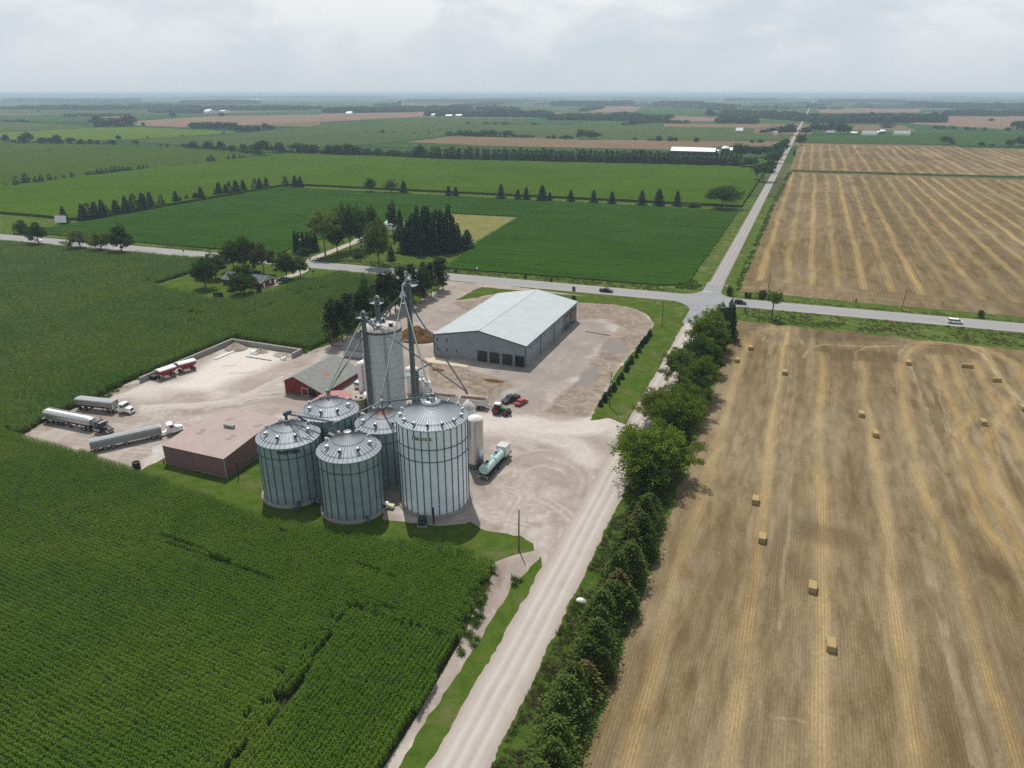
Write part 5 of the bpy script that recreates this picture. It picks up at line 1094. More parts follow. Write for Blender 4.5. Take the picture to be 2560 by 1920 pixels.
def cab_day(t, x, paintm, long_hood=True, sleeper=False, stacks=False, visor=False):
    """tractor unit whose cab back is at x; faces +x"""
    mb = MB(); h = 2.95
    mb.profile([(x, .95), (x, h-.1), (x+.15, h), (x+1.25, h+.02), (x+1.5, h-.12), (x+1.78, 2.0), (x+1.78, .95)], -1.12, 1.12, paintm, 'y'); mb.build('cab', t)
    hl = 1.9 if long_hood else 1.55; hz = 1.98 if long_hood else 1.9
    mb = MB(); mb.hexa([(x+1.76, -1.05, .75), (x+1.78+hl, -.92, .75), (x+1.78+hl, .92, .75), (x+1.76, 1.05, .75)], [(x+1.76, -.92, hz+.02), (x+1.78+hl-.12, -.62, hz-.25), (x+1.78+hl-.12, .62, hz-.25), (x+1.76, .92, hz+.02)], paintm); mb.build('hood', t)
    e = x+1.78+hl
    mb = MB(); mb.hexa([(e, -.55, .8), (e+.06, -.55, .8), (e+.06, .55, .8), (e, .55, .8)], [(e-.1, -.5, hz-.32), (e-.02, -.5, hz-.32), (e-.02, .5, hz-.32), (e-.1, .5, hz-.32)], M_chrome if long_hood else M_frame); mb.build('grille', t)
    MB().box(e-.25, e+.18, -1.18, 1.18, .42, .76, M_chrome if stacks else paintm).build('bumper', t)
    for s_ in (-1, 1):
        mb = MB(); mb.box(e-.12, e+.08, s_*.98-.16, s_*.98+.16, .85, 1.12, M_lamp); mb.build('headlight', t)
        mb = MB(); mb.profile([(x+1.78+hl-1.35, .55), (x+1.78+hl-1.35, .9), (x+1.78+hl-1.0, 1.12), (x+1.78+hl-.4, 1.12), (x+1.78+hl, .85), (x+1.78+hl, .6), (x+1.78+hl-.28, .95), (x+1.78+hl-1.05, .95)], s_*1.05-.15, s_*1.05+.15, paintm, 'y'); mb.build('fender', t)
        mb = MB(); mb.box(x+.55, x+1.35, s_*1.125-.012, s_*1.125+.012, 1.95, 2.65, M_glass); mb.build('side_window', t)
        mb = MB(); mb.box(x+1.72, x+1.82, s_*1.32-.10, s_*1.32+.10, 1.9, 2.6, M_frame).tube((x+1.6, s_*1.1, 2.5), (x+1.75, s_*1.3, 2.5), .03, M_frame, 5); mb.build('mirror', t)
        mb = MB(); mb.tube((x-.3, s_*.95, .72), (x+1.3, s_*.95, .72), .31, M_chrome, 14); mb.build('fuel_tank', t)
        if stacks: MB().tube((x-.1, s_*1.15, 1.0), (x-.1, s_*1.15, 3.9), .09, M_chrome, 10).build('exhaust_stack', t)
    mb = MB(); mb.hexa([(x+1.80, -.98, 2.0), (x+1.83, -.98, 2.0), (x+1.83, .98, 2.0), (x+1.80, .98, 2.0)], [(x+1.53, -.95, 2.82), (x+1.56, -.95, 2.82), (x+1.56, .95, 2.82), (x+1.53, .95, 2.82)], M_glass); mb.build('windscreen', t)
    if visor: MB().box(x+1.4, x+1.9, -1.05, 1.05, 2.84, 2.9, M_chrome).build('sun_visor', t)
def semi(label, win, rear, steer, axles, cabpaint, body, tr0, tr1, long_hood, stacks, wf=None):
    """axles: fractions measured from the rear axle on the photograph"""
    wa, wb = W(win, *rear), W(win, *steer); Ls = math.hypot(wb[0]-wa[0], wb[1]-wa[1]); t = thing('semi_truck', label, 'semi truck', (0, 0, 0), 0, 'articulated lorries in the yard')
    for ax in axles:
        p = W(win, *ax); x = (p[0]-wa[0])*(wb[0]-wa[0])/Ls+(p[1]-wa[1])*(wb[1]-wa[1])/Ls
        for s_ in (-1, 1): wheel(t, x, s_*1.05, .51, .46)
    for s_ in (-1, 1): wheel(t, Ls, s_*1.08, .51, .32)
    x0, x1 = tr0, Ls*tr1; cabx = Ls-1.78-(1.9 if long_hood else 1.55)+.72
    mb = MB(); mb.box(x0+.3, x1-2, -.5, -.3, .85, 1.15, M_frame).box(x0+.3, x1-2, .3, .5, .85, 1.15, M_frame).box(x1-3, Ls+1.0, -.45, .45, .72, .98, M_frame if cabpaint != M_white else M_white); mb.build('chassis', t)
    MB().box(x0-.12, x0, -1.25, 1.25, .5, .85, M_frame).build('rear_bumper', t)
    for s_ in (-1, 1): MB().box(x1-3.4, x1-3.25, s_*.9-.08, s_*.9+.08, .1, 1.2, M_frame).build('landing_leg', t)
    body(t, x0, x1); cab_day(t, cabx, cabpaint, long_hood, False, stacks, stacks); locate(t, (0, -1.2), wa, wb); return t
def hopper_body(t, x0, x1):
    pr = [(-.55, 1.15), (.55, 1.15), (1.28, 1.7), (1.28, 3.05), (-1.28, 3.05), (-1.28, 1.7)]
    MB().profile(pr, x0, x1, M_alu2).build('trailer_body', t); mb = MB(); mb.profile([(-1.30, 3.05), (1.30, 3.05), (1.2, 3.22), (0, 3.38), (-1.2, 3.22)], x0-.05, x1+.05, M_tarp)
    mb.build('tarp', t); mb = MB()
    for s_ in (-1, 1): mb.box(x0-.1, x1+.1, s_*1.32-.05, s_*1.32+.05, 2.98, 3.1, M_chrome)
    mb.build('top_rail', t); mb = MB(); mb.box(x1+.05, x1+.25, -1.2, -1.0, 1.0, 3.3, M_chrome).box(x1+.05, x1+.25, 1.0, 1.2, 1.0, 3.3, M_chrome).box(x1+.05, x1+.2, -1.2, 1.2, 3.2, 3.35, M_chrome); mb.build('front_frame', t)
def tank_body(t, x0, x1):
    def oval(k, z=0): return [(1.25*k*math.copysign(abs(math.cos(a))**.7, math.cos(a)), 2.35+z+1.12*k*math.copysign(abs(math.sin(a))**.75, math.sin(a))) for a in [2*math.pi*i/28 for i in range(28)]]
    mb = MB(); st = [(x0, .86, 0), (x0+.35, 1.0, 0), (x1-.5, 1.0, 0), (x1, .84, 0)]; v = []; n = 28
    for x, k, z in st: v += [(x, a, b) for a, b in oval(k)]
    f = []
    for j in range(3): f += [(j*n+i, j*n+(i+1) % n, (j+1)*n+(i+1) % n, (j+1)*n+i) for i in range(n)]
    mb.add(v, f, M_chrome, True); mb.add(v, [tuple(range(n-1, -1, -1)), tuple(range(3*n, 4*n))], M_chrome); mb.build('trailer_tank', t)
    mb = MB(); mb.hexa([(x0+.5, -.55, 3.44), (x1-.9, -.55, 3.44), (x1-.9, .55, 3.44), (x0+.5, .55, 3.44)], [(x0+.5, -.5, 3.52), (x1-.9, -.5, 3.52), (x1-.9, .5, 3.52), (x0+.5, .5, 3.52)], M_white); mb.build('top_cover', t)
    mb = MB(); mb.tube((x0-.2, 1.0, 3.45), (x1-2.5, 1.0, 3.45), .15, M_alu2, 10).tube((x0-.2, 1.0, 3.45), (x0-.3, .2, 2.4), .12, M_alu2, 8); mb.build('unloading_auger', t)
    mb = MB(); mb.box(x0+.2, x0+7, -.95, .95, 1.05, 1.45, M_alu2).hexa([(x0+5, -.5, .75), (x0+7, -.5, .75), (x0+7, .5, .75), (x0+5, .5, .75)], [(x0+4, -1, 1.5), (x0+8, -1, 1.5), (x0+8, 1, 1.5), (x0+4, 1, 1.5)], M_alu2); mb.build('belly_hopper', t)
    MB().box(x0-.3, x0-.05, -1.2, 1.2, 1.0, 1.15, M_white).build('rear_step', t)
def flat_body(t, x0, x1):
    MB().profile([(-1.28, 1.15), (1.28, 1.15), (1.28, 2.45), (-1.28, 2.45)], x0, x1, siding('ribbed trailer side', (.20, .205, .20), 9, .25, .5, None, 'x')).build('trailer_body', t)
    MB().profile([(-1.32, 2.45), (1.32, 2.45), (1.1, 2.9), (.4, 3.2), (-.4, 3.2), (-1.1, 2.9)], x0-.04, x1+.04, M_tarp).build('tarp', t)
    mb = MB(); mb.box(x0-.1, x0+.0, -1.32, 1.32, 1.1, 3.0, M_alu2); mb.build('tailgate', t); MB().profile([(-1.3, 1.2), (1.3, 1.2), (1.3, 2.5), (1.05, 2.95), (.4, 3.26), (-.4, 3.26), (-1.05, 2.95), (-1.3, 2.5)], x1+.03, x1+.12, M_white).build('bulkhead', t)
    mb = MB(); mb.box(x0, x1, -1.3, -1.24, 1.02, 1.16, M_rim).box(x0, x1, 1.24, 1.3, 1.02, 1.16, M_rim); mb.build('side_rail', t)
M_navy = paint('navy truck paint', (.012, .016, .030), .3)
semi('white day cab lorry with a grey hopper trailer, parked nearest the block wall', 'C2', (580, 380), (1275, 455), [(580, 380), (672, 388), (985, 425), (1050, 432)], M_white, hopper_body, -1.0, .70, False, False)
semi('black long nosed lorry with twin stacks and a silver white topped tank trailer', 'C2', (100, 572), (940, 740), [(100, 572), (180, 592), (245, 604), (310, 616), (435, 642), (640, 692), (706, 702)], M_navy, tank_body, -1.0, .77, True, True)
semi('white lorry with a long dark grey tarped trailer, nose hidden behind the pinkish shed', 'C2', (835, 995), (2060, 720), [(835, 995), (960, 967), (1080, 942), (1265, 897), (1655, 810), (1742, 790)], M_white, flat_body, -1.1, .765, True, False)
# red gravity wagons
def wagon(label, p_r, p_f):
    t = thing('grain_wagon', label, 'grain wagon', (0, 0, 0), 0, 'red gravity wagons'); M_wr = paint('wagon red', (.24, .028, .026), .45, 0, .2)
    mb = MB(); mb.hexa([(1.0, -.45, 1.0), (3.9, -.45, 1.0), (3.9, .9, 1.25), (1.0, .9, 1.25)], [(-.2, -1.35, 2.35), (5.2, -1.35, 2.35), (5.2, 1.35, 2.35), (-.2, 1.35, 2.35)], M_wr)
    mb.hexa([(-.2, -1.35, 2.35), (5.2, -1.35, 2.35), (5.2, 1.35, 2.35), (-.2, 1.35, 2.35)], [(-.2, -1.35, 2.95), (5.2, -1.35, 2.95), (5.2, 1.35, 2.95), (-.2, 1.35, 2.95)], M_wr); mb.build('hopper', t)
    MB().profile([(-1.39, 2.94), (1.39, 2.94), (1.2, 3.2), (.5, 3.38), (-.5, 3.38), (-1.2, 3.2)], -.24, 5.24, paint('white roll tarp', (.66, .67, .68), .6, 0, .08)).build('tarp', t)
    mb = MB(); mb.box(-.1, 5.1, -.5, -.38, .62, .8, M_frame).box(-.1, 5.1, .38, .5, .62, .8, M_frame)
    for x in (.6, 4.4): mb.box(x-.07, x+.07, -1.0, 1.0, .5, .64, M_frame); mb.tube((x, -.9, .6), (x, -1.2, 2.3), .06, M_wr, 6).tube((x, .9, .6), (x, 1.2, 2.3), .06, M_wr, 6)
    mb.tube((-.1, 0, .7), (-2.0, 0, .45), .07, M_frame, 6); mb.build('running_gear', t)
    MB().box(2.1, 2.9, -.75, -.40, 1.0, 1.6, M_wr).build('chute_door', t)
    M_wrim = paint('tan wagon rim', (.30, .24, .15), .5)
    for x in (.6, 4.4):
        for s_ in (-1, 1): wheel(t, x, s_*1.05, .48, .42, M_wrim)
    locate(t, (.6, -1.2), p_r, p_f)
wagon('red grain wagon with a white tarp, nearer the lorries of the coupled pair', W('R5', 350, 558), W('R5', 487, 512))
wagon('red grain wagon with a white tarp, farther along the block wall of the coupled pair', W('R5', 592, 472), W('R5', 738, 432))
# nurse tanker trailer
M_teal = paint('pale aqua plastic', (.42, .60, .57), .35, 0, .06)
ra, rb = W('C3', 690, 1548), W('C3', 1105, 1130); TK = thing('tank_trailer', 'flat trailer carrying two pale aqua tanks and a white box', 'tank trailer', (0, 0, 0)); TL = 13.6
mb = MB(); mb.box(0, TL, -1.25, 1.25, .95, 1.15, M_frame).box(.2, TL-.4, -.5, -.3, .6, .95, M_frame).box(.2, TL-.4, .3, .5, .6, .95, M_frame); mb.build('flatbed', TK)
mb = MB(); mb.box(-.1, .02, -1.25, 1.25, .45, 1.15, M_rim).box(-.13, -.1, -.7, .7, .6, .9, M_black); mb.build('rear_board', TK)
for x in (.3, 5.0):
    mb = MB(); pr = []
    mb.tube((x+.2, 0, 2.35), (x+4.2, 0, 2.35), 1.18, M_teal, 32); mb.tube((x, 0, 2.35), (x+.2, 0, 2.35), .95, M_teal, 32, r1=1.18); mb.tube((x+4.2, 0, 2.35), (x+4.45, 0, 2.35), 1.18, M_teal, 32, r1=.95); tk = mb.build('aqua_tank', TK)
    mb = MB()
    for k in range(5): mb.tube((x+.55+.8*k, 0, 2.35), (x+.67+.8*k, 0, 2.35), 1.205, paint('white hoop', (.66, .70, .69), .5), 32)
    mb.build('hoops', tk); mb = MB()
    for s_ in (-.28, .28): mb.box(x+.6, x+3.9, s_-.04, s_+.04, 3.56, 3.62, M_frame)
    for k in range(7): mb.box(x+.6+.5*k, x+.68+.5*k, -.28, .28, 3.56, 3.61, M_frame)
    mb.box(x+1.7, x+2.4, -.3, .3, 3.55, 3.75, M_frame); mb.build('top_walkway', tk)
mb = MB(); mb.box(10.0, 12.6, -1.2, 1.2, 1.15, 3.6, paint('white box panel', (.56, .56, .55), .5, 0, .08)); bx = mb.build('equipment_box', TK)
MB().box(10.35, 12.25, -1.225, -1.2, 1.5, 3.2, M_white).build('door', bx); MB().box(9.97, 12.63, -1.23, 1.23, 3.52, 3.68, paint('grey box roof', (.40, .40, .39), .6)).build('roof', bx)
for x in (1.0, 2.3, 3.6, 6.2):
    for s_ in (-1, 1): wheel(TK, x, s_*1.05, .5, .45)
for s_ in (-1, 1): MB().box(10.6, 10.75, s_*.9-.08, s_*.9+.08, .0, .95, M_frame).build('landing_leg', TK)
locate(TK, (0, -1.2), W('C3', 765, 1556), (W('C3', 765, 1556)[0]+.3, W('C3', 765, 1556)[1]+13.6))
# dump trailers behind the tractor
def dump_trailer(label, pa, pb, L_, hitch):
    t = thing('dump_trailer', label, 'dump trailer', (0, 0, 0), 0, 'white dump trailers'); M_tw = paint('white trailer panel', (.60, .60, .59), .5, 0, .08, 1, .4, (.42, .38, .34))
    mb = MB(); z0, z1 = 1.15, 2.75
    mb.box(0, L_, -1.25, -1.18, z0, z1, M_tw).box(0, L_, 1.18, 1.25, z0, z1, M_tw).box(0, .08, -1.18, 1.18, z0, z1, M_tw).box(L_-.08, L_, -1.18, 1.18, z0, z1+.35, M_tw).box(.08, L_-.08, -1.18, 1.18, z0, z0+.1, M_tw)
    for k in range(int(L_/.9)): mb.box(.4+.9*k, .5+.9*k, -1.31, -1.25, z0, z1, M_tw)
    mb.build('box_body', t); MB().box(.1, L_-.1, -1.17, 1.17, z0+.1, z1-.45, M_dirtp).build('load', t)
    mb = MB()
    for k in range(4): mb.tube((L_*(k+.5)/4, -1.2, z1), (L_*(k+.5)/4, 1.2, z1), .06, paint('rusty hoop', (.22, .10, .07), .7), 6)
    mb.build('tarp_bows', t); mb = MB(); mb.box(.2, L_-.2, -.45, -.3, .75, z0, M_frame).box(.2, L_-.2, .3, .45, .75, z0, M_frame).tube((L_-.3, 0, .8), (L_+hitch, 0, .65), .09, M_frame, 6); mb.build('chassis', t)
    for x in (L_*.68, L_*.82):
        for s_ in (-1, 1): wheel(t, x, s_*1.0, .5, .42)
    for s_ in (-1, 1): wheel(t, L_*.12, s_*1.0, .5, .42)
    locate(t, (0, -1.25), pa, pb)
da, db = W('C3', 300, 318, 1.15), W('C3', 733, 362, 1.15); dl = math.hypot(db[0]-da[0], db[1]-da[1])
ux, uy = (db[0]-da[0])/dl, (db[1]-da[1])/dl
dump_trailer('white open dump trailer with a brown load, hitched right behind the green tractor', da, db, dl, 1.9)
dump_trailer('white open dump trailer, the rear one of the pair behind the tallest bin', (da[0]-ux*8.1, da[1]-uy*8.1), da, 7.2, .8)
def tractor():
    t = thing('farm_tractor', 'green farm tractor with red wheel centres and a white cab roof', 'tractor', (0, 0, 0)); M_g = paint('tractor green', (.020, .085, .022), .35, 0, .1); M_rr = paint('red wheel centre', (.34, .022, .020), .4)
    for s_ in (-1, 1): wheel(t, 0, s_*1.0, 1.02, .68, M_rr, 2); wheel(t, 2.75, s_*.95, .78, .58, M_rr, 2)
    mb = MB(); mb.box(-.5, 2.9, -.35, .35, .75, 1.2, M_frame); mb.build('chassis', t)
    mb = MB(); mb.hexa([(1.0, -.42, 1.15), (3.5, -.36, 1.0), (3.5, .36, 1.0), (1.0, .42, 1.15)], [(1.0, -.42, 2.0), (3.3, -.30, 1.62), (3.3, .30, 1.62), (1.0, .42, 2.0)], M_g); mb.build('hood', t)
    mb = MB(); mb.box(3.5, 4.1, -.5, .5, .6, 1.25, M_frame); mb.build('front_weight', t)
    mb = MB(); mb.hexa([(-.75, -.75, 1.25), (1.0, -.6, 1.25), (1.0, .6, 1.25), (-.75, .75, 1.25)], [(-.55, -.72, 2.85), (.7, -.68, 2.85), (.7, .68, 2.85), (-.55, .72, 2.85)], M_glass); mb.build('cab', t)
    mb = MB(); mb.hexa([(-.8, -.85, 2.85), (.95, -.8, 2.85), (.95, .8, 2.85), (-.8, .85, 2.85)], [(-.65, -.7, 3.08), (.8, -.65, 3.08), (.8, .65, 3.08), (-.65, .7, 3.08)], M_white); mb.build('cab_roof', t)
    for s_ in (-1, 1):
        mb = MB(); v = []; n = 8
        for i in range(n+1):
            a = R(20+140*i/n); v += [(1.14*math.cos(a), s_*.65, 1.02+1.14*math.sin(a)), (1.14*math.cos(a), s_*1.25, 1.02+1.14*math.sin(a)), (1.20*math.cos(a), s_*1.25, 1.02+1.2*math.sin(a)), (1.20*math.cos(a), s_*.65, 1.02+1.2*math.sin(a))]
        for i in range(n): 
            for j in range(4): mb.add([v[4*i+j], v[4*i+(j+1) % 4], v[4*i+4+(j+1) % 4], v[4*i+4+j]], [(0, 1, 2, 3)], M_g)
        mb.build('fender', t); mb = MB(); mb.tube((.95, s_*.7, 1.3), (.68, s_*.74, 2.85), .05, M_frame, 6).tube((-.7, s_*.76, 1.3), (-.55, s_*.74, 2.85), .05, M_frame, 6); mb.build('cab_post', t)
    MB().tube((1.15, -.5, 1.9), (1.15, -.5, 3.0), .06, M_chrome, 8).build('exhaust_stack', t)
    locate(t, (0, -1.3), W('C3', 882, 497), W('C3', 1046, 527))
tractor()
def car(label, cat, paintm, kind, center=None, rz=0, group=None, name=None):
    """kind: sedan, suv, van, pickup, boxvan; nose towards +x"""
    Lc, Wc, H1, H2 = dict(sedan=(4.6, 1.8, .92, 1.45), suv=(4.8, 1.9, 1.05, 1.78), van=(5.1, 1.98, 1.05, 1.76), pickup=(5.8, 2.0, 1.12, 1.9), boxvan=(5.6, 2.0, 1.15, 2.15))[kind]
    t = thing(name or 'parked_car', label, cat, (center[0], center[1], .045), rz, group); h = Lc/2; w = Wc/2
    hood = dict(sedan=1.25, suv=1.2, van=.95, pickup=1.45, boxvan=.85)[kind]
    pr = [(-h, .38), (-h, H1-.06), (-h+.12, H1), (h-hood, H1), (h-.25, H1-.20), (h, H1-.38), (h, .38)]
    mb = MB(); mb.profile([(a, b) for a, b in pr], -w, w, paintm, 'y'); mb.build('body', t)
    c0, c1 = dict(sedan=(-h+.75, h-hood), suv=(-h+.06, h-hood), van=(-h+.06, h-hood+.25), pickup=(-h+1.95, h-hood), boxvan=(-h+.05, h-hood+.1))[kind]
    s0, s1 = dict(sedan=(.55, .85), suv=(.28, .75), van=(.22, .9), pickup=(.12, .75), boxvan=(.05, .5))[kind]
    wi = w-.16; mb = MB(); mb.hexa([(c0, -w+.05, H1), (c1, -w+.05, H1), (c1, w-.05, H1), (c0, w-.05, H1)], [(c0+s0, -wi, H2-.04), (c1-s1, -wi, H2-.04), (c1-s1, wi, H2-.04), (c0+s0, wi, H2-.04)], M_glass if kind != 'boxvan' else paintm); mb.build('greenhouse', t)
    mb = MB(); mb.hexa([(c0+s0-.02, -wi-.02, H2-.04), (c1-s1+.02, -wi-.02, H2-.04), (c1-s1+.02, wi+.02, H2-.04), (c0+s0-.02, wi+.02, H2-.04)], [(c0+s0+.06, -wi+.1, H2+.03), (c1-s1-.06, -wi+.1, H2+.03), (c1-s1-.06, wi-.1, H2+.03), (c0+s0+.06, wi-.1, H2+.03)], paintm)
    xs = (c0+s0*.5, (c0+c1)/2-.1, c1-s1*.5)
    for x in ((c0+c1+s0-s1)/2,)+(((c0+c1)/2+.9,) if kind == 'van' else ()): 
        for s_ in (-1, 1): mb.hexa([(x-.06, s_*(w-.045), H1), (x+.06, s_*(w-.045), H1), (x+.06, s_*(w-.02), H1), (x-.06, s_*(w-.02), H1)], [(x-.06, s_*(wi+.005), H2), (x+.06, s_*(wi+.005), H2), (x+.06, s_*(wi+.03), H2), (x-.06, s_*(wi+.03), H2)], paintm)
    mb.build('roof', t)
    if kind == 'pickup':
        mb = MB(); mb.box(-h+.1, c0-.1, -w+.12, w-.12, H1+.002, H1+.02, M_black).box(-h, c0, -w, -w+.1, H1, H1+.12, paintm).box(-h, c0, w-.1, w, H1, H1+.12, paintm).box(-h, -h+.1, -w, w, H1, H1+.12, paintm); mb.build('bed', t)
    if kind == 'boxvan':
        mb = MB(); mb.box(-h-.0, -h+.02, -.8, -.08, 1.35, 1.9, M_glass); mb.build('rear_window', t); mb = MB(); mb.box(-h-.0, -h+.02, .08, .8, 1.35, 1.9, M_glass); mb.build('rear_window', t)
    for s_ in (-1, 1):
        for x in (-h+.95, h-.95): wheel(t, x, s_*(w-.1), .35 if kind in ('sedan', 'van') else .40, .24)
        MB().box(h-.12, h+.02, s_*(w-.3)-.17, s_*(w-.3)+.17, H1-.42, H1-.26, M_lamp).build('headlight', t); MB().box(-h-.02, -h+.1, s_*(w-.16)-.12, s_*(w-.16)+.12, H1-.32, H1-.12, M_tail).build('tail_light', t)
    return t
M_cd = paint('charcoal car paint', (.025, .030, .035), .25, .2); M_cr = paint('bright red car paint', (.42, .022, .025), .25, 0, .05); M_plum = paint('plum car paint', (.045, .014, .026), .25, .1); M_cw = paint('white car paint', (.78, .79, .80), .25, 0, .03); M_cb = paint('black blue car paint', (.012, .016, .022), .25, .2); M_cs = paint('grey blue car paint', (.12, .16, .19), .3, .4)
car('charcoal pickup parked beside the green tractor and the red car', 'pickup truck', M_cd, 'pickup', (-67.9, 169.6), R(65+180), None, 'pickup_truck')
car('small bright red car parked beside the charcoal pickup', 'car', M_cr, 'sedan', (-64.5, 169.0), R(75))
hr = math.atan(.0319)
car('black pickup driving along the highway past the steel hall', 'pickup truck', M_cb, 'pickup', (-73.3, HW(-73.3)-2.1), hr, None, 'pickup_truck')
car('dark plum sport utility car on the highway by the crossroads', 'car', M_plum, 'suv', (W('B1', 466, 398)[0], HW(-17)-2.1), hr, None, 'car')
car('white minivan driving along the highway between the stubble fields', 'minivan', M_cw, 'van', (60.0, HW(60)-2.1), hr, None, 'minivan')
p = W('A4', 308, 276); car('white car on the highway beside the leaning roadside tree', 'car', M_cw, 'sedan', (p[0], HW(p[0])-1.9), hr, None, 'car')
p = W('B5', 1305, 790); car('grey blue pickup parked in the drive at the brick bungalow', 'pickup truck', M_cs, 'pickup', (p[0]+1.6, p[1]+1.4), R(205), None, 'pickup_truck')
p = W('C1', 255, 780); car('white delivery van parked between the red barn and the magenta laddered bin', 'van', M_cw, 'boxvan', (p[0], p[1]+3.0), R(92), None, 'parked_van')
# ================================================================== POLES AND SIGNS
M_wood = paint('weathered pole wood', (.105, .085, .065), .9, 0, .25, 2)
def pole(label, p, h, arm=True, tr=False, lean=(0, 0)):
    t = thing('utility_pole', label, 'utility pole', (p[0], p[1], 0)); MB().tube((0, 0, -.3), (lean[0], lean[1], h), .17, M_wood, 10, r1=.11).build('pole', t)
    if arm: mb = MB(); mb.box(-1.1, 1.1, -.06, .06, h-.7, h-.56, M_wood).tube((-1, 0, h-.56), (-1, 0, h-.3), .05, M_pale, 6).tube((1, 0, h-.56), (1, 0, h-.3), .05, M_pale, 6); mb.build('crossarm', t)
    if tr: mb = MB(); mb.tube((.3, -.1, h-2.6), (.3, -.1, h-1.7), .28, M_pale, 12); mb.build('transformer', t); MB().box(.12, .3, -.3, .2, h-3.9, h-3.5, M_white).build('meter_box', t)
pole('dark wooden pole on the grass edge by the maize corner', (-40.4, 105.0), 8.9, False)
pole('tall pole with a grey transformer beside the row of spruce saplings', (-41.2, 176.2), 10.4, False, True)
pole('bare pole on the grass corner south of the crossroads', (-41.6, 254.5), 9.7, False)
pole('slightly leaning pole at the stubble edge, farther from the crossroads', (43.1, 311.5), 8.4, False, False, (.5, 0))
pole('pole rising behind the shrubs at the stubble edge near the crossroads', W('B1', 638, 322), 8.6, False)
pole('slender pole in the soybean verge opposite the black pickup', W('A6', 1952, 228), 8.2, False)
pole('slender faint pole on the highway verge beyond the brick bungalow trees', W('B5', 432, 345), 9.0, False)
p = W('B5', 1635, 432); t = thing('yard_lamp_pole', 'pole with a white lamp box in front of the spruce clump', 'lamp pole', (p[0], p[1], 0)); MB().tube((0, 0, 0), (-.2, 0, 10.5), .16, M_wood, 8, r1=.1).build('pole', t); MB().box(-.75, -.1, -.3, .3, 7.9, 8.7, M_white).build('lamp_box', t); MB().box(-.4, .4, -.2, .2, 1.1, 1.9, M_white).build('meter_box', t)
def sign(name, label, p, h, w, ph, mat, posts=1, rz=0, pm=None):
    t = thing(name, label, 'sign', (p[0], p[1], 0), rz)
    for i in range(posts):
        x = 0 if posts == 1 else (-w*.35 if i == 0 else w*.35); MB().tube((x, 0, 0), (x, 0, h), .06, pm or M_steel, 6).build('post', t)
    MB().box(-w/2, w/2, -.09, -.04, h-ph, h, mat).build('panel', t); return t
M_sgrey = paint('grey sign back', (.20, .21, .21), .5, .3)
sign('road_sign', 'brown topped sign on two posts behind the steel hall', W('A6', 1372, 302), 5.0, 1.6, 2.1, paint('brown grey sign', (.10, .09, .085), .6), 2, -.3)
sign('road_sign', 'small white sign in the verge left of the steel hall roof', W('A6', 608, 104), 3.0, 1.0, .8, M_white)
sign('road_sign', 'white backed stop sign on the corner nearest the dark round shrub', W('R4', 845, 235), 2.9, .8, .8, M_white)
sign('road_sign', 'pale sign on the weedy corner of the soybean field', W('R4', 480, 178), 2.8, .7, .7, M_sgrey)
sign('road_sign', 'brown marker post on the highway verge between the two stubble edge poles', W('B1', 1175, 406), 3.0, .6, 1.6, paint('brown marker', (.12, .075, .06), .7))
sign('road_sign', 'orange yellow sign on the verge of the far gravel road', W('T3', 607, 820), 2.4, 1.5, 1.1, paint('orange sign', (.45, .20, .02), .5))
sign('road_sign', 'dark roadside sign on the highway verge before the bungalow trees', W('A4', 1274, 384), 3.0, .9, .9, M_frame)
t = thing('billboard', 'white tilted billboard standing by a lone spruce beyond the highway', 'billboard', (W('A4', 422, 168)[0], W('A4', 422, 168)[1], 0), R(10))
mb = MB(); mb.hexa([(-4.4, -.1, 1.2), (4.4, -.1, 1.2), (4.4, .1, 1.2), (-4.4, .1, 1.2)], [(-4.4, .8, 5.6), (4.4, .8, 5.6), (4.4, 1.0, 5.6), (-4.4, 1.0, 5.6)], M_white); mb.build('panel', t)
mb = MB(); mb.hexa([(-4.45, .75, 5.5), (4.45, .75, 5.5), (4.45, 1.05, 5.5), (-4.45, 1.05, 5.5)], [(-4.45, .82, 6.0), (4.45, .82, 6.0), (4.45, 1.12, 6.0), (-4.45, 1.12, 6.0)], paint('orange billboard edge', (.40, .13, .03), .6)); mb.build('top_board', t)
for x in (-3.6, 0, 3.6): MB().tube((x, .4, 0), (x, .5, 4), .12, M_wood, 6).build('post', t)
p = W('B5', 1790, 700); t = thing('mailbox', 'dark mailbox on a post beside the bungalow drive', 'mailbox', (p[0], p[1], 0)); MB().box(-.08, .08, -.08, .08, 0, 1.3, M_wood).build('post', t); MB().box(-.5, .5, -.25, .25, 1.3, 2.0, M_frame).build('box', t)
p = W('R4', 1443, 575); t = thing('mailbox', 'dark mailbox on a post in the verge beside the young roadside tree', 'mailbox', (p[0], p[1], 0)); MB().box(-.08, .08, -.08, .08, 0, 1.2, M_wood).build('post', t); MB().box(-.3, .3, -.5, .5, 1.2, 1.8, M_frame).build('box', t)
p = W('B5', 480, 1040); t = thing('trampoline', 'dark netted trampoline on the bungalow lawn by the maize', 'trampoline', (p[0], p[1], 0)); MB().lathe([(2.0, .8), (2.0, .9), (.01, .92)], M_frame, 28).build('mat', t)
mb = MB(); mb.lathe([(2.0, .9), (2.0, 2.4)], paint('dark net', (.018, .026, .035), .8), 28, caps=False); mb.build('net', t)
for i in range(6): a = i*math.pi/3; MB().tube((2.03*math.cos(a), 2.03*math.sin(a), 0), (2.03*math.cos(a), 2.03*math.sin(a), 2.5), .05, M_steel, 6).build('leg', t)
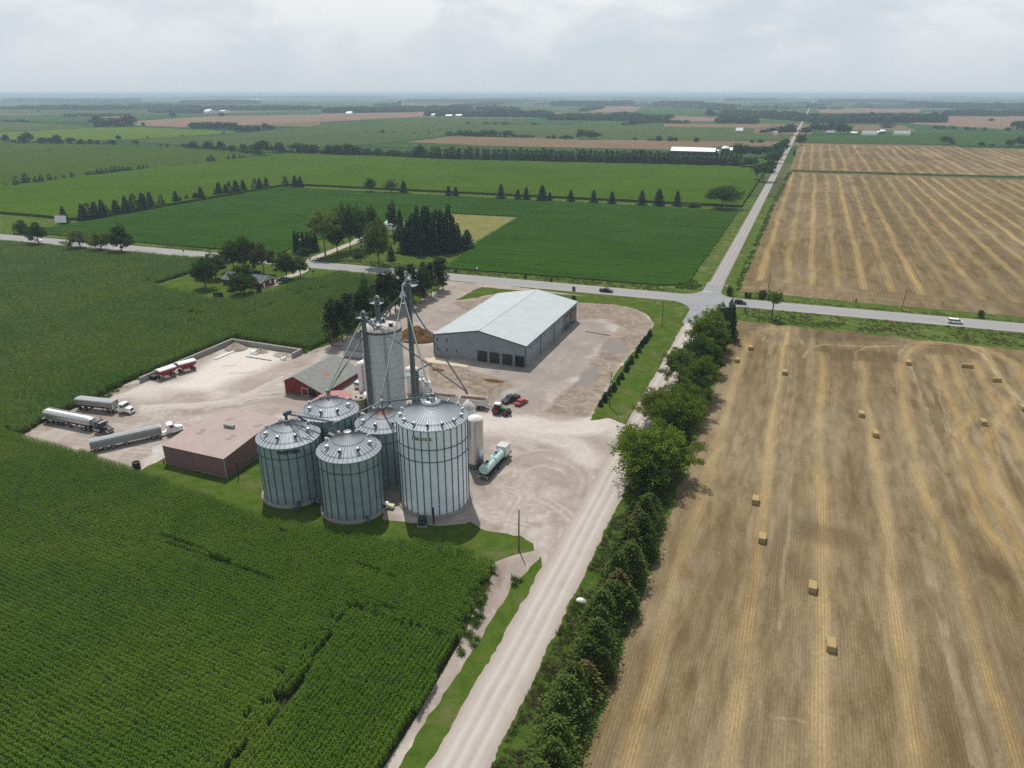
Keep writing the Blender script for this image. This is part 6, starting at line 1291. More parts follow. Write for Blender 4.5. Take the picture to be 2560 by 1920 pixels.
# fence round the pale hay plot, with young trees on posts
def fence(label, a, b, n):
    t = thing('field_fence', label, 'fence', (a[0], a[1], 0)); dx, dy = b[0]-a[0], b[1]-a[1]
    for i in range(n): x, y = dx*i/(n-1), dy*i/(n-1); MB().tube((x, y, 0), (x, y, 1.5), .12, M_wood, 6).build('post', t)
    mb = MB()
    for z in (.7, 1.3): mb.tube((0, 0, z), (dx, dy, z), .02, M_wood, 4)
    mb.build('wire', t)
fence('post fence down the near side of the pale hay plot', W('T2', 1250, 850), W('T2', 1005, 980), 26)
fence('post fence across the far end of the pale hay plot', W('T2', 835, 832), W('T2', 1250, 848), 14)
# ================================================================== STRAW BALES
def straw():
    m, N, L, bs = new_mat('pressed straw'); o = objc(N); n = noise(N, L, vscale(N, L, o, (1, 1, 6)), 3.0, 5, .7); c = mixc(N, L, ramp(N, L, n, .3, .7), (.24, .17, .065), (.40, .30, .13)); L.new(c, bs.inputs['Base Color']); bs.inputs['Roughness'].default_value = .95; bump(N, L, bs, n, .7, .05); return m
def bale_mesh():
    t = thing('straw_bale', 'big square straw bale', 'straw bale', (0, 0, 0), 0); mb = MB(); rn = random.Random(3); nx, ny = 6, 4
    M_s = straw(); L_, w, h, r_ = 1.2, .66, 1.15, .07
    pr = [(-w+r_, 0), (w-r_, 0), (w, r_), (w, h-r_), (w-r_, h), (-w+r_, h), (-w, h-r_), (-w, r_)]
    mb.profile(pr, -L_, L_, M_s); mb.build('bale', t); mb = MB()
    for k in (-.5, -.3, -.1, .1, .3, .5): mb.box(-L_-.006, L_+.006, k-.012, k+.012, h+.001, h+.012, paint('twine', (.16, .12, .06), .9))
    o = mb.build('twine', t); o['kind'] = 'stuff'; return t
bale = bale_mesh(); used_b = set(); LB = 'straw bales left on the near stubble'
for w, x, y, rz, lab in [('B2', 1290, 1000, 91, 'straw bale nearest the camera, on the third straw swath from the hedge'), ('B2', 1202, 722, 88, 'straw bale second nearest the camera, just left of the third straw swath'),
        ('B2', 962, 485, 90, 'straw bale on the second swath, the nearer of two facing the spruce hedge'), ('B2', 930, 302, 89, 'straw bale on the second swath, the farther of two facing the spruce hedge'),
        ('B1', 1298, 1208, 92, 'straw bale mid field on the right edge of the fourth swath, nearer of two'), ('B1', 1212, 1085, 90, 'straw bale mid field on the left edge of the fourth swath, farther of two'),
        ('B1', 1962, 1135, 95, 'straw bale alone on the sixth swath, towards the right side'), ('B1', 2205, 1045, 100, 'straw bale cut by the right edge of the photo'), ('B1', 2042, 872, 8, 'straw bale at the bend of the outermost swath'),
        ('B1', 1862, 785, 2, 'wide lying straw bale, far right near the headland'), ('B1', 1500, 766, 85, 'straw bale where the fifth swath meets the headland'), ('B1', 740, 826, 90, 'straw bale on the second swath near the roadside headland'),
        ('B1', 448, 750, 88, 'straw bale close to the broadleaf hedge, the nearer of two on the first swath'), ('B1', 530, 674, 92, 'straw bale beside the first swath bend, the farther of two near the hedge')]:
    p = W(w, x, y); place(bale, used_b, (p[0], p[1]+.5, .01), R(rz), 1.0 if rz != 2 else (1.35, 1.0, 1.0), lab, LB)
# ================================================================== HOMES AND FAR FARMS
M_brick = ground_mat('red brick', (.13, .040, .028), (.17, .06, .04), 2.0, (6.0, .2)); M_slate = paint('blue grey shingles', (.075, .085, .10), .8, 0, .15)
HB = thing('brick_bungalow', 'low red brick bungalow with a blue grey roof among trees', 'house', (-227, 248.5, 0)); gable_building(HB, -4.4, 4.4, -10.6, 10.7, 2.7, 2.7, 0, 4.9, .15, M_brick, M_slate, M_white, M_conc, .4, .12, 'y')
MB().add([(10.72, -4.2, 2.75), (10.72, 4.2, 2.75), (10.72, 0, 4.75)], [(0, 1, 2)], paint('pale blue gable', (.36, .44, .48), .6)).build('gable_panel', HB)
MB().box(10.71, 10.76, 1.2, 2.3, 1.1, 2.3, M_white).build('window', HB); MB().box(10.71, 10.76, -2.9, -2.0, .15, 2.3, M_white).build('door', HB); MB().box(-1.6, -.9, -.4, .4, 4.3, 5.8, M_brick).build('chimney', HB)
for x in (-8, -3, 3): MB().box(x, x+1.6, -4.46, -4.41, 1.0, 2.2, M_glass).build('window', HB)
FH = thing('farmhouse', 'white two storey farmhouse half hidden by big trees', 'house', (-217.5, 337, 0)); gable_building(FH, -5.2, 5.2, -4.5, 4.5, 5.2, 5.2, 0, 8.0, .4, siding('white boards', (.60, .60, .58), 20, .08), M_slate, None, M_conc, .4, .14)
for x in (-4.0, -1.5, 1.5): 
    for z in (1.2, 3.6): w = MB().box(x-.5, x+.5, -4.58, -4.52, z, z+1.3, M_glass).build('window', FH); MB().box(x-.85, x-.55, -4.6, -4.52, z, z+1.3, paint('green shutter', (.02, .045, .03), .6)).box(x+.55, x+.85, -4.6, -4.52, z, z+1.3, paint('green shutter', (.02, .045, .03), .6)).build('shutters', w)
p = W('A5', 1050, 262); GB = thing('farm_shed', 'shed with a pale green roof among the farmyard trees', 'shed', (p[0], p[1], 0)); gable_building(GB, -7, 7, -4, 4, 3.4, 3.4, 0, 5.0, .1, M_white, paint('pale green roofing', (.20, .34, .28), .5), None, None, .3, .12, 'y')
M_wroof = paint('white metal roofing', (.72, .73, .74), .45, 0, .05); M_dwall = paint('dark barn side', (.035, .04, .05), .8)
def far_barn(label, w, xl, xr, yb, depth, eave, ridge, wall, roof, name='barn', cat='barn', fl=0.0):
    a, b = W(w, xl, yb), W(w, xr, yb+(0)); L_ = math.hypot(b[0]-a[0], b[1]-a[1])*math.cos(math.atan2(b[1]-a[1], b[0]-a[0])-0); L_ = abs(b[0]-a[0])+.01; cx_ = (a[0]+b[0])/2; y = (a[1]+b[1])/2
    t = thing(name, label, cat, (cx_, y+depth/2, 0)); gable_building(t, -depth/2, depth/2, -L_/2, L_/2, eave, eave, 0, ridge, 0, wall, roof, None, None, .4, .15, 'y'); return t
far_barn('very long white roofed barn behind the dense spruce windbreak', 'C4', 400, 1045, 312, 18, 4.6, 9.0, M_dwall, M_wroof)
far_barn('short white roofed barn beside the dark tower silo', 'C4', 1118, 1282, 300, 14, 5.0, 8.0, M_dwall, M_wroof)
def far_silo(label, w, x, yb, yt, r, mat, top, name='tower_silo'):
    p = W(w, x, yb); h = height_at(p, px(w, x, yt)[1]); t = thing(name, label, 'silo', (p[0], p[1], 0)); MB().lathe([(r, 0), (r, h-r*.5)], mat, 28, caps=False).build('wall', t); MB().lathe([(r+.05, h-r*.5), (r*.8, h-r*.18), (r*.4, h-.05), (.02, h)], top, 28, caps=False).build('dome', t)
M_nsilo = paint('navy silo steel', (.016, .022, .045), .4)
far_silo('dark navy tower silo beside the very long white barn', 'C4', 1173, 312, 195, 6.0, M_nsilo, M_white); far_silo('short pale feed bin at the end of the very long white barn', 'C4', 1080, 316, 244, 3.4, M_pale, M_pale, 'feed_bin')
M_gwall = paint('grey barn boards', (.27, .28, .28), .8); M_groof = paint('dull green roofing', (.18, .30, .26), .6); M_ggrey = paint('dull grey roofing', (.22, .23, .235), .7)
for a in [('grey gabled barn standing alone in the field left of the far road', 'T3', 438, 482, 326, 22, 4.675, 10.4, M_gwall, paint('pale grey barn roof', (.42, .43, .44), .7)), ('little white house at the roadside trees', 'T3', 672, 696, 338, 12, 5.1, 7.6, M_white, M_ggrey), ('grey roofed house between the roadside trees and the dark barn', 'T3', 996, 1046, 334, 14, 3.4, 7.2, M_gwall, M_ggrey),
        ('dark barn with a white base in the far green field', 'T3', 1218, 1304, 343, 24, 3.5, 9.36, M_white, M_ggrey), ('green roofed shed farthest right in the far green field', 'T3', 1415, 1510, 342, 18, 4.25, 8.8, M_white, M_groof), ('small pale shed next to the far roadside trees', 'T3', 1148, 1184, 336, 12, 3.4, 5.6, M_gwall, M_wroof), ('low white shed between the dark barn and the small silo', 'T3', 1304, 1336, 332, 12, 3.4, 5.6, M_white, M_wroof),
        ('white barn, the left one of two at the wood edge in the middle distance', 'T2', 764, 810, 230, 26, 5.6, 9.36, M_gwall, M_wroof), ('white barn, the right one of two at the wood edge in the middle distance', 'T2', 826, 870, 228, 26, 5.6, 9.36, M_gwall, M_wroof), ('small white house left of the two white barns at the wood edge', 'T2', 680, 704, 226, 24, 7, 10.4, M_white, M_wroof), ('pale farmhouse by the long wood above the pink field', 'T2', 160, 190, 216, 26, 6.3, 10.4, M_white, M_wroof),
        ('white barn with a high gable among the far left woods', 'T1', 1245, 1290, 208, 40, 9.8, 17.68, M_white, M_wroof), ('white shed beside two lone trees far left', 'T1', 1340, 1380, 202, 40, 8.4, 11.44, M_white, M_wroof), ('white shed, left of a pair below the far left woods', 'T1', 532, 562, 178, 40, 9.8, 13.52, M_white, M_wroof), ('white shed, right of a pair below the far left woods', 'T1', 582, 616, 182, 40, 8.4, 11.44, M_white, M_wroof), ('white shed at the left edge of the photo below the woods', 'T1', 12, 52, 182, 40, 8.4, 12.48, M_white, M_wroof), ('white barn at the end of the pink field', 'T1', 2118, 2158, 214, 34, 7, 12.48, M_gwall, M_wroof),
        ('white farm buildings on the hazy plain near the centre', 'T2', 1285, 1330, 134, 60, 14, 20.8, M_white, M_wroof), ('long pale shed far away beside the far road', 'T3', 1072, 1108, 138, 50, 9.8, 14.56, paint('dull red wall', (.25, .08, .07), .8), M_wroof), ('pale house on the ridge where the far road ends', 'T3', 846, 896, 112, 70, 14, 20.8, M_white, M_wroof), ('white roof between the woods left of the far road', 'T3', 478, 500, 214, 24, 6.8, 12.8, M_white, M_wroof), ('long white shed on the hazy far left plain', 'T1', 1525, 1600, 128, 80, 14, 16.5, M_white, M_wroof)]:
    far_barn(*a)
far_silo('tall dark silo among the distant woods left of centre', 'T2', 487, 168, 122, 13, M_dwall, M_ggrey); far_silo('white topped dark silo beside the far dark barn', 'T3', 1341, 332, 305, 7, M_nsilo, M_white)
far_silo('pale narrow silo behind the farm with the high gabled barn', 'T1', 1290, 196, 178, 10, M_pale, M_pale)
# ================================================================== VEGETATION
def leaf_mat(name, a, b, var=.55, trans=.36, rough=.6, rare=None, field=None):
    m, N, L, bs = new_mat(name); g = N.new('ShaderNodeNewGeometry'); oi = N.new('ShaderNodeObjectInfo')
    c = mixc(N, L, g.outputs['Random Per Island'], a, b)
    if rare: c = mixc(N, L, ramp(N, L, g.outputs['Random Per Island'], .9, .97), c, rare)
    if field:
        p = pos(N); f1 = noise(N, L, p, .022, 5, .65, 1.0); f2 = noise(N, L, p, .11, 4, .6, .6)
        c = mixc(N, L, ramp(N, L, f1, .42, .62, 0, .75), c, field); c = mixc(N, L, ramp(N, L, f2, .5, .7, 0, .35), c, a)
    k = ramp(N, L, oi.outputs['Random'], 0, 1, 1-var*.35, 1+var*.35)
    n = noise(N, L, objc(N), .55, 3, .6); k = math_(N, L, 'MULTIPLY', k, ramp(N, L, n, .3, .7, 1-var*.4, 1+var*.4))
    mm = N.new('ShaderNodeVectorMath'); mm.operation = 'SCALE'; L.new(c, mm.inputs[0]); L.new(k, mm.inputs['Scale'])
    L.new(mm.outputs[0], bs.inputs['Base Color']); bs.inputs['Roughness'].default_value = rough; bs.inputs['Specular IOR Level'].default_value = .08
    if trans:
        t = N.new('ShaderNodeBsdfTranslucent'); L.new(mm.outputs[0], t.inputs['Color']); mx = N.new('ShaderNodeMixShader'); mx.inputs[0].default_value = trans
        L.new(bs.outputs[0], mx.inputs[1]); L.new(t.outputs[0], mx.inputs[2]); L.new(mx.outputs[0], N['Material Output'].inputs['Surface'])
    return m
M_maple = leaf_mat('maple leaves', (.084, .138, .011), (.162, .220, .025)); M_dkleaf = leaf_mat('dark broad leaves', (.034, .072, .009), (.068, .116, .016)); M_pale_l = leaf_mat('pale elm leaves', (.090, .132, .018), (.170, .21, .036))
M_brown_l = leaf_mat('bronze tinged leaves', (.048, .058, .014), (.085, .086, .024)); M_spruce = leaf_mat('spruce needles', (.014, .036, .012), (.030, .066, .020), .5, .12); M_cedar = leaf_mat('cedar sprays', (.034, .064, .009), (.088, .128, .021), .6, .22, rare=(.12, .09, .03))
M_rust_c = leaf_mat('rusty cedar sprays', (.060, .068, .014), (.12, .105, .03), .5, .2); M_pine = leaf_mat('pine needles', (.016, .030, .010), (.038, .055, .017), .6, .1, rare=(.065, .05, .02)); M_farleaf = leaf_mat('distant leaves', (.030, .064, .013), (.055, .100, .021), .6, .25)
M_bark = paint('bark', (.085, .065, .05), .95, 0, .3, 2.0); M_barkl = paint('pale bark', (.15, .13, .105), .95, 0, .3, 2.0)
NR = np.random.RandomState(7)
def unit(v): return v/(np.linalg.norm(v, axis=1, keepdims=True)+1e-9)
def leaves(P, D, ln, wd, rs):
    n = len(P); D = unit(D); S = unit(np.cross(D, rs.normal(size=(n, 3)))); l = (ln*rs.uniform(.6, 1.4, n))[:, None]; w = (wd*rs.uniform(.6, 1.4, n))[:, None]
    V = np.stack([P, P+D*l*.5+S*w*.5, P+D*l, P+D*l*.5-S*w*.5], 1).reshape(-1, 3); F = np.arange(4*n).reshape(n, 4); return V, F
def broad(name, label, seed, h, rad, czf, nl, nleaf, ls, mat, bark=None, flat=1.0, lean=(0, 0), ragged=.5):
    """trunk, limbs that rise and arch outward, and leafy sprays along the outer part of every limb"""
    rs = np.random.RandomState(seed); t = thing(name, label, 'tree', (0, 0, 0)); mb = MB(); bk = bark or M_bark
    cz0 = h*czf; z0 = max(cz0, .06*h); top = Vector((lean[0], lean[1], h*.86)); r = h*.022
    mb.tube((0, 0, -.2), (lean[0]*.25, lean[1]*.25, z0+.12*h), r*1.2, bk, 9, r1=r*.8); mb.tube((lean[0]*.25, lean[1]*.25, z0+.12*h), top, r*.8, bk, 8, r1=r*.15); P = []; D = []
    nb = nl*2; per = nleaf/(nb*7.0)
    for i in range(nb):
        f = (i+.5)/nb; el = math.asin(min(1, .02+.98*f))*(1 if flat > .8 else .85) if i % 4 else rs.uniform(-.25, .5); az = i*2.399+rs.uniform(-.5, .5)
        reach = rs.uniform(.72, 1.0)*(1+ragged*.35*rs.uniform(-1, 1)); hz = (h-z0)*.52; cz = z0+hz*.92
        e = np.array([math.cos(az)*math.cos(el)*rad*reach+lean[0]*.7, math.sin(az)*math.cos(el)*rad*reach+lean[1]*.7, cz+math.sin(el)*hz*reach*flat*1.05-(1-math.sin(abs(el)))*hz*.18])
        st = np.array([lean[0]*.4, lean[1]*.4, min(z0+.1*h+rs.uniform(0, .35)*h, e[2]+.05*h)]); md = st*.45+e*.55+np.array([0, 0, .05*h])
        if i % 2 == 0: mb.tube(tuple(st), tuple(md), r*.32, bk, 5, r1=r*.2); mb.tube(tuple(md), tuple(e*.92+st*.08), r*.2, bk, 5, r1=.02)
        for j in range(7):
            u_ = rs.uniform(.38, 1.0)**.8; c = (1-u_)**2*st+2*u_*(1-u_)*md+u_*u_*e+rs.normal(size=3)*rad*.13*np.array([1, 1, .7]); k = max(4, int(per*rs.uniform(.4, 1.6)))
            out = c-np.array([0, 0, cz-.2*h]); out /= np.linalg.norm(out)+1e-6; sp = rad*rs.uniform(.11, .21); u = unit(rs.normal(size=(k, 3)))
            P.append(c+u*sp*rs.uniform(.3, 1.0, (k, 1))*np.array([1, 1, .62])+out*sp*.4*rs.uniform(-1, 1.6, (k, 1))); D.append(u*.55+out*.5+rs.normal(size=(k, 3))*.5)
    mb.build('trunk', t); P = np.concatenate(P); P[:, 2] = np.maximum(P[:, 2], .15)
    V, F = leaves(P, np.concatenate(D), ls*1.35, ls, rs); np_mesh('crown', V, F, mat, t); t['height'] = h; t['rad'] = rad; return t
def conifer(name, label, seed, h, rad, nlev, per, ln, mat, z0=.04, droop=.35, power=.85, wd=.38, dens=3, bark=None, ragged=.25, cat='tree'):
    rs = np.random.RandomState(seed); t = thing(name, label, cat, (0, 0, 0)); MB().tube((0, 0, -.2), (0, 0, h*.96), h*.016+.04, bark or M_bark, 8, r1=.02).build('trunk', t); P = []; D = []
    for i in range(nlev):
        f = i/(nlev-1); z = h*(z0+(1-z0)*f**.95); R_ = rad*(1-f)**power*rs.uniform(1-ragged, 1+ragged)+.02*h*(1-f)+.05; n = max(4, int(per*(R_/rad)**.7)); a0 = rs.uniform(0, 6.28)
        for j in range(n):
            a = a0+2*math.pi*j/n+rs.uniform(-.25, .25); rr = R_*rs.uniform(.72, 1.15)
            for s_ in range(dens):
                u = (s_+rs.uniform(.2, .9))/dens; p = np.array([math.cos(a)*rr*u, math.sin(a)*rr*u, z-droop*rr*u*u+rs.uniform(-.02, .02)*h]); P.append(p); D.append(np.array([math.cos(a+rs.uniform(-.7, .7)), math.sin(a+rs.uniform(-.7, .7)), rs.uniform(-.55, .25)]))
    P = np.array(P); D = np.array(D); V, F = leaves(P, D, ln, ln*wd*1.6, rs); np_mesh('crown', V, F, mat, t); t['height'] = h; t['rad'] = rad; return t
def pine(name, label, seed, h, rad, czf, ncl, mat):
    rs = np.random.RandomState(seed); t = thing(name, label, 'tree', (0, 0, 0)); mb = MB(); r = h*.016; mb.tube((0, 0, -.2), (0, 0, h*.97), r, M_barkl, 8, r1=.04); P = []; D = []
    for i in range(ncl):
        f = rs.uniform()**.8; z = h*(czf+(1-czf)*f); R_ = rad*(1-.75*f)*rs.uniform(.3, 1.05)*(1.0 if f > .12 else .7); a = rs.uniform(0, 6.28); c = np.array([math.cos(a)*R_, math.sin(a)*R_, z+.04*h*rs.uniform(-1, 1)])
        if i % 3 == 0: mb.tube((0, 0, z-.05*h), tuple(c), r*.28, M_barkl, 5, r1=.02)
        k = rs.randint(22, 46); u = unit(rs.normal(size=(k, 3))); P.append(c+u*np.array([1.0, 1.0, .55])*rad*.27*rs.uniform(.6, 1.2)); D.append(u+rs.normal(size=(k, 3))*.5)
    mb.build('trunk', t); V, F = leaves(np.concatenate(P), np.concatenate(D), .62, .34, rs); np_mesh('crown', V, F, mat, t); t['height'] = h; t['rad'] = rad; return t
def shrub(name, label, seed, h, rad, n, ls, mat):
    rs = np.random.RandomState(seed); t = thing(name, label, 'shrub', (0, 0, 0)); mb = MB()
    for i in range(5): a = rs.uniform(0, 6.28); mb.tube((0, 0, -.1), (math.cos(a)*rad*.5, math.sin(a)*rad*.5, h*.6), .06, M_bark, 5, r1=.02)
    mb.build('stem', t); P = []; D = []
    for i in range(9):
        c = np.array([rs.uniform(-.55, .55)*rad, rs.uniform(-.55, .55)*rad, h*rs.uniform(.25, .68)]); k = n//9; u = unit(rs.normal(size=(k, 3))); P.append(c+u*np.array([rad*.55, rad*.55, h*.36])*rs.uniform(.7, 1, (k, 1))); D.append(u+rs.normal(size=(k, 3))*.6)
    P = np.concatenate(P); P[:, 2] = np.maximum(P[:, 2], .02); V, F = leaves(P, np.concatenate(D), ls*1.3, ls, rs); np_mesh('crown', V, F, mat, t); t['height'] = h; t['rad'] = rad; return t
B_ = 'tree'
PT = dict(
    mapA=broad('maple_tree', B_, 11, 12, 5.6, .05, 30, 17000, .27, M_maple), mapB=broad('maple_tree', B_, 12, 12, 5.2, .05, 26, 15000, .27, M_maple, ragged=.9), mapC=broad('maple_tree', B_, 13, 12, 4.6, .06, 24, 13000, .26, M_pale_l, ragged=1.0),
    drkA=broad('broadleaf_tree', B_, 21, 12, 5.6, .07, 24, 7000, .42, M_dkleaf), drkB=broad('broadleaf_tree', B_, 22, 12, 4.8, .1, 18, 6000, .42, M_dkleaf, ragged=.8), drkC=broad('broadleaf_tree', B_, 23, 12, 5.0, .16, 14, 4200, .42, M_dkleaf, lean=(-1.5, 0), ragged=.9),
    elm=broad('elm_tree', B_, 31, 20, 7.5, .3, 20, 7000, .55, M_pale_l, M_barkl, ragged=.9), brz=broad('broadleaf_tree', B_, 32, 14, 5.5, .18, 18, 6000, .45, M_brown_l, M_barkl, ragged=.9), wil=broad('willow_tree', B_, 33, 12, 8.2, .2, 26, 8000, .42, M_dkleaf, flat=.75, ragged=.7),
    farA=broad('hedgerow_tree', B_, 41, 12, 5.4, .0, 12, 1100, 1.05, M_farleaf), farB=broad('hedgerow_tree', B_, 42, 12, 4.6, .0, 10, 900, 1.0, M_farleaf, ragged=.9), farC=broad('hedgerow_tree', B_, 43, 12, 6.4, .0, 12, 1200, 1.1, M_farleaf, flat=.8), yng=broad('young_tree', B_, 44, 9, 2.4, .36, 12, 2600, .26, M_maple),
    sprA=conifer('spruce_tree', B_, 51, 12, 3.7, 34, 22, .85, M_spruce), sprB=conifer('spruce_tree', B_, 52, 12, 3.3, 32, 20, .85, M_spruce, ragged=.4), sprC=conifer('spruce_tree', B_, 53, 12, 2.6, 30, 18, .85, M_spruce, z0=.08),
    fspA=conifer('spruce_tree', B_, 54, 12, 4.0, 16, 12, 1.7, M_spruce, dens=2), fspB=conifer('spruce_tree', B_, 55, 12, 3.4, 15, 11, 1.7, M_spruce, dens=2, ragged=.4),
    cedA=conifer('cedar_tree', B_, 61, 9, 2.3, 40, 40, .36, M_cedar, z0=.02, droop=-.25, power=.58, dens=5, ragged=.3), cedB=conifer('cedar_tree', B_, 62, 9, 2.0, 40, 38, .36, M_cedar, z0=.02, droop=-.1, power=.66, dens=5, ragged=.45), cedR=conifer('cedar_tree', B_, 63, 9, 1.7, 36, 34, .34, M_rust_c, z0=.05, droop=-.1, power=.8, dens=5, ragged=.4),
    pinA=pine('pine_tree', B_, 71, 16, 3.0, .24, 70, M_pine), pinB=pine('pine_tree', B_, 72, 16, 2.6, .3, 60, M_pine), pinC=pine('pine_tree', B_, 73, 16, 3.4, .2, 75, M_pine),
    sap=conifer('spruce_sapling', B_, 81, 2.4, .8, 14, 14, .34, M_spruce, dens=3, cat='sapling'), shrA=shrub('shrub', B_, 91, 2.5, 1.8, 900, .28, M_dkleaf), shrB=shrub('shrub', B_, 92, 2.5, 2.2, 900, .3, M_farleaf))
used_t = set(); tree_i = [0]
ORD1 = 'first second third fourth fifth sixth seventh eighth ninth tenth eleventh twelfth thirteenth fourteenth fifteenth sixteenth seventeenth eighteenth nineteenth'.split()
def nth(i):
    if i <= 19: return ORD1[i-1]
    t_ = ('twent', 'thirt', 'fort', 'fift', 'sixt', 'sevent')[i//10-2]; return t_+'ieth' if i % 10 == 0 else t_+'y-'+ORD1[i % 10-1]
def tree(kind, loc, h, w=None, label=None, group=None):
    """h and w in metres (w: crown width)"""
    p = PT[kind]; s = h/p['height']; sw = s*(1.28 if kind[:3] in ('spr', 'fsp') else 1) if w is None else w/(2*p['rad']); tree_i[0] += 1; rr = random.Random(tree_i[0]*7+3)
    return place(p, used_t, (loc[0], loc[1], 0), rr.uniform(0, 6.28), (sw*rr.uniform(.95, 1.05), sw*rr.uniform(.95, 1.05), s), label, group)
def depth_of(p, z=0): return (p[0]*math.sin(AZ)+p[1]*math.cos(AZ))*math.cos(PITCH)-(z-CAM_H)*math.sin(PITCH)
def tree_px(kind, w, x, yt, yb, wpx=None, label=None, group=None, hs=1.0):
    b = W(w, x, yb); h = height_at(b, px(w, x, yt)[1])*hs; s = WIN[w][2]
    return tree(kind, b, h, None if wpx is None else wpx/s*depth_of(b)/FOC*(1.02 if kind[:3] in ('map', 'drk', 'elm', 'brz', 'wil', 'far') else 1.1), label, group)
# --- hedge between the gravel road and the stubble: broadleaf first, then cedars
HB_ = 'trees of the roadside hedge'
for kind, c, z, h, wd, lab in [('mapA', (1529, 722), 6.5, 14.5, 12.5, 'full maple of the roadside hedge, nearest the crossroads'), ('mapC', (1470, 795), 5.0, 11.5, 10, 'loose limbed pale tree of the roadside hedge leaning over the gravel road'), ('mapB', (1512, 815), 5.5, 12, 11, 'green maple behind the loose limbed tree of the roadside hedge'),
        ('mapC', (1415, 880), 5, 11, 10.0, 'pale maple of the roadside hedge opposite the yard entrance'), ('mapA', (1455, 900), 5.6, 12.5, 12.0, 'dense maple of the roadside hedge beside the pole with the transformer'), ('mapB', (1490, 862), 5, 10, 9, 'dark maple on the field side of the roadside hedge'),
        ('mapA', (1388, 990), 6.0, 13.5, 15.0, 'largest bright green maple of the roadside hedge, at the last broadleaf place'), ('mapB', (1440, 985), 5.0, 12, 11, 'maple on the field side of the largest bright green maple'), ('drkA', (1505, 775), 4.5, 11, 10, 'shaded dark tree inside the roadside hedge below the full maple')]:
    p = G(c[0]/.86406, c[1]/.86406, z); tree(kind, p, h, wd, lab, HB_)
p = W('R4', 850, 720, 1.0); tree('sprA', (-17.6, 252), 13.5, 4.6, 'tall dark spruce behind the full maple, nearer the crossroads', HB_); tree('sprB', (-16.4, 247), 13.0, 4.8, 'tall dark spruce behind the full maple, farther from the crossroads', HB_)
hs_ = random.Random(31); yy = 127.0; i = 0
while yy < 262: tree(('shrA', 'drkB', 'shrA', 'mapB')[i % 4], (-20.6+hs_.uniform(-1.6, 1.6), yy), hs_.uniform(2.6, 4.2) if i % 2 == 0 else hs_.uniform(6.5, 9.0), hs_.uniform(4.5, 6.5) if i % 2 == 0 else hs_.uniform(7, 9), '%s understorey plant from the cedars below the roadside maples' % nth(i+1), 'understorey of the roadside hedge'); yy += hs_.uniform(5, 7.5); i += 1
rc = random.Random(9)
CED = [('cedA', 123, 7, 'first cedar below the largest maple'), ('cedB', 119.5, 8.5, 'tall cedar next to the first cedar below the maple'), ('cedR', 116, 7.5, 'brownish cedar, uppermost of the brown ones'), ('cedA', 113, 8.5, 'broad cedar just below the uppermost brownish cedar'), ('cedB', 109.5, 8, 'cedar facing the lone pole across the road'), ('cedR', 106.5, 6.8, 'brown tinged cedar facing the lone pole'), ('cedA', 103.5, 8.2, 'dark cedar halfway down the cedar hedge'), ('cedB', 100, 8.4, 'pointed cedar above the white stone'), ('cedR', 97, 7.0, 'brown topped cedar above the white stone'),
       ('cedA', 93.5, 7.2, 'rounded cedar beside the white stone'), ('cedA', 90, 7.8, 'wide cedar below the white stone'), ('cedB', 86.5, 7.6, 'narrow cedar below the white stone'), ('cedA', 83, 8.0, 'big dark cedar in the lower hedge'), ('cedB', 79.5, 7.4, 'dark cedar next above the rusty one'), ('cedR', 76.5, 5.6, 'small rusty dead cedar'), ('cedB', 74, 7.2, 'dark cedar right below the rusty dead one'), ('cedA', 71, 7.6, 'fourth cedar up from the bottom edge'), ('cedB', 68, 7.4, 'third cedar up from the bottom edge'), ('cedA', 64.5, 7.0, 'second cedar up from the bottom edge'), ('cedB', 61, 7.2, 'lowest cedar cut by the bottom edge'), ('cedA', 57.5, 7.0, 'cedar just below the bottom edge of the photo')]
for k, (kind, y, h, lab) in enumerate(CED): tree(kind, (-19.6+rc.uniform(-.9, .9), y), h*.98, 5.3 if kind != 'cedA' else 6.4, lab+' in the roadside hedge', HB_)
for k, (x, y) in enumerate([(-22.3, 121), (-22.0, 105), (-17.4, 111), (-21.8, 88), (-17.6, 80), (-17.2, 95)]): tree('cedB', (x, y), 5.6, 3.6, 'low filler cedar %s the cedar hedge, %s from the maples' % ('on the road side of' if x < -20 else 'on the field side of', nth([3, 2, 1, 1, 3, 2][k] if x > -20 else {121: 1, 105: 2, 88: 3}[y])), HB_)
mb = MB(); o = heap('boulder', 'white stone among the grass at the foot of the cedars', 'stone', *W('B3', 1272, 700), 1.0, .8, .9, M_white, 6, .3, 14)
# --- spruce rows round the soybean field
R1 = [('T1', *a) for a in [(400, 778, 880), (515, 760, 862), (545, 757, 858), (592, 748, 852), (638, 736, 845), (662, 770, 838), (720, 735, 828), (780, 713, 818), (830, 702, 808), (885, 692, 798), (930, 690, 788), (995, 707, 776), (1085, 682, 758), (1112, 716, 752), (1150, 702, 742), (1203, 690, 738), (1240, 657, 736), (1325, 672, 716), (1350, 628, 712), (1390, 640, 706), (1415, 626, 704), (1455, 613, 698), (1500, 612, 690), (1570, 607, 676), (1598, 602, 672), (1640, 598, 666), (1757, 592, 657), (1815, 586, 660), (1848, 590, 660)]]
for i, (w, x, a, b) in enumerate(R1): tree_px(('sprA', 'sprB', 'fspA')[i % 3], w, x, a, b, 60 if i in (0, 15, 16) else None, '%s spruce from the billboard along the soybean field edge' % nth(i+1), 'spruces along the left soybean edge')
R2 = [('T2', *a) for a in [(515, 622, 696), (790, 650, 712), (834, 658, 714), (1113, 645, 731), (1215, 675, 735), (1268, 662, 738), (1365, 650, 743), (1412, 690, 743), (1540, 680, 749), (1680, 680, 756), (1793, 688, 761), (1976, 680, 768), (2080, 672, 771), (2192, 686, 775)]]
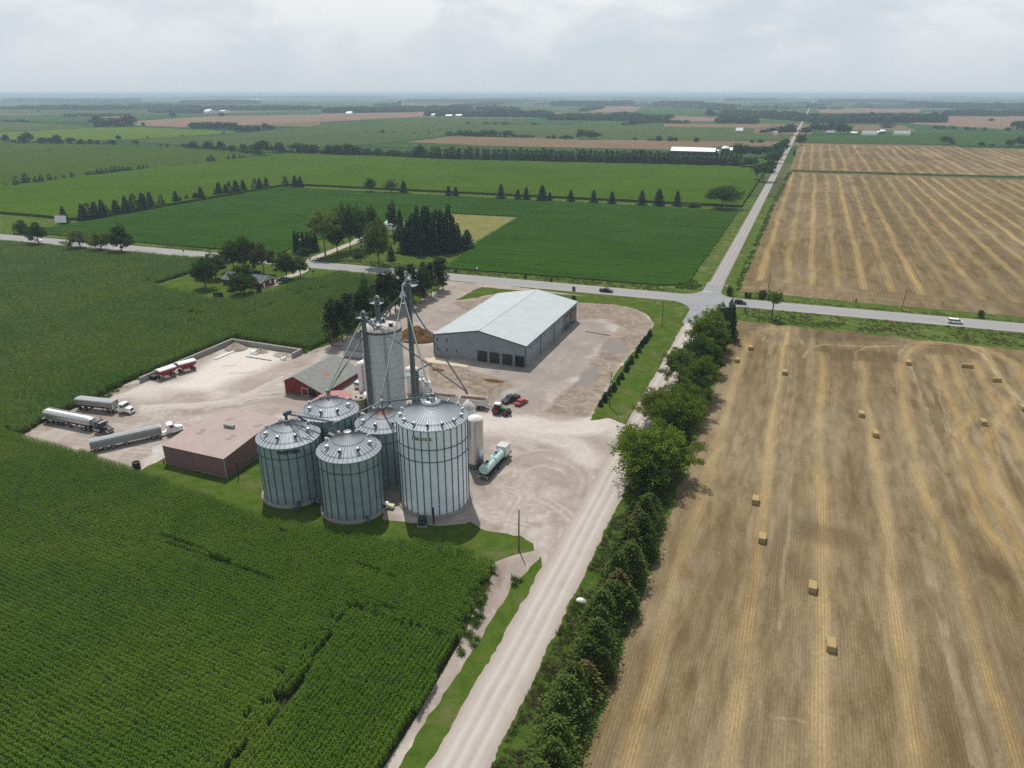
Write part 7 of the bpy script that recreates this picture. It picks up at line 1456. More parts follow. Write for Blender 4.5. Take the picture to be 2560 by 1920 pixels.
for i, (w, x, a, b) in enumerate(R2): tree_px(('sprA', 'sprB')[i % 2], w, x, a, b, None, '%s spruce from the two leafy trees along the far soybean edge' % nth(i+1), 'spruces along the far soybean edge', 1.05)
tree_px('drkB', 'T2', 312, 608, 688, 66, 'round leafy tree at the far soybean edge, left of a pair'); tree_px('mapC', 'T2', 437, 602, 692, 80, 'open crowned leafy tree at the far soybean edge, right of a pair')
tree_px('wil', 'T3', 357, 646, 790, 205, 'large spreading tree alone at the far right corner of the soybean field'); tree_px('shrA', 'T3', 165, 752, 778, 100, 'low bush between the last spruce and the spreading tree')
for i, a in enumerate([(40, 632, 660), (105, 595, 655), (165, 573, 643), (222, 594, 640), (258, 583, 636), (310, 577, 628), (346, 592, 622), (398, 578, 614), (445, 566, 608), (537, 560, 595), (557, 560, 593), (580, 560, 591), (605, 545, 589), (630, 543, 586), (660, 540, 582), (690, 532, 579), (712, 530, 576), (737, 532, 572), (762, 530, 569), (822, 540, 561), (855, 522, 558), (882, 526, 554), (908, 524, 551), (1280, 474, 509), (1300, 459, 508), (1318, 474, 507), (1407, 462, 496), (1440, 452, 493), (1475, 459, 489), (1490, 462, 487), (1507, 460, 485), (1527, 468, 482)]):
    tree_px(('fspA', 'fspB')[i % 2], 'T1', *a, None, '%s spruce from the left photo edge in the farther spruce row' % nth(i+1), 'spruces of the farther left row')
# --- dense windbreak
wb = random.Random(5); n = 0; x = 690.0
while x < 2590:
    if not (1098 < x < 1112 or 1186 < x < 1196 or 985 > x > 975): 
        yb = 490+(x-690)*.0235; b = W('T2', x, yb); tree(('fspA', 'fspB')[n % 2], (b[0], b[1]+wb.uniform(-5, 5)), wb.uniform(12.5, 16.5), wb.uniform(7.5, 10), 'dark spruce in the dense windbreak before the very long white barn', 'spruces of the windbreak'); n += 1
    x += wb.uniform(12, 17)
tree_px('farC', 'T3', 522, 470, 543, 105, 'wide dark tree closing the right end of the windbreak')
# --- trees and hedges of the middle distance
MID = [('T1', 40, 338, 386), ('T1', 82, 364, 386), ('T1', 140, 341, 388), ('T1', 172, 323, 389), ('T1', 265, 345, 393), ('T1', 310, 350, 393), ('T1', 356, 338, 394), ('T1', 440, 347, 393), ('T1', 500, 360, 394), ('T1', 558, 364, 396), ('T1', 602, 363, 398), ('T1', 692, 362, 399), ('T1', 730, 339, 372), ('T1', 838, 364, 403), ('T1', 988, 389, 409), ('T1', 1130, 392, 417), ('T1', 1190, 370, 422), ('T1', 1285, 370, 426), ('T1', 1360, 378, 431), ('T1', 1430, 394, 438), ('T1', 1500, 389, 440), ('T1', 1562, 395, 442), ('T1', 1613, 358, 470), ('T1', 1662, 398, 446), ('T1', 1720, 385, 450), ('T1', 1830, 376, 455), ('T1', 1880, 390, 457), ('T1', 1930, 398, 459), ('T1', 2030, 389, 463), ('T1', 2082, 392, 464), ('T1', 2140, 396, 466), ('T1', 2190, 394, 467), ('T2', 110, 400, 465), ('T2', 172, 395, 467), ('T2', 235, 414, 468), ('T2', 290, 414, 470), ('T2', 360, 420, 473), ('T2', 480, 428, 475), ('T2', 540, 430, 477), ('T2', 612, 405, 482), ('T2', 652, 430, 483)]
for i, (w, x, a, b) in enumerate(MID): tree_px(('farA', 'farB', 'farC')[i % 3], w, x, a, b, (b-a)*(1.05 if i % 2 else .85), '%s tree from the left photo edge in the mixed hedgerow left of the windbreak' % nth(i+1), 'trees of the mixed hedgerow')
for i, a in enumerate([(862, 306, 346), (910, 310, 347), (960, 312, 347), (1010, 304, 348), (1060, 308, 349), (1100, 314, 350), (1148, 307, 353), (1190, 330, 354), (1230, 334, 355), (1270, 334, 356), (1303, 340, 357), (1400, 341, 361), (1440, 343, 362), (1490, 344, 363), (1530, 345, 365), (1608, 297, 366), (1662, 312, 367), (1695, 315, 367), (1935, 350, 374), (2080, 344, 376), (2165, 350, 378)]):
    tree_px(('farC', 'farA', 'farB')[i % 3], 'T2', *a, (a[2]-a[1])*(1.5 if i < 15 else 1.0), '%s tree from the left in the broken hedge behind the brown strip' % nth(i+1), 'trees of the hedge behind the brown strip')
for i, a in enumerate([(1185, 262, 297), (1225, 256, 298), (1265, 258, 299), (1300, 254, 300), (1345, 258, 301), (1395, 255, 302), (1440, 262, 303), (1475, 275, 320), (1530, 280, 317), (1580, 276, 314), (1635, 268, 310), (1665, 275, 308)]):
    tree_px(('farA', 'farC')[i % 2], 'T1', *a, (a[2]-a[1])*1.25, '%s tree from the left in the short grove below the pink field' % nth(i+1), 'trees of the short grove')
for i, a in enumerate([(565, 240, 275), (610, 220, 288), (650, 238, 290), (695, 235, 289), (740, 228, 288), (775, 230, 287), (803, 205, 285)]): tree_px(('farB', 'farA')[i % 2], 'T1', *a, (a[2]-a[1])*.95, '%s tree from the left in the tall clump by the bright green field' % nth(i+1), 'trees of the tall clump')
for w, x, a, b, wd, lab in [('C4', 1700, 378, 684, 235, 'large dark tree nearest on the left verge of the far gravel road'), ('C4', 1800, 372, 560, 150, 'second big tree on the left verge of the far gravel road'), ('C4', 1830, 275, 430, 190, 'rounded tree past the second on the left verge of the far gravel road'), ('C4', 1880, 215, 380, 170, 'fourth tree along the left verge of the far gravel road'), ('C4', 1900, 132, 320, 130, 'tall pale tree on the left verge of the far gravel road'), ('C4', 1965, 98, 300, 130, 'tree before the last on the left verge of the far gravel road'), ('C4', 2015, 74, 200, 80, 'last visible tree on the left verge of the far gravel road'),
        ('C4', 1340, 165, 352, 120, 'farmstead tree nearest the dark tower silo'), ('C4', 1430, 168, 352, 130, 'second farmstead tree right of the dark tower silo'), ('C4', 1525, 175, 355, 150, 'third farmstead tree right of the dark tower silo'), ('C4', 1610, 192, 356, 120, 'fourth farmstead tree right of the dark tower silo'), ('C4', 1700, 170, 350, 150, 'fifth farmstead tree right of the dark tower silo'), ('C4', 1790, 185, 345, 130, 'sixth farmstead tree right of the dark tower silo'),
        ('T3', 837, 335, 402, 58, 'rounded tree on the right verge of the far gravel road'), ('T3', 1725, 337, 400, 62, 'larger lone tree above the right stubble field'), ('T3', 1768, 368, 400, 34, 'smaller tree touching the lone tree above the right stubble'), ('T3', 1950, 377, 408, 38, 'small round tree above the right stubble, left one'), ('T3', 2015, 389, 409, 32, 'smallest round tree above the right stubble'), ('T3', 2120, 368, 409, 46, 'round tree near the right photo edge above the stubble'), ('T3', 2195, 340, 410, 80, 'tree cut by the right photo edge above the stubble'),
        ('T3', 615, 300, 333, 60, 'first tree left of the little white house'), ('T3', 720, 285, 336, 70, 'broad tree right of the little white house'), ('T3', 770, 272, 338, 70, 'tall tree between the little white house and the far road'), ('T3', 660, 285, 330, 50, 'tree behind the little white house'), ('T3', 870, 285, 338, 70, 'first tree right of the far road crossing'), ('T3', 920, 255, 336, 70, 'tall tree right of the far road crossing'), ('T3', 965, 262, 335, 65, 'tree left of the grey roofed house'), ('T3', 1022, 258, 322, 50, 'tree behind the grey roofed house'), ('T3', 1085, 255, 336, 80, 'bushy tree right of the grey roofed house'), ('T3', 1125, 270, 336, 50, 'tree between the grey roofed house and the pale shed'),
        ('T1', 1065, 190, 238, 42, 'lone tree in the far left fields, left of the white shed'), ('T1', 1367, 196, 230, 40, 'lone tree in front of the white shed in the far left fields'), ('T1', 882, 260, 288, 18, 'little dark tree at the near edge of the pink field'), ('T3', 686, 150, 178, 22, 'small lone tree in the hazy field left of the far road'), ('T3', 280, 183, 234, 60, 'round lone tree left of the far road woods')]:
    tree_px({0: 'farA', 1: 'farB', 2: 'farC'}[len(lab) % 3], w, x, a, b, wd, lab)
for i, (w, x, a, b, wd) in enumerate([('T2', 385, 307, 325, 32), ('T2', 280, 310, 321, 16), ('T2', 450, 316, 327, 16), ('T2', 578, 317, 331, 14), ('T2', 672, 322, 333, 16), ('T2', 797, 316, 341, 60), ('T2', 910, 257, 271, 24), ('T2', 1020, 257, 271, 40), ('T2', 1075, 260, 272, 40), ('T2', 1135, 259, 273, 50), ('T2', 1318, 262, 276, 50), ('T2', 1505, 268, 278, 20), ('C4', 115, 90, 121, 36), ('C4', 158, 90, 122, 40), ('C4', 252, 58, 124, 110), ('C4', 420, 66, 128, 90), ('C4', 495, 72, 130, 50), ('C4', 780, 72, 136, 80), ('C4', 1548, 104, 146, 60), ('C4', 1665, 98, 146, 95), ('T1', 240, 185, 195, 22), ('T1', 905, 347, 357, 20), ('T1', 1125, 337, 345, 20), ('T1', 1375, 319, 328, 26), ('T1', 1028, 394, 410, 24), ('T1', 1087, 519, 532, 36), ('T1', 1200, 507, 520, 40), ('T1', 792, 535, 566, 44), ('T3', 798, 432, 464, 16), ('T3', 1670, 280, 300, 40), ('T3', 1715, 282, 300, 40), ('T3', 1770, 282, 302, 50), ('T3', 1860, 288, 306, 40), ('T3', 1905, 292, 308, 30), ('T3', 1968, 293, 309, 30), ('T3', 2110, 290, 312, 36), ('T3', 2010, 236, 252, 34), ('T3', 1372, 252, 294, 76)]):
    tree_px('shrB', w, x, a, b, wd, 'round bush out in the far fields, %s of them from the left' % nth(i+1), 'bushes scattered in the far fields')
# --- trees along the highway and round the two homes
tree_px('drkC', 'A4', 278, 158, 322, 145, 'leaning dark tree beside the white car on the highway'); tree_px('shrA', 'A4', 142, 147, 232, 90, 'rounded bush across the highway from the leaning tree'); tree_px('mapC', 'A4', 560, 193, 350, 155, 'open roadside tree, second from the left along the highway'); tree_px('mapB', 'A4', 706, 212, 364, 135, 'bright rounded roadside tree, third from the left along the highway'); tree_px('drkB', 'A4', 845, 188, 374, 150, 'dark roadside tree, fourth from the left along the highway')
for k, w, x, a, b, wd, lab in [('drkA', 'B5', 300, 470, 890, 330, 'broad dark tree at the left corner of the bungalow lawn'), ('drkB', 'B5', 440, 430, 760, 300, 'dark tree behind the broad one left of the bungalow'), ('drkA', 'B5', 690, 235, 650, 280, 'tall dark tree left behind the bungalow with a yellowing top'), ('drkA', 'B5', 870, 180, 660, 270, 'tallest dark tree behind the bungalow'), ('brz', 'B5', 1110, 300, 705, 320, 'bronze tinged tree right behind the bungalow'), ('brz', 'B5', 960, 275, 680, 260, 'bronze tinged tree left of the other bronze one'), ('drkA', 'B5', 800, 690, 1020, 310, 'round dense tree in front of the bungalow, nearest the maize'), ('drkB', 'B5', 840, 580, 950, 320, 'rounded tree hiding the middle of the bungalow roof'), ('drkA', 'B5', 1420, 405, 765, 290, 'dark rounded tree beside the bungalow drive'), ('mapC', 'B5', 1615, 425, 748, 230, 'lighter open tree at the end of the bungalow drive'), ('sprC', 'B5', 1040, 800, 955, 60, 'small dark conifer at the bungalow corner'), ('shrA', 'B5', 1020, 645, 700, 150, 'low dark shrubs behind the bungalow roof'),
        ('elm', 'A5', 420, 115, 525, 250, 'tall pale elm with a bare straight trunk at the farmhouse drive'), ('drkB', 'A5', 530, 150, 500, 190, 'dark tree next to the tall pale elm'), ('drkA', 'A5', 650, 48, 468, 210, 'tall dark tree over the farmhouse drive'), ('drkB', 'A5', 745, 95, 440, 150, 'dark narrow tree left of the farmhouse'), ('drkA', 'A5', 850, 75, 380, 160, 'rounded tree behind the farmhouse'), ('mapA', 'A5', 915, 195, 612, 265, 'bright green big tree in front of the farmhouse'), ('drkB', 'A5', 1040, 42, 320, 90, 'slim dark tree at the back of the farmyard'), ('sprA', 'A5', 1115, 90, 370, 100, 'spruce beside the pale green roofed shed'), ('brz', 'A5', 1110, 240, 470, 110, 'purple dark tree left of the spruce grove'),
        ('shrA', 'A5', 215, 440, 512, 110, 'round shrub at the foot of the yard lamp pole'), ('shrA', 'A5', 740, 480, 530, 120, 'dark shrubs on the lawn in front of the farmhouse'), ('sprC', 'A5', 1028, 420, 558, 70, 'small spruce right of the bright green big tree')]:
    tree_px(k, w, x, a, b, wd, lab)
for i, a in enumerate([(150, 285, 492), (185, 292, 494), (222, 288, 490), (262, 290, 486), (300, 282, 476), (335, 300, 470)]): tree_px('sprC', 'A5', *a, 62, '%s spruce from the left in the clump by the lamp pole' % nth(i+1), 'spruces by the lamp pole')
for i, a in enumerate([(1150, 250, 490), (1185, 190, 488), (1225, 130, 482), (1262, 110, 500), (1300, 150, 505), (1330, 95, 478), (1375, 62, 486), (1415, 120, 500), (1450, 98, 472), (1492, 90, 482), (1530, 120, 490), (1562, 42, 474), (1600, 150, 478), (1640, 215, 470), (1725, 275, 446), (1685, 335, 458), (1275, 60, 440), (1340, 60, 440)]):
    tree_px(('sprA', 'sprB', 'sprC')[i % 3], 'A5', *a, 115, '%s of the dark spruces in the farmhouse grove, counted from the lawn side' % nth(i+1), 'spruces of the farmhouse grove')
# --- pines along the lane
lp = random.Random(21); yy = 190.5; i = 0
while yy < 272:
    x = -142.3+(yy-190)*.03; h = lp.uniform(14, 17.5)*(.82 if yy > 245 else 1); k = ('pinA', 'pinB', 'pinC')[i % 3] if i % 4 else ('drkB', 'pinC')[i % 8 == 0]
    tree(k, (x+lp.uniform(-1.2, 1.2), yy), h, lp.uniform(5.4, 7.2), '%s tall tree from the block wall along the gravel lane' % nth(i+1), 'tall trees along the gravel lane')
    if i % 2: tree(('pinB', 'pinC')[i % 4 == 1], (x-4.2+lp.uniform(-1, 1), yy+2), h*.92, 5.5, '%s tree of the second row, maize side of the gravel lane' % nth(i//2+1), 'second row of trees along the gravel lane')
    yy += lp.uniform(4.6, 6.2); i += 1
# --- small things near the crossroads
tree_px('yng', 'R4', 1388, 222, 572, 180, 'young slim maple on the highway verge right of the crossroads')
for w, x, a, b, wd, lab in [('R4', 890, 178, 282, 78, 'dark upright shrub on the corner of the far stubble'), ('R4', 1078, 240, 308, 42, 'left one of two small shrubs in the highway ditch'), ('R4', 1118, 252, 314, 46, 'right one of two small shrubs in the highway ditch'), ('R4', 1270, 225, 318, 130, 'wide shrub behind the young maple'), ('R4', 1497, 252, 332, 60, 'small shrub right of the young maple'), ('B1', 1942, 432, 478, 40, 'lone round shrub on the verge above the minivan'), ('A6', 992, 105, 148, 24, 'little dark conifer in the soybean verge above the hall'), ('A6', 1192, 143, 172, 22, 'tiny dark bush in the soybean verge right of the little conifer'), ('A6', 445, 75, 102, 26, 'dark round bush in the verge beside the small white sign'), ('A6', 1375, 280, 312, 34, 'dark shrub at the foot of the brown topped sign'), ('R4', 290, 130, 162, 40, 'dark weed clump at the corner of the soybean field')]: tree_px('shrA', w, x, a, b, wd, lab)
for i, (x, y) in enumerate([(1583, 1155), (1612, 1118), (1622, 1100), (1655, 1070), (1680, 1035), (1692, 1015), (1722, 978), (1750, 938), (1785, 880), (1798, 858), (1820, 822), (1828, 808), (1866, 770), (1886, 725), (1905, 690), (1918, 672), (1930, 655), (1946, 640), (1960, 620), (1974, 600)]):
    b = W('A6', x, y); tree('sap', b, (1.9, 2.5, 2.2, 2.7, 2.6)[i % 5], (1.5, 2.0, 1.8)[i % 3], '%s spruce sapling from the yard entrance in the planted row' % nth(i+1), 'spruce saplings beside the hall')
for k, o in PT.items():
    if id(o) not in used_t: 
        for c in list(o.children): bpy.data.objects.remove(c)
        bpy.data.objects.remove(o)
# ================================================================== SCATTERED STUFF
def scatter(name, pts, rot, scl, protos, idx=None):
    """one object whose points carry copies of small plant meshes"""
    me = bpy.data.meshes.new(name); n = len(pts); me.vertices.add(n); me.vertices.foreach_set('co', np.asarray(pts, np.float32).ravel())
    for an, ty, dv, key in (('rot', 'FLOAT_VECTOR', rot, 'vector'), ('scl', 'FLOAT_VECTOR', scl, 'vector')):
        a = me.attributes.new(an, ty, 'POINT'); a.data.foreach_set(key, np.asarray(dv, np.float32).ravel())
    a = me.attributes.new('pick', 'INT', 'POINT'); a.data.foreach_set('value', np.asarray(idx if idx is not None else NR.randint(0, len(protos), n), np.int32))
    o = bpy.data.objects.new(name, me); col.objects.link(o); ng = bpy.data.node_groups.new(name, 'GeometryNodeTree')
    ng.interface.new_socket('Geometry', in_out='INPUT', socket_type='NodeSocketGeometry'); ng.interface.new_socket('Geometry', in_out='OUTPUT', socket_type='NodeSocketGeometry')
    N, L = ng.nodes, ng.links; gi = N.new('NodeGroupInput'); go = N.new('NodeGroupOutput'); ip = N.new('GeometryNodeInstanceOnPoints'); jn = N.new('GeometryNodeJoinGeometry')
    for p in protos:
        oi = N.new('GeometryNodeObjectInfo'); oi.inputs['Object'].default_value = p; oi.inputs['As Instance'].default_value = True; L.new(oi.outputs['Geometry'], jn.inputs[0])
    def na(nm, ty): a = N.new('GeometryNodeInputNamedAttribute'); a.data_type = ty; a.inputs['Name'].default_value = nm; return [s for s in a.outputs if s.enabled and s.name == 'Attribute'][0]
    L.new(gi.outputs[0], ip.inputs['Points']); L.new(jn.outputs[0], ip.inputs['Instance']); ip.inputs['Pick Instance'].default_value = True
    L.new(na('pick', 'INT'), ip.inputs['Instance Index']); L.new(na('rot', 'FLOAT_VECTOR'), ip.inputs['Rotation']); L.new(na('scl', 'FLOAT_VECTOR'), ip.inputs['Scale']); L.new(ip.outputs[0], go.inputs[0])
    md = o.modifiers.new('scatter', 'NODES'); md.node_group = ng; return tag(o, kind='stuff')
def loose(o):
    for c in list(o.users_collection): c.objects.unlink(o)
    return o
M_corn = leaf_mat('maize leaves', (.062, .142, .011), (.098, .196, .021), .3, .4, .45, field=(.135, .205, .022)); M_tass = leaf_mat('maize tassels', (.16, .15, .06), (.20, .18, .08), .2, .1)
def corn_row(seed, length=3.0, step=.21):
    rs = np.random.RandomState(seed); V = []; F = []; mi = []
    def quad(a, b, c, d, m): k = len(V); V.extend([a, b, c, d]); F.append((k, k+1, k+2, k+3)); mi.append(m)
    y = -length/2
    while y < length/2:
        x = rs.uniform(-.05, .05); h = rs.uniform(2.0, 2.45); a0 = rs.uniform(0, 3.14)
        quad((x-.02, y, 0), (x+.02, y, 0), (x+.015, y, h), (x-.015, y, h), 0)
        for j in range(9):
            z = h*(.22+.085*j)+rs.uniform(-.05, .05); a = a0+math.pi*j+rs.uniform(-.5, .5); ca, sa = math.cos(a), math.sin(a); l = rs.uniform(.38, .56)*(1 if j < 7 else .8); w = rs.uniform(.055, .08)
            up = rs.uniform(.3, .6); p0 = np.array([x, y, z]); p1 = p0+np.array([ca*l*.45, sa*l*.45, up*l*.55]); p2 = p0+np.array([ca*l, sa*l, up*l*.55-rs.uniform(.15, .5)*l]); s = np.array([-sa, ca, 0])*w
            quad(p0-s*.6, p0+s*.6, p1+s, p1-s, 0); k = len(V); V.extend([p1-s, p1+s, p2+s*.15, p2-s*.15]); F.append((k, k+1, k+2, k+3)); mi.append(0)
        if rs.uniform() < .5:
            for j in range(2): a = rs.uniform(0, 6.28); quad((x, y, h), (x+.02, y, h), (x+.1*math.cos(a), y+.1*math.sin(a), h+.28), (x+.08*math.cos(a), y+.08*math.sin(a), h+.28), 1)
        y += step*rs.uniform(.8, 1.25)
    return loose(np_mesh('maize_row', V, F, None, mats=[M_corn, M_tass], mi=mi))
rows = [corn_row(200+i) for i in range(4)]
def in_view(x, y, z=2.0, mx=.16):
    s, c = math.sin(AZ), math.cos(AZ); fh = x*s+y*c; rr = x*c-y*s; dep = fh*math.cos(PITCH)-(z-CAM_H)*math.sin(PITCH); up = fh*math.sin(PITCH)+(z-CAM_H)*math.cos(PITCH)
    return (dep > 5) & (np.abs(rr/dep) < 1280/FOC*(1+mx)) & (np.abs(up/dep) < 960/FOC*(1+mx))
cornA_lines = {}
front = WL('A7', [(160, 868), (500, 968), (800, 1052), (1110, 1168)], 1.6)+WL('A8', [(40, 1108), (150, 1172), (380, 1182), (620, 1210)], 2.2)+WL('C5', [(560, 805), (920, 855), (1340, 885), (1900, 965), (2212, 1035)], 2.2)+WL('B3', [(560, 432), (740, 442), (772, 500)], 2.2)
east = WL('B3', [(765, 545), (650, 770), (610, 870), (480, 1100), (330, 1360), (130, 1669)])+[(-38.5, 44), (-36, 30)]
front = [(x, y+1.1) for x, y in front]; front[0] = (front[0][0]-6, front[0][1])
corn_a = front+east+[(-110, 20), (-330, 90), (-240, 101)]
corn_b = [(-240, 100), (-172.5, 102.5)]+WL('A7', [(160, 880), (370, 755), (640, 628), (850, 545), (1000, 462)])+[(-179.5, 143), (-179, 184), (-145.8, 184.2), (-146.2, 197), (-147, 236), (-152, 266), (-160, 277), (-200, 281)]+[(-207, 258), (-206, 237), (-212, 222.5), (-230, 222.5), (-247, 225.5), (-266, 231), (-268, 281)]+[(-330, 277), (-420, 274), (-520, 270), (-520, 100)]
sheet('crop_soil', corn_a, .014, M_soil); sheet('crop_soil', corn_b, .017, M_soil)
cp, cr_, cs, = [], [], []
def fill(poly, ang, spacing=.762, seg=3.0, test=None, seed=0, gapk=.16, hk=1.0):
    ca, sa = math.cos(ang), math.sin(ang); P = np.array(poly); u = P[:, 0]*ca+P[:, 1]*sa; v = -P[:, 0]*sa+P[:, 1]*ca
    U, V_ = np.meshgrid(np.arange(u.min(), u.max(), seg), np.arange(v.min(), v.max(), spacing)); U = U+NR.uniform(-1.2, 1.2, (U.shape[0], 1)); x = (U*ca-V_*sa).ravel(); y = (U*sa+V_*ca).ravel()
    ok = in_view(x, y); x = x[ok]; y = y[ok]; ok = poly_in(x, y, poly)
    for d in (1.0, -1.0): ok &= poly_in(x+ca*d, y+sa*d, poly)
    if test is not None: ok &= test(x, y)
    ux = x*ca+y*sa; uv = -x*sa+y*ca
    g = vnoise(ux/13, uv/1.1, 300+seed)*.6+vnoise(ux/5, uv/3, 301+seed)*.4; ok &= g > gapk*.62
    x, y = x[ok], y[ok]; n = len(x); h = (.80+.30*fbm(x/14, y/14, 310+seed)+.03*NR.uniform(-1, 1, n)+.06*vnoise(ux[ok]/20, uv[ok]/1.2, 303))*hk
    cp.append(np.stack([x, y, np.full(n, .02)], 1)); cr_.append(np.stack([np.zeros(n), np.zeros(n), ang-math.pi/2+NR.randint(0, 2, n)*math.pi+NR.uniform(-.04, .04, n)], 1)); cs.append(np.stack([np.full(n, 1.0), np.full(n, 1.05), h], 1))
lineR = [W('B4', 1270, 1310), W('B4', 1540, 960), W('B4', 1890, 520), W('B4', 2212, 505)]
right_part = lambda x, y: (x > -60.8+.04*(78-y)) & (y < 78.5)
GAPS = [(WL('B4', [(1210, 1400), (1290, 1300), (1400, 1190), (1560, 1060), (1890, 520)], 1.5), .75), (WL('B4', [(1300, 1160), (1400, 1080), (1530, 960)], 1.5), .8), (WL('B4', [(1545, 830), (1560, 960), (1555, 1050)], 1.5), .6), (WL('B4', [(900, 75), (1050, 130), (1180, 200), (1480, 325)], 1.5), .7), (WL('B4', [(1940, 225), (2200, 330)], 1.5), .7), (WL('B4', [(1900, 480), (2212, 500)], 1.0), 1.0)]
def no_gap(x, y):
    ok = np.ones(x.shape, bool)
    for p, w in GAPS: ok &= line_dist(x+.8*(vnoise(x, y, 5)-.5), y+.8*(vnoise(x, y, 6)-.5), p) >  w*.45+.5*vnoise(x/1.7, y/1.7, 8)-.2
    return ok
fill(corn_a, R(92.2), test=lambda x, y: right_part(x, y) & no_gap(x, y), seed=1); fill(corn_a, R(-3.2), test=lambda x, y: ~right_part(x, y) & no_gap(x, y), seed=2)
PATCH = [(WL('A4', [(1180, 750), (1300, 760), (1390, 780)], 1.5), 2.0), (WL('A4', [(1290, 820), (1380, 850)], 1.5), 1.2), (WL('A4', [(1660, 800), (1760, 770), (1900, 700)], 1.5), .9), (WL('B5', [(780, 1280), (900, 1230), (1160, 1130)], 1.5), 1.4), (WL('B5', [(1560, 970), (1780, 900), (1980, 870)], 1.5), 1.3), (WL('A4', [(960, 560), (1100, 540)], 1.5), 1.2)]
def no_patch(x, y):
    ok = np.ones(x.shape, bool)
    for p, w in PATCH: ok &= line_dist(x+3*(vnoise(x/2, y/2, 5)-.5), y+3*(vnoise(x/2, y/2, 6)-.5), p) > w*.6
    return ok
fill(corn_b, R(88), spacing=.9, test=no_patch, seed=3, gapk=.1)
scatter('maize_crop', np.concatenate(cp), np.concatenate(cr_), np.concatenate(cs), rows)
# weeds and long grass
def tuft(seed, n, h, sp, mat):
    rs = np.random.RandomState(seed); a = rs.uniform(0, 6.28, n); r_ = rs.uniform(0, sp, n); P = np.stack([np.cos(a)*r_, np.sin(a)*r_, np.zeros(n)], 1); D = np.stack([rs.normal(size=n)*.8, rs.normal(size=n)*.8, np.ones(n)*.75], 1); V, F = leaves(P, D, h, h*.2, rs); return loose(np_mesh('grass_tuft', V, F, mat))
M_gr1 = leaf_mat('verge blades', (.085, .16, .018), (.14, .21, .03), .5, .4); M_gr2 = leaf_mat('weed leaves', (.055, .105, .016), (.095, .145, .028), .5, .4); M_gr3 = leaf_mat('seeding grass', (.12, .125, .05), (.17, .16, .075), .3, .2)
tufts = [tuft(401, 36, .45, .5, M_gr1), tuft(402, 36, .55, .5, M_gr2), tuft(403, 30, .5, .45, M_gr3)]; wtufts = [tuft(404, 46, .8, .7, M_gr2), tuft(405, 40, .7, .6, M_gr1)]
def strew(name, polys, protos, dens, smin, smax, wts=None):
    P = []
    for poly in polys:
        q = np.array(poly); a = (q[:, 0].max()-q[:, 0].min())*(q[:, 1].max()-q[:, 1].min()); n = int(a*dens); x = NR.uniform(q[:, 0].min(), q[:, 0].max(), n); y = NR.uniform(q[:, 1].min(), q[:, 1].max(), n); ok = poly_in(x, y, poly) & (fbm(x/6, y/6, 77) > .38); P.append(np.stack([x[ok], y[ok], np.full(ok.sum(), .02)], 1))
    P = np.concatenate(P); n = len(P); s = NR.uniform(smin, smax, n); return scatter(name, P, np.stack([np.zeros(n), np.zeros(n), NR.uniform(0, 6.28, n)], 1), np.stack([s, s, s*NR.uniform(.7, 1.3, n)], 1), protos, NR.choice(len(protos), n, p=wts) if wts else None)
hwN = lambda a, b, x0, x1: [(x0, HW(x0)+a), (x1, HW(x1)+a), (x1, HW(x1)+b), (x0, HW(x0)+b)]
strew('verge_grass', [[(-26.4, 46), (-26.4, 282), (-16.4, 280), (-17.5, 200), (-16.4, 46)]], tufts, 3.0, .6, 1.15, [.65, .2, .15]); strew('ditch_grass', [hwN(7, 13, -330, -46), hwN(7.2, 10, -15, 120), hwN(-7.2, -22, -15, 110)], tufts, .6, .6, 1.1, [.7, .05, .25])
strew('ditch_grass', [hwN(-18, -25.5, -14, 110), hwN(12, 17, -250, -50)], tufts, .7, .6, 1.1, [.75, .05, .2]); strew('weeds', [WL('B3', [(600, 900), (690, 700), (760, 560), (740, 640), (700, 800), (620, 960), (560, 1080), (540, 1060)]), WL('B3', [(860, 580), (930, 560), (925, 600), (880, 620)]), WL('B3', [(640, 950), (690, 900), (660, 980), (630, 1010)]), [(-180, 143), (-176.2, 143), (-176.2, 182), (-146, 181.5), (-146, 184), (-179, 184)], [(-47, 312), (-38, 313), (-36, 320), (-41, 330), (-45, 322)]], wtufts, 1.6, .6, 1.2)
strew('edge_weeds', [[(-186, 142), (-180, 139), (-176, 134), (-174, 128), (-185, 112), (-178, 103), (-200, 110), (-195, 140)]], wtufts, .5, .6, 1.2)
strew('field_edge_weeds', [[(-22, 318), (-19.8, 318), (-18.5, 560), (-14, 866), (-18, 866), (-21.5, 560)], [(-14, 866), (330, 902), (330, 910), (-14, 886)]], wtufts, .5, .6, 1.3)
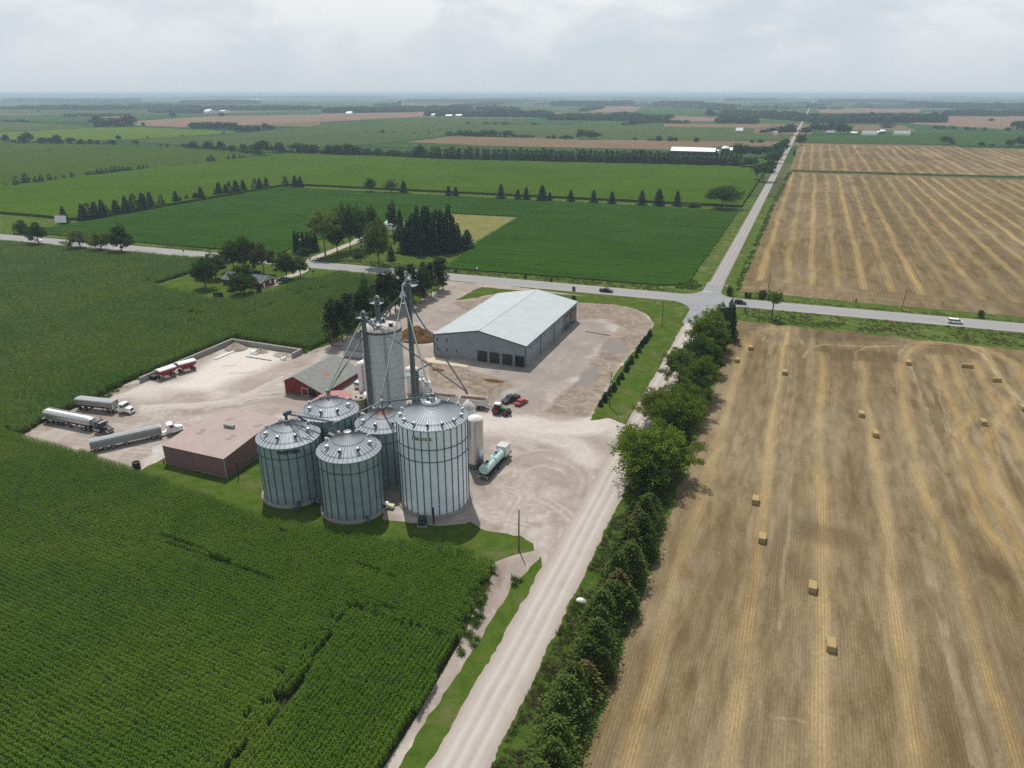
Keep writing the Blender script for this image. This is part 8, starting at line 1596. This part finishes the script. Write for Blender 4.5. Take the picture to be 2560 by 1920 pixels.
# ---------------------------------------------------------------- far woods
def blob(seed, n):
    rs = np.random.RandomState(seed); u = unit(rs.normal(size=(n, 3))); u[:, 2] = np.abs(u[:, 2])*1.0-.1; P = u*np.array([5.6, 5.6, 8.5])*rs.uniform(.75, 1.05, (n, 1))+np.array([0, 0, 4.5]); P[:, 2] = np.maximum(P[:, 2], 0); V, F = leaves(P, u+rs.normal(size=(n, 3))*.5, 4.2, 3.4, rs); return loose(np_mesh('wood_crown', V, F, M_farleaf))
blobs = [blob(500+i, 70) for i in range(4)]
def woods(w, pts, depth, h, sp=9.0):
    P = WL(w, pts); out = []
    for a, b in zip(P[:-1], P[1:]):
        l = math.hypot(b[0]-a[0], b[1]-a[1]); n = max(2, int(l*depth/(sp*sp))); t_ = NR.uniform(0, 1, n); d = NR.uniform(0, 1, n)*depth; out.append(np.stack([a[0]+(b[0]-a[0])*t_+NR.normal(size=n)*2, a[1]+(b[1]-a[1])*t_+d, np.zeros(n)], 1))
    P = np.concatenate(out); n = len(P); s = .66*h/13.0*NR.uniform(.65, 1.2, n)*(.75+.5*vnoise(P[:, 0]/40, P[:, 1]/40, 9)); scatter('woods', P, np.stack([np.zeros(n), np.zeros(n), NR.uniform(0, 6.28, n)], 1), np.stack([s*1.1, s*1.1, s], 1), blobs)
for a in [('T1', [(30, 388), (400, 394), (730, 400)], 7, 7, 5.5), ('T1', [(1120, 419), (1430, 440), (1600, 463)], 8, 8, 5), ('T1', [(1660, 448), (1830, 457), (2212, 468)], 10, 9, 5), ('T2', [(0, 463), (400, 475), (690, 489)], 10, 9, 5), ('T2', [(765, 344), (860, 347), (1310, 357)], 8, 8, 6), ('T2', [(1390, 363), (1545, 366)], 8, 10, 6), ('T1', [(1170, 298), (1460, 305)], 12, 10, 6), ('T1', [(1470, 321), (1680, 309)], 10, 8, 6), ('T1', [(560, 290), (800, 287)], 16, 13, 7), ('T1', [(0, 184), (80, 182)], 150, 22), ('T1', [(130, 183), (500, 184), (840, 181)], 160, 24), ('T1', [(900, 178), (1180, 186), (1860, 185)], 160, 24), ('T1', [(1110, 149), (1330, 151)], 500, 30), ('T1', [(0, 131), (300, 134), (660, 136)], 400, 30, 16), ('T1', [(1140, 112), (1700, 112), (2300, 113)], 500, 34, 20), ('T1', [(0, 260), (150, 263)], 20, 10), ('T1', [(385, 229), (600, 228), (770, 222)], 40, 13), ('T1', [(1985, 205), (2212, 202), (2500, 200)], 160, 26), ('T1', [(900, 200), (1250, 208)], 60, 16),
        ('T2', [(325, 193), (870, 194)], 150, 26), ('T2', [(640, 223), (700, 222)], 60, 24), ('T2', [(712, 226), (1000, 228), (1380, 231)], 110, 24), ('T2', [(960, 200), (1160, 205)], 120, 30), ('T2', [(1392, 247), (1800, 250), (2092, 256)], 190, 22), ('T2', [(1418, 161), (1840, 162)], 420, 34), ('T2', [(1590, 195), (1720, 178)], 60, 18), ('T2', [(2052, 161), (2300, 164)], 400, 32), ('T2', [(520, 137), (1250, 138)], 400, 28, 16), ('T2', [(808, 170), (980, 158), (1250, 138)], 90, 22), ('T2', [(1856, 280), (2000, 268), (2212, 266)], 30, 12), ('T2', [(330, 160), (450, 160)], 100, 22),
        ('T3', [(0, 160), (110, 165), (385, 190)], 320, 28), ('T3', [(345, 226), (480, 222), (850, 255)], 140, 24), ('T3', [(310, 266), (560, 270)], 60, 20), ('T3', [(0, 266), (150, 269)], 25, 12), ('T3', [(890, 265), (1300, 264), (1720, 262)], 230, 24), ('T3', [(1530, 164), (1650, 172), (2212, 184), (2500, 190)], 420, 30), ('T3', [(1740, 219), (1980, 220), (2300, 222)], 110, 22), ('T3', [(950, 139), (1210, 140), (1490, 148)], 250, 30), ('T3', [(1200, 160), (1255, 160)], 50, 18), ('T3', [(380, 131), (690, 129)], 300, 32), ('T3', [(885, 172), (930, 172)], 90, 24), ('T3', [(2155, 304), (2300, 308)], 40, 22), ('T3', [(1660, 112), (1860, 113)], 300, 34, 18), ('T3', [(470, 152), (700, 150)], 25, 16, 22), ('T3', [(820, 150), (890, 148)], 60, 22), ('T3', [(1880, 120), (2060, 121)], 120, 30, 20)]: woods(*a)
def far_belts():
    P = []; rs = np.random.RandomState(77)
    for k in range(110):
        Y = 4200*math.exp(rs.uniform(0, 2.05)); a = rs.uniform(-1.05, .62); X = Y*math.tan(a); L_ = rs.uniform(150, 1400)*(Y/6000)**.5; n = int(L_/26)+3; x = X+rs.uniform(-.5, .5, n)*L_; y = Y+rs.uniform(-.5, .5, n)*rs.uniform(60, 420); P.append(np.stack([x, y, np.zeros(n)], 1))
    P = np.concatenate(P); n = len(P); d = np.hypot(P[:, 0], P[:, 1]); s = NR.uniform(.7, 1.25, n)*np.clip(d/8000, 1, 1.5); scatter('woods', P, np.stack([np.zeros(n), np.zeros(n), NR.uniform(0, 6.28, n)], 1), np.stack([s*2.6, s*1.6, s*.85], 1), blobs)
far_belts()
# ================================================================== AIR
def haze():
    m = bpy.data.materials.new('haze'); m.use_nodes = True; N = m.node_tree.nodes; N.clear(); o = N.new('ShaderNodeOutputMaterial'); v = N.new('ShaderNodeVolumePrincipled')
    v.inputs['Color'].default_value = (.58, .75, .88, 1); v.inputs['Density'].default_value = HAZE; v.inputs['Anisotropy'].default_value = 0.1
    m.node_tree.links.new(v.outputs[0], o.inputs['Volume']); mb = MB(); mb.box(-43000, 43000, -43000, 43000, -1.2, 84, m); tag(mb.build('haze'), kind='stuff')
HAZE = 0.00012
haze()
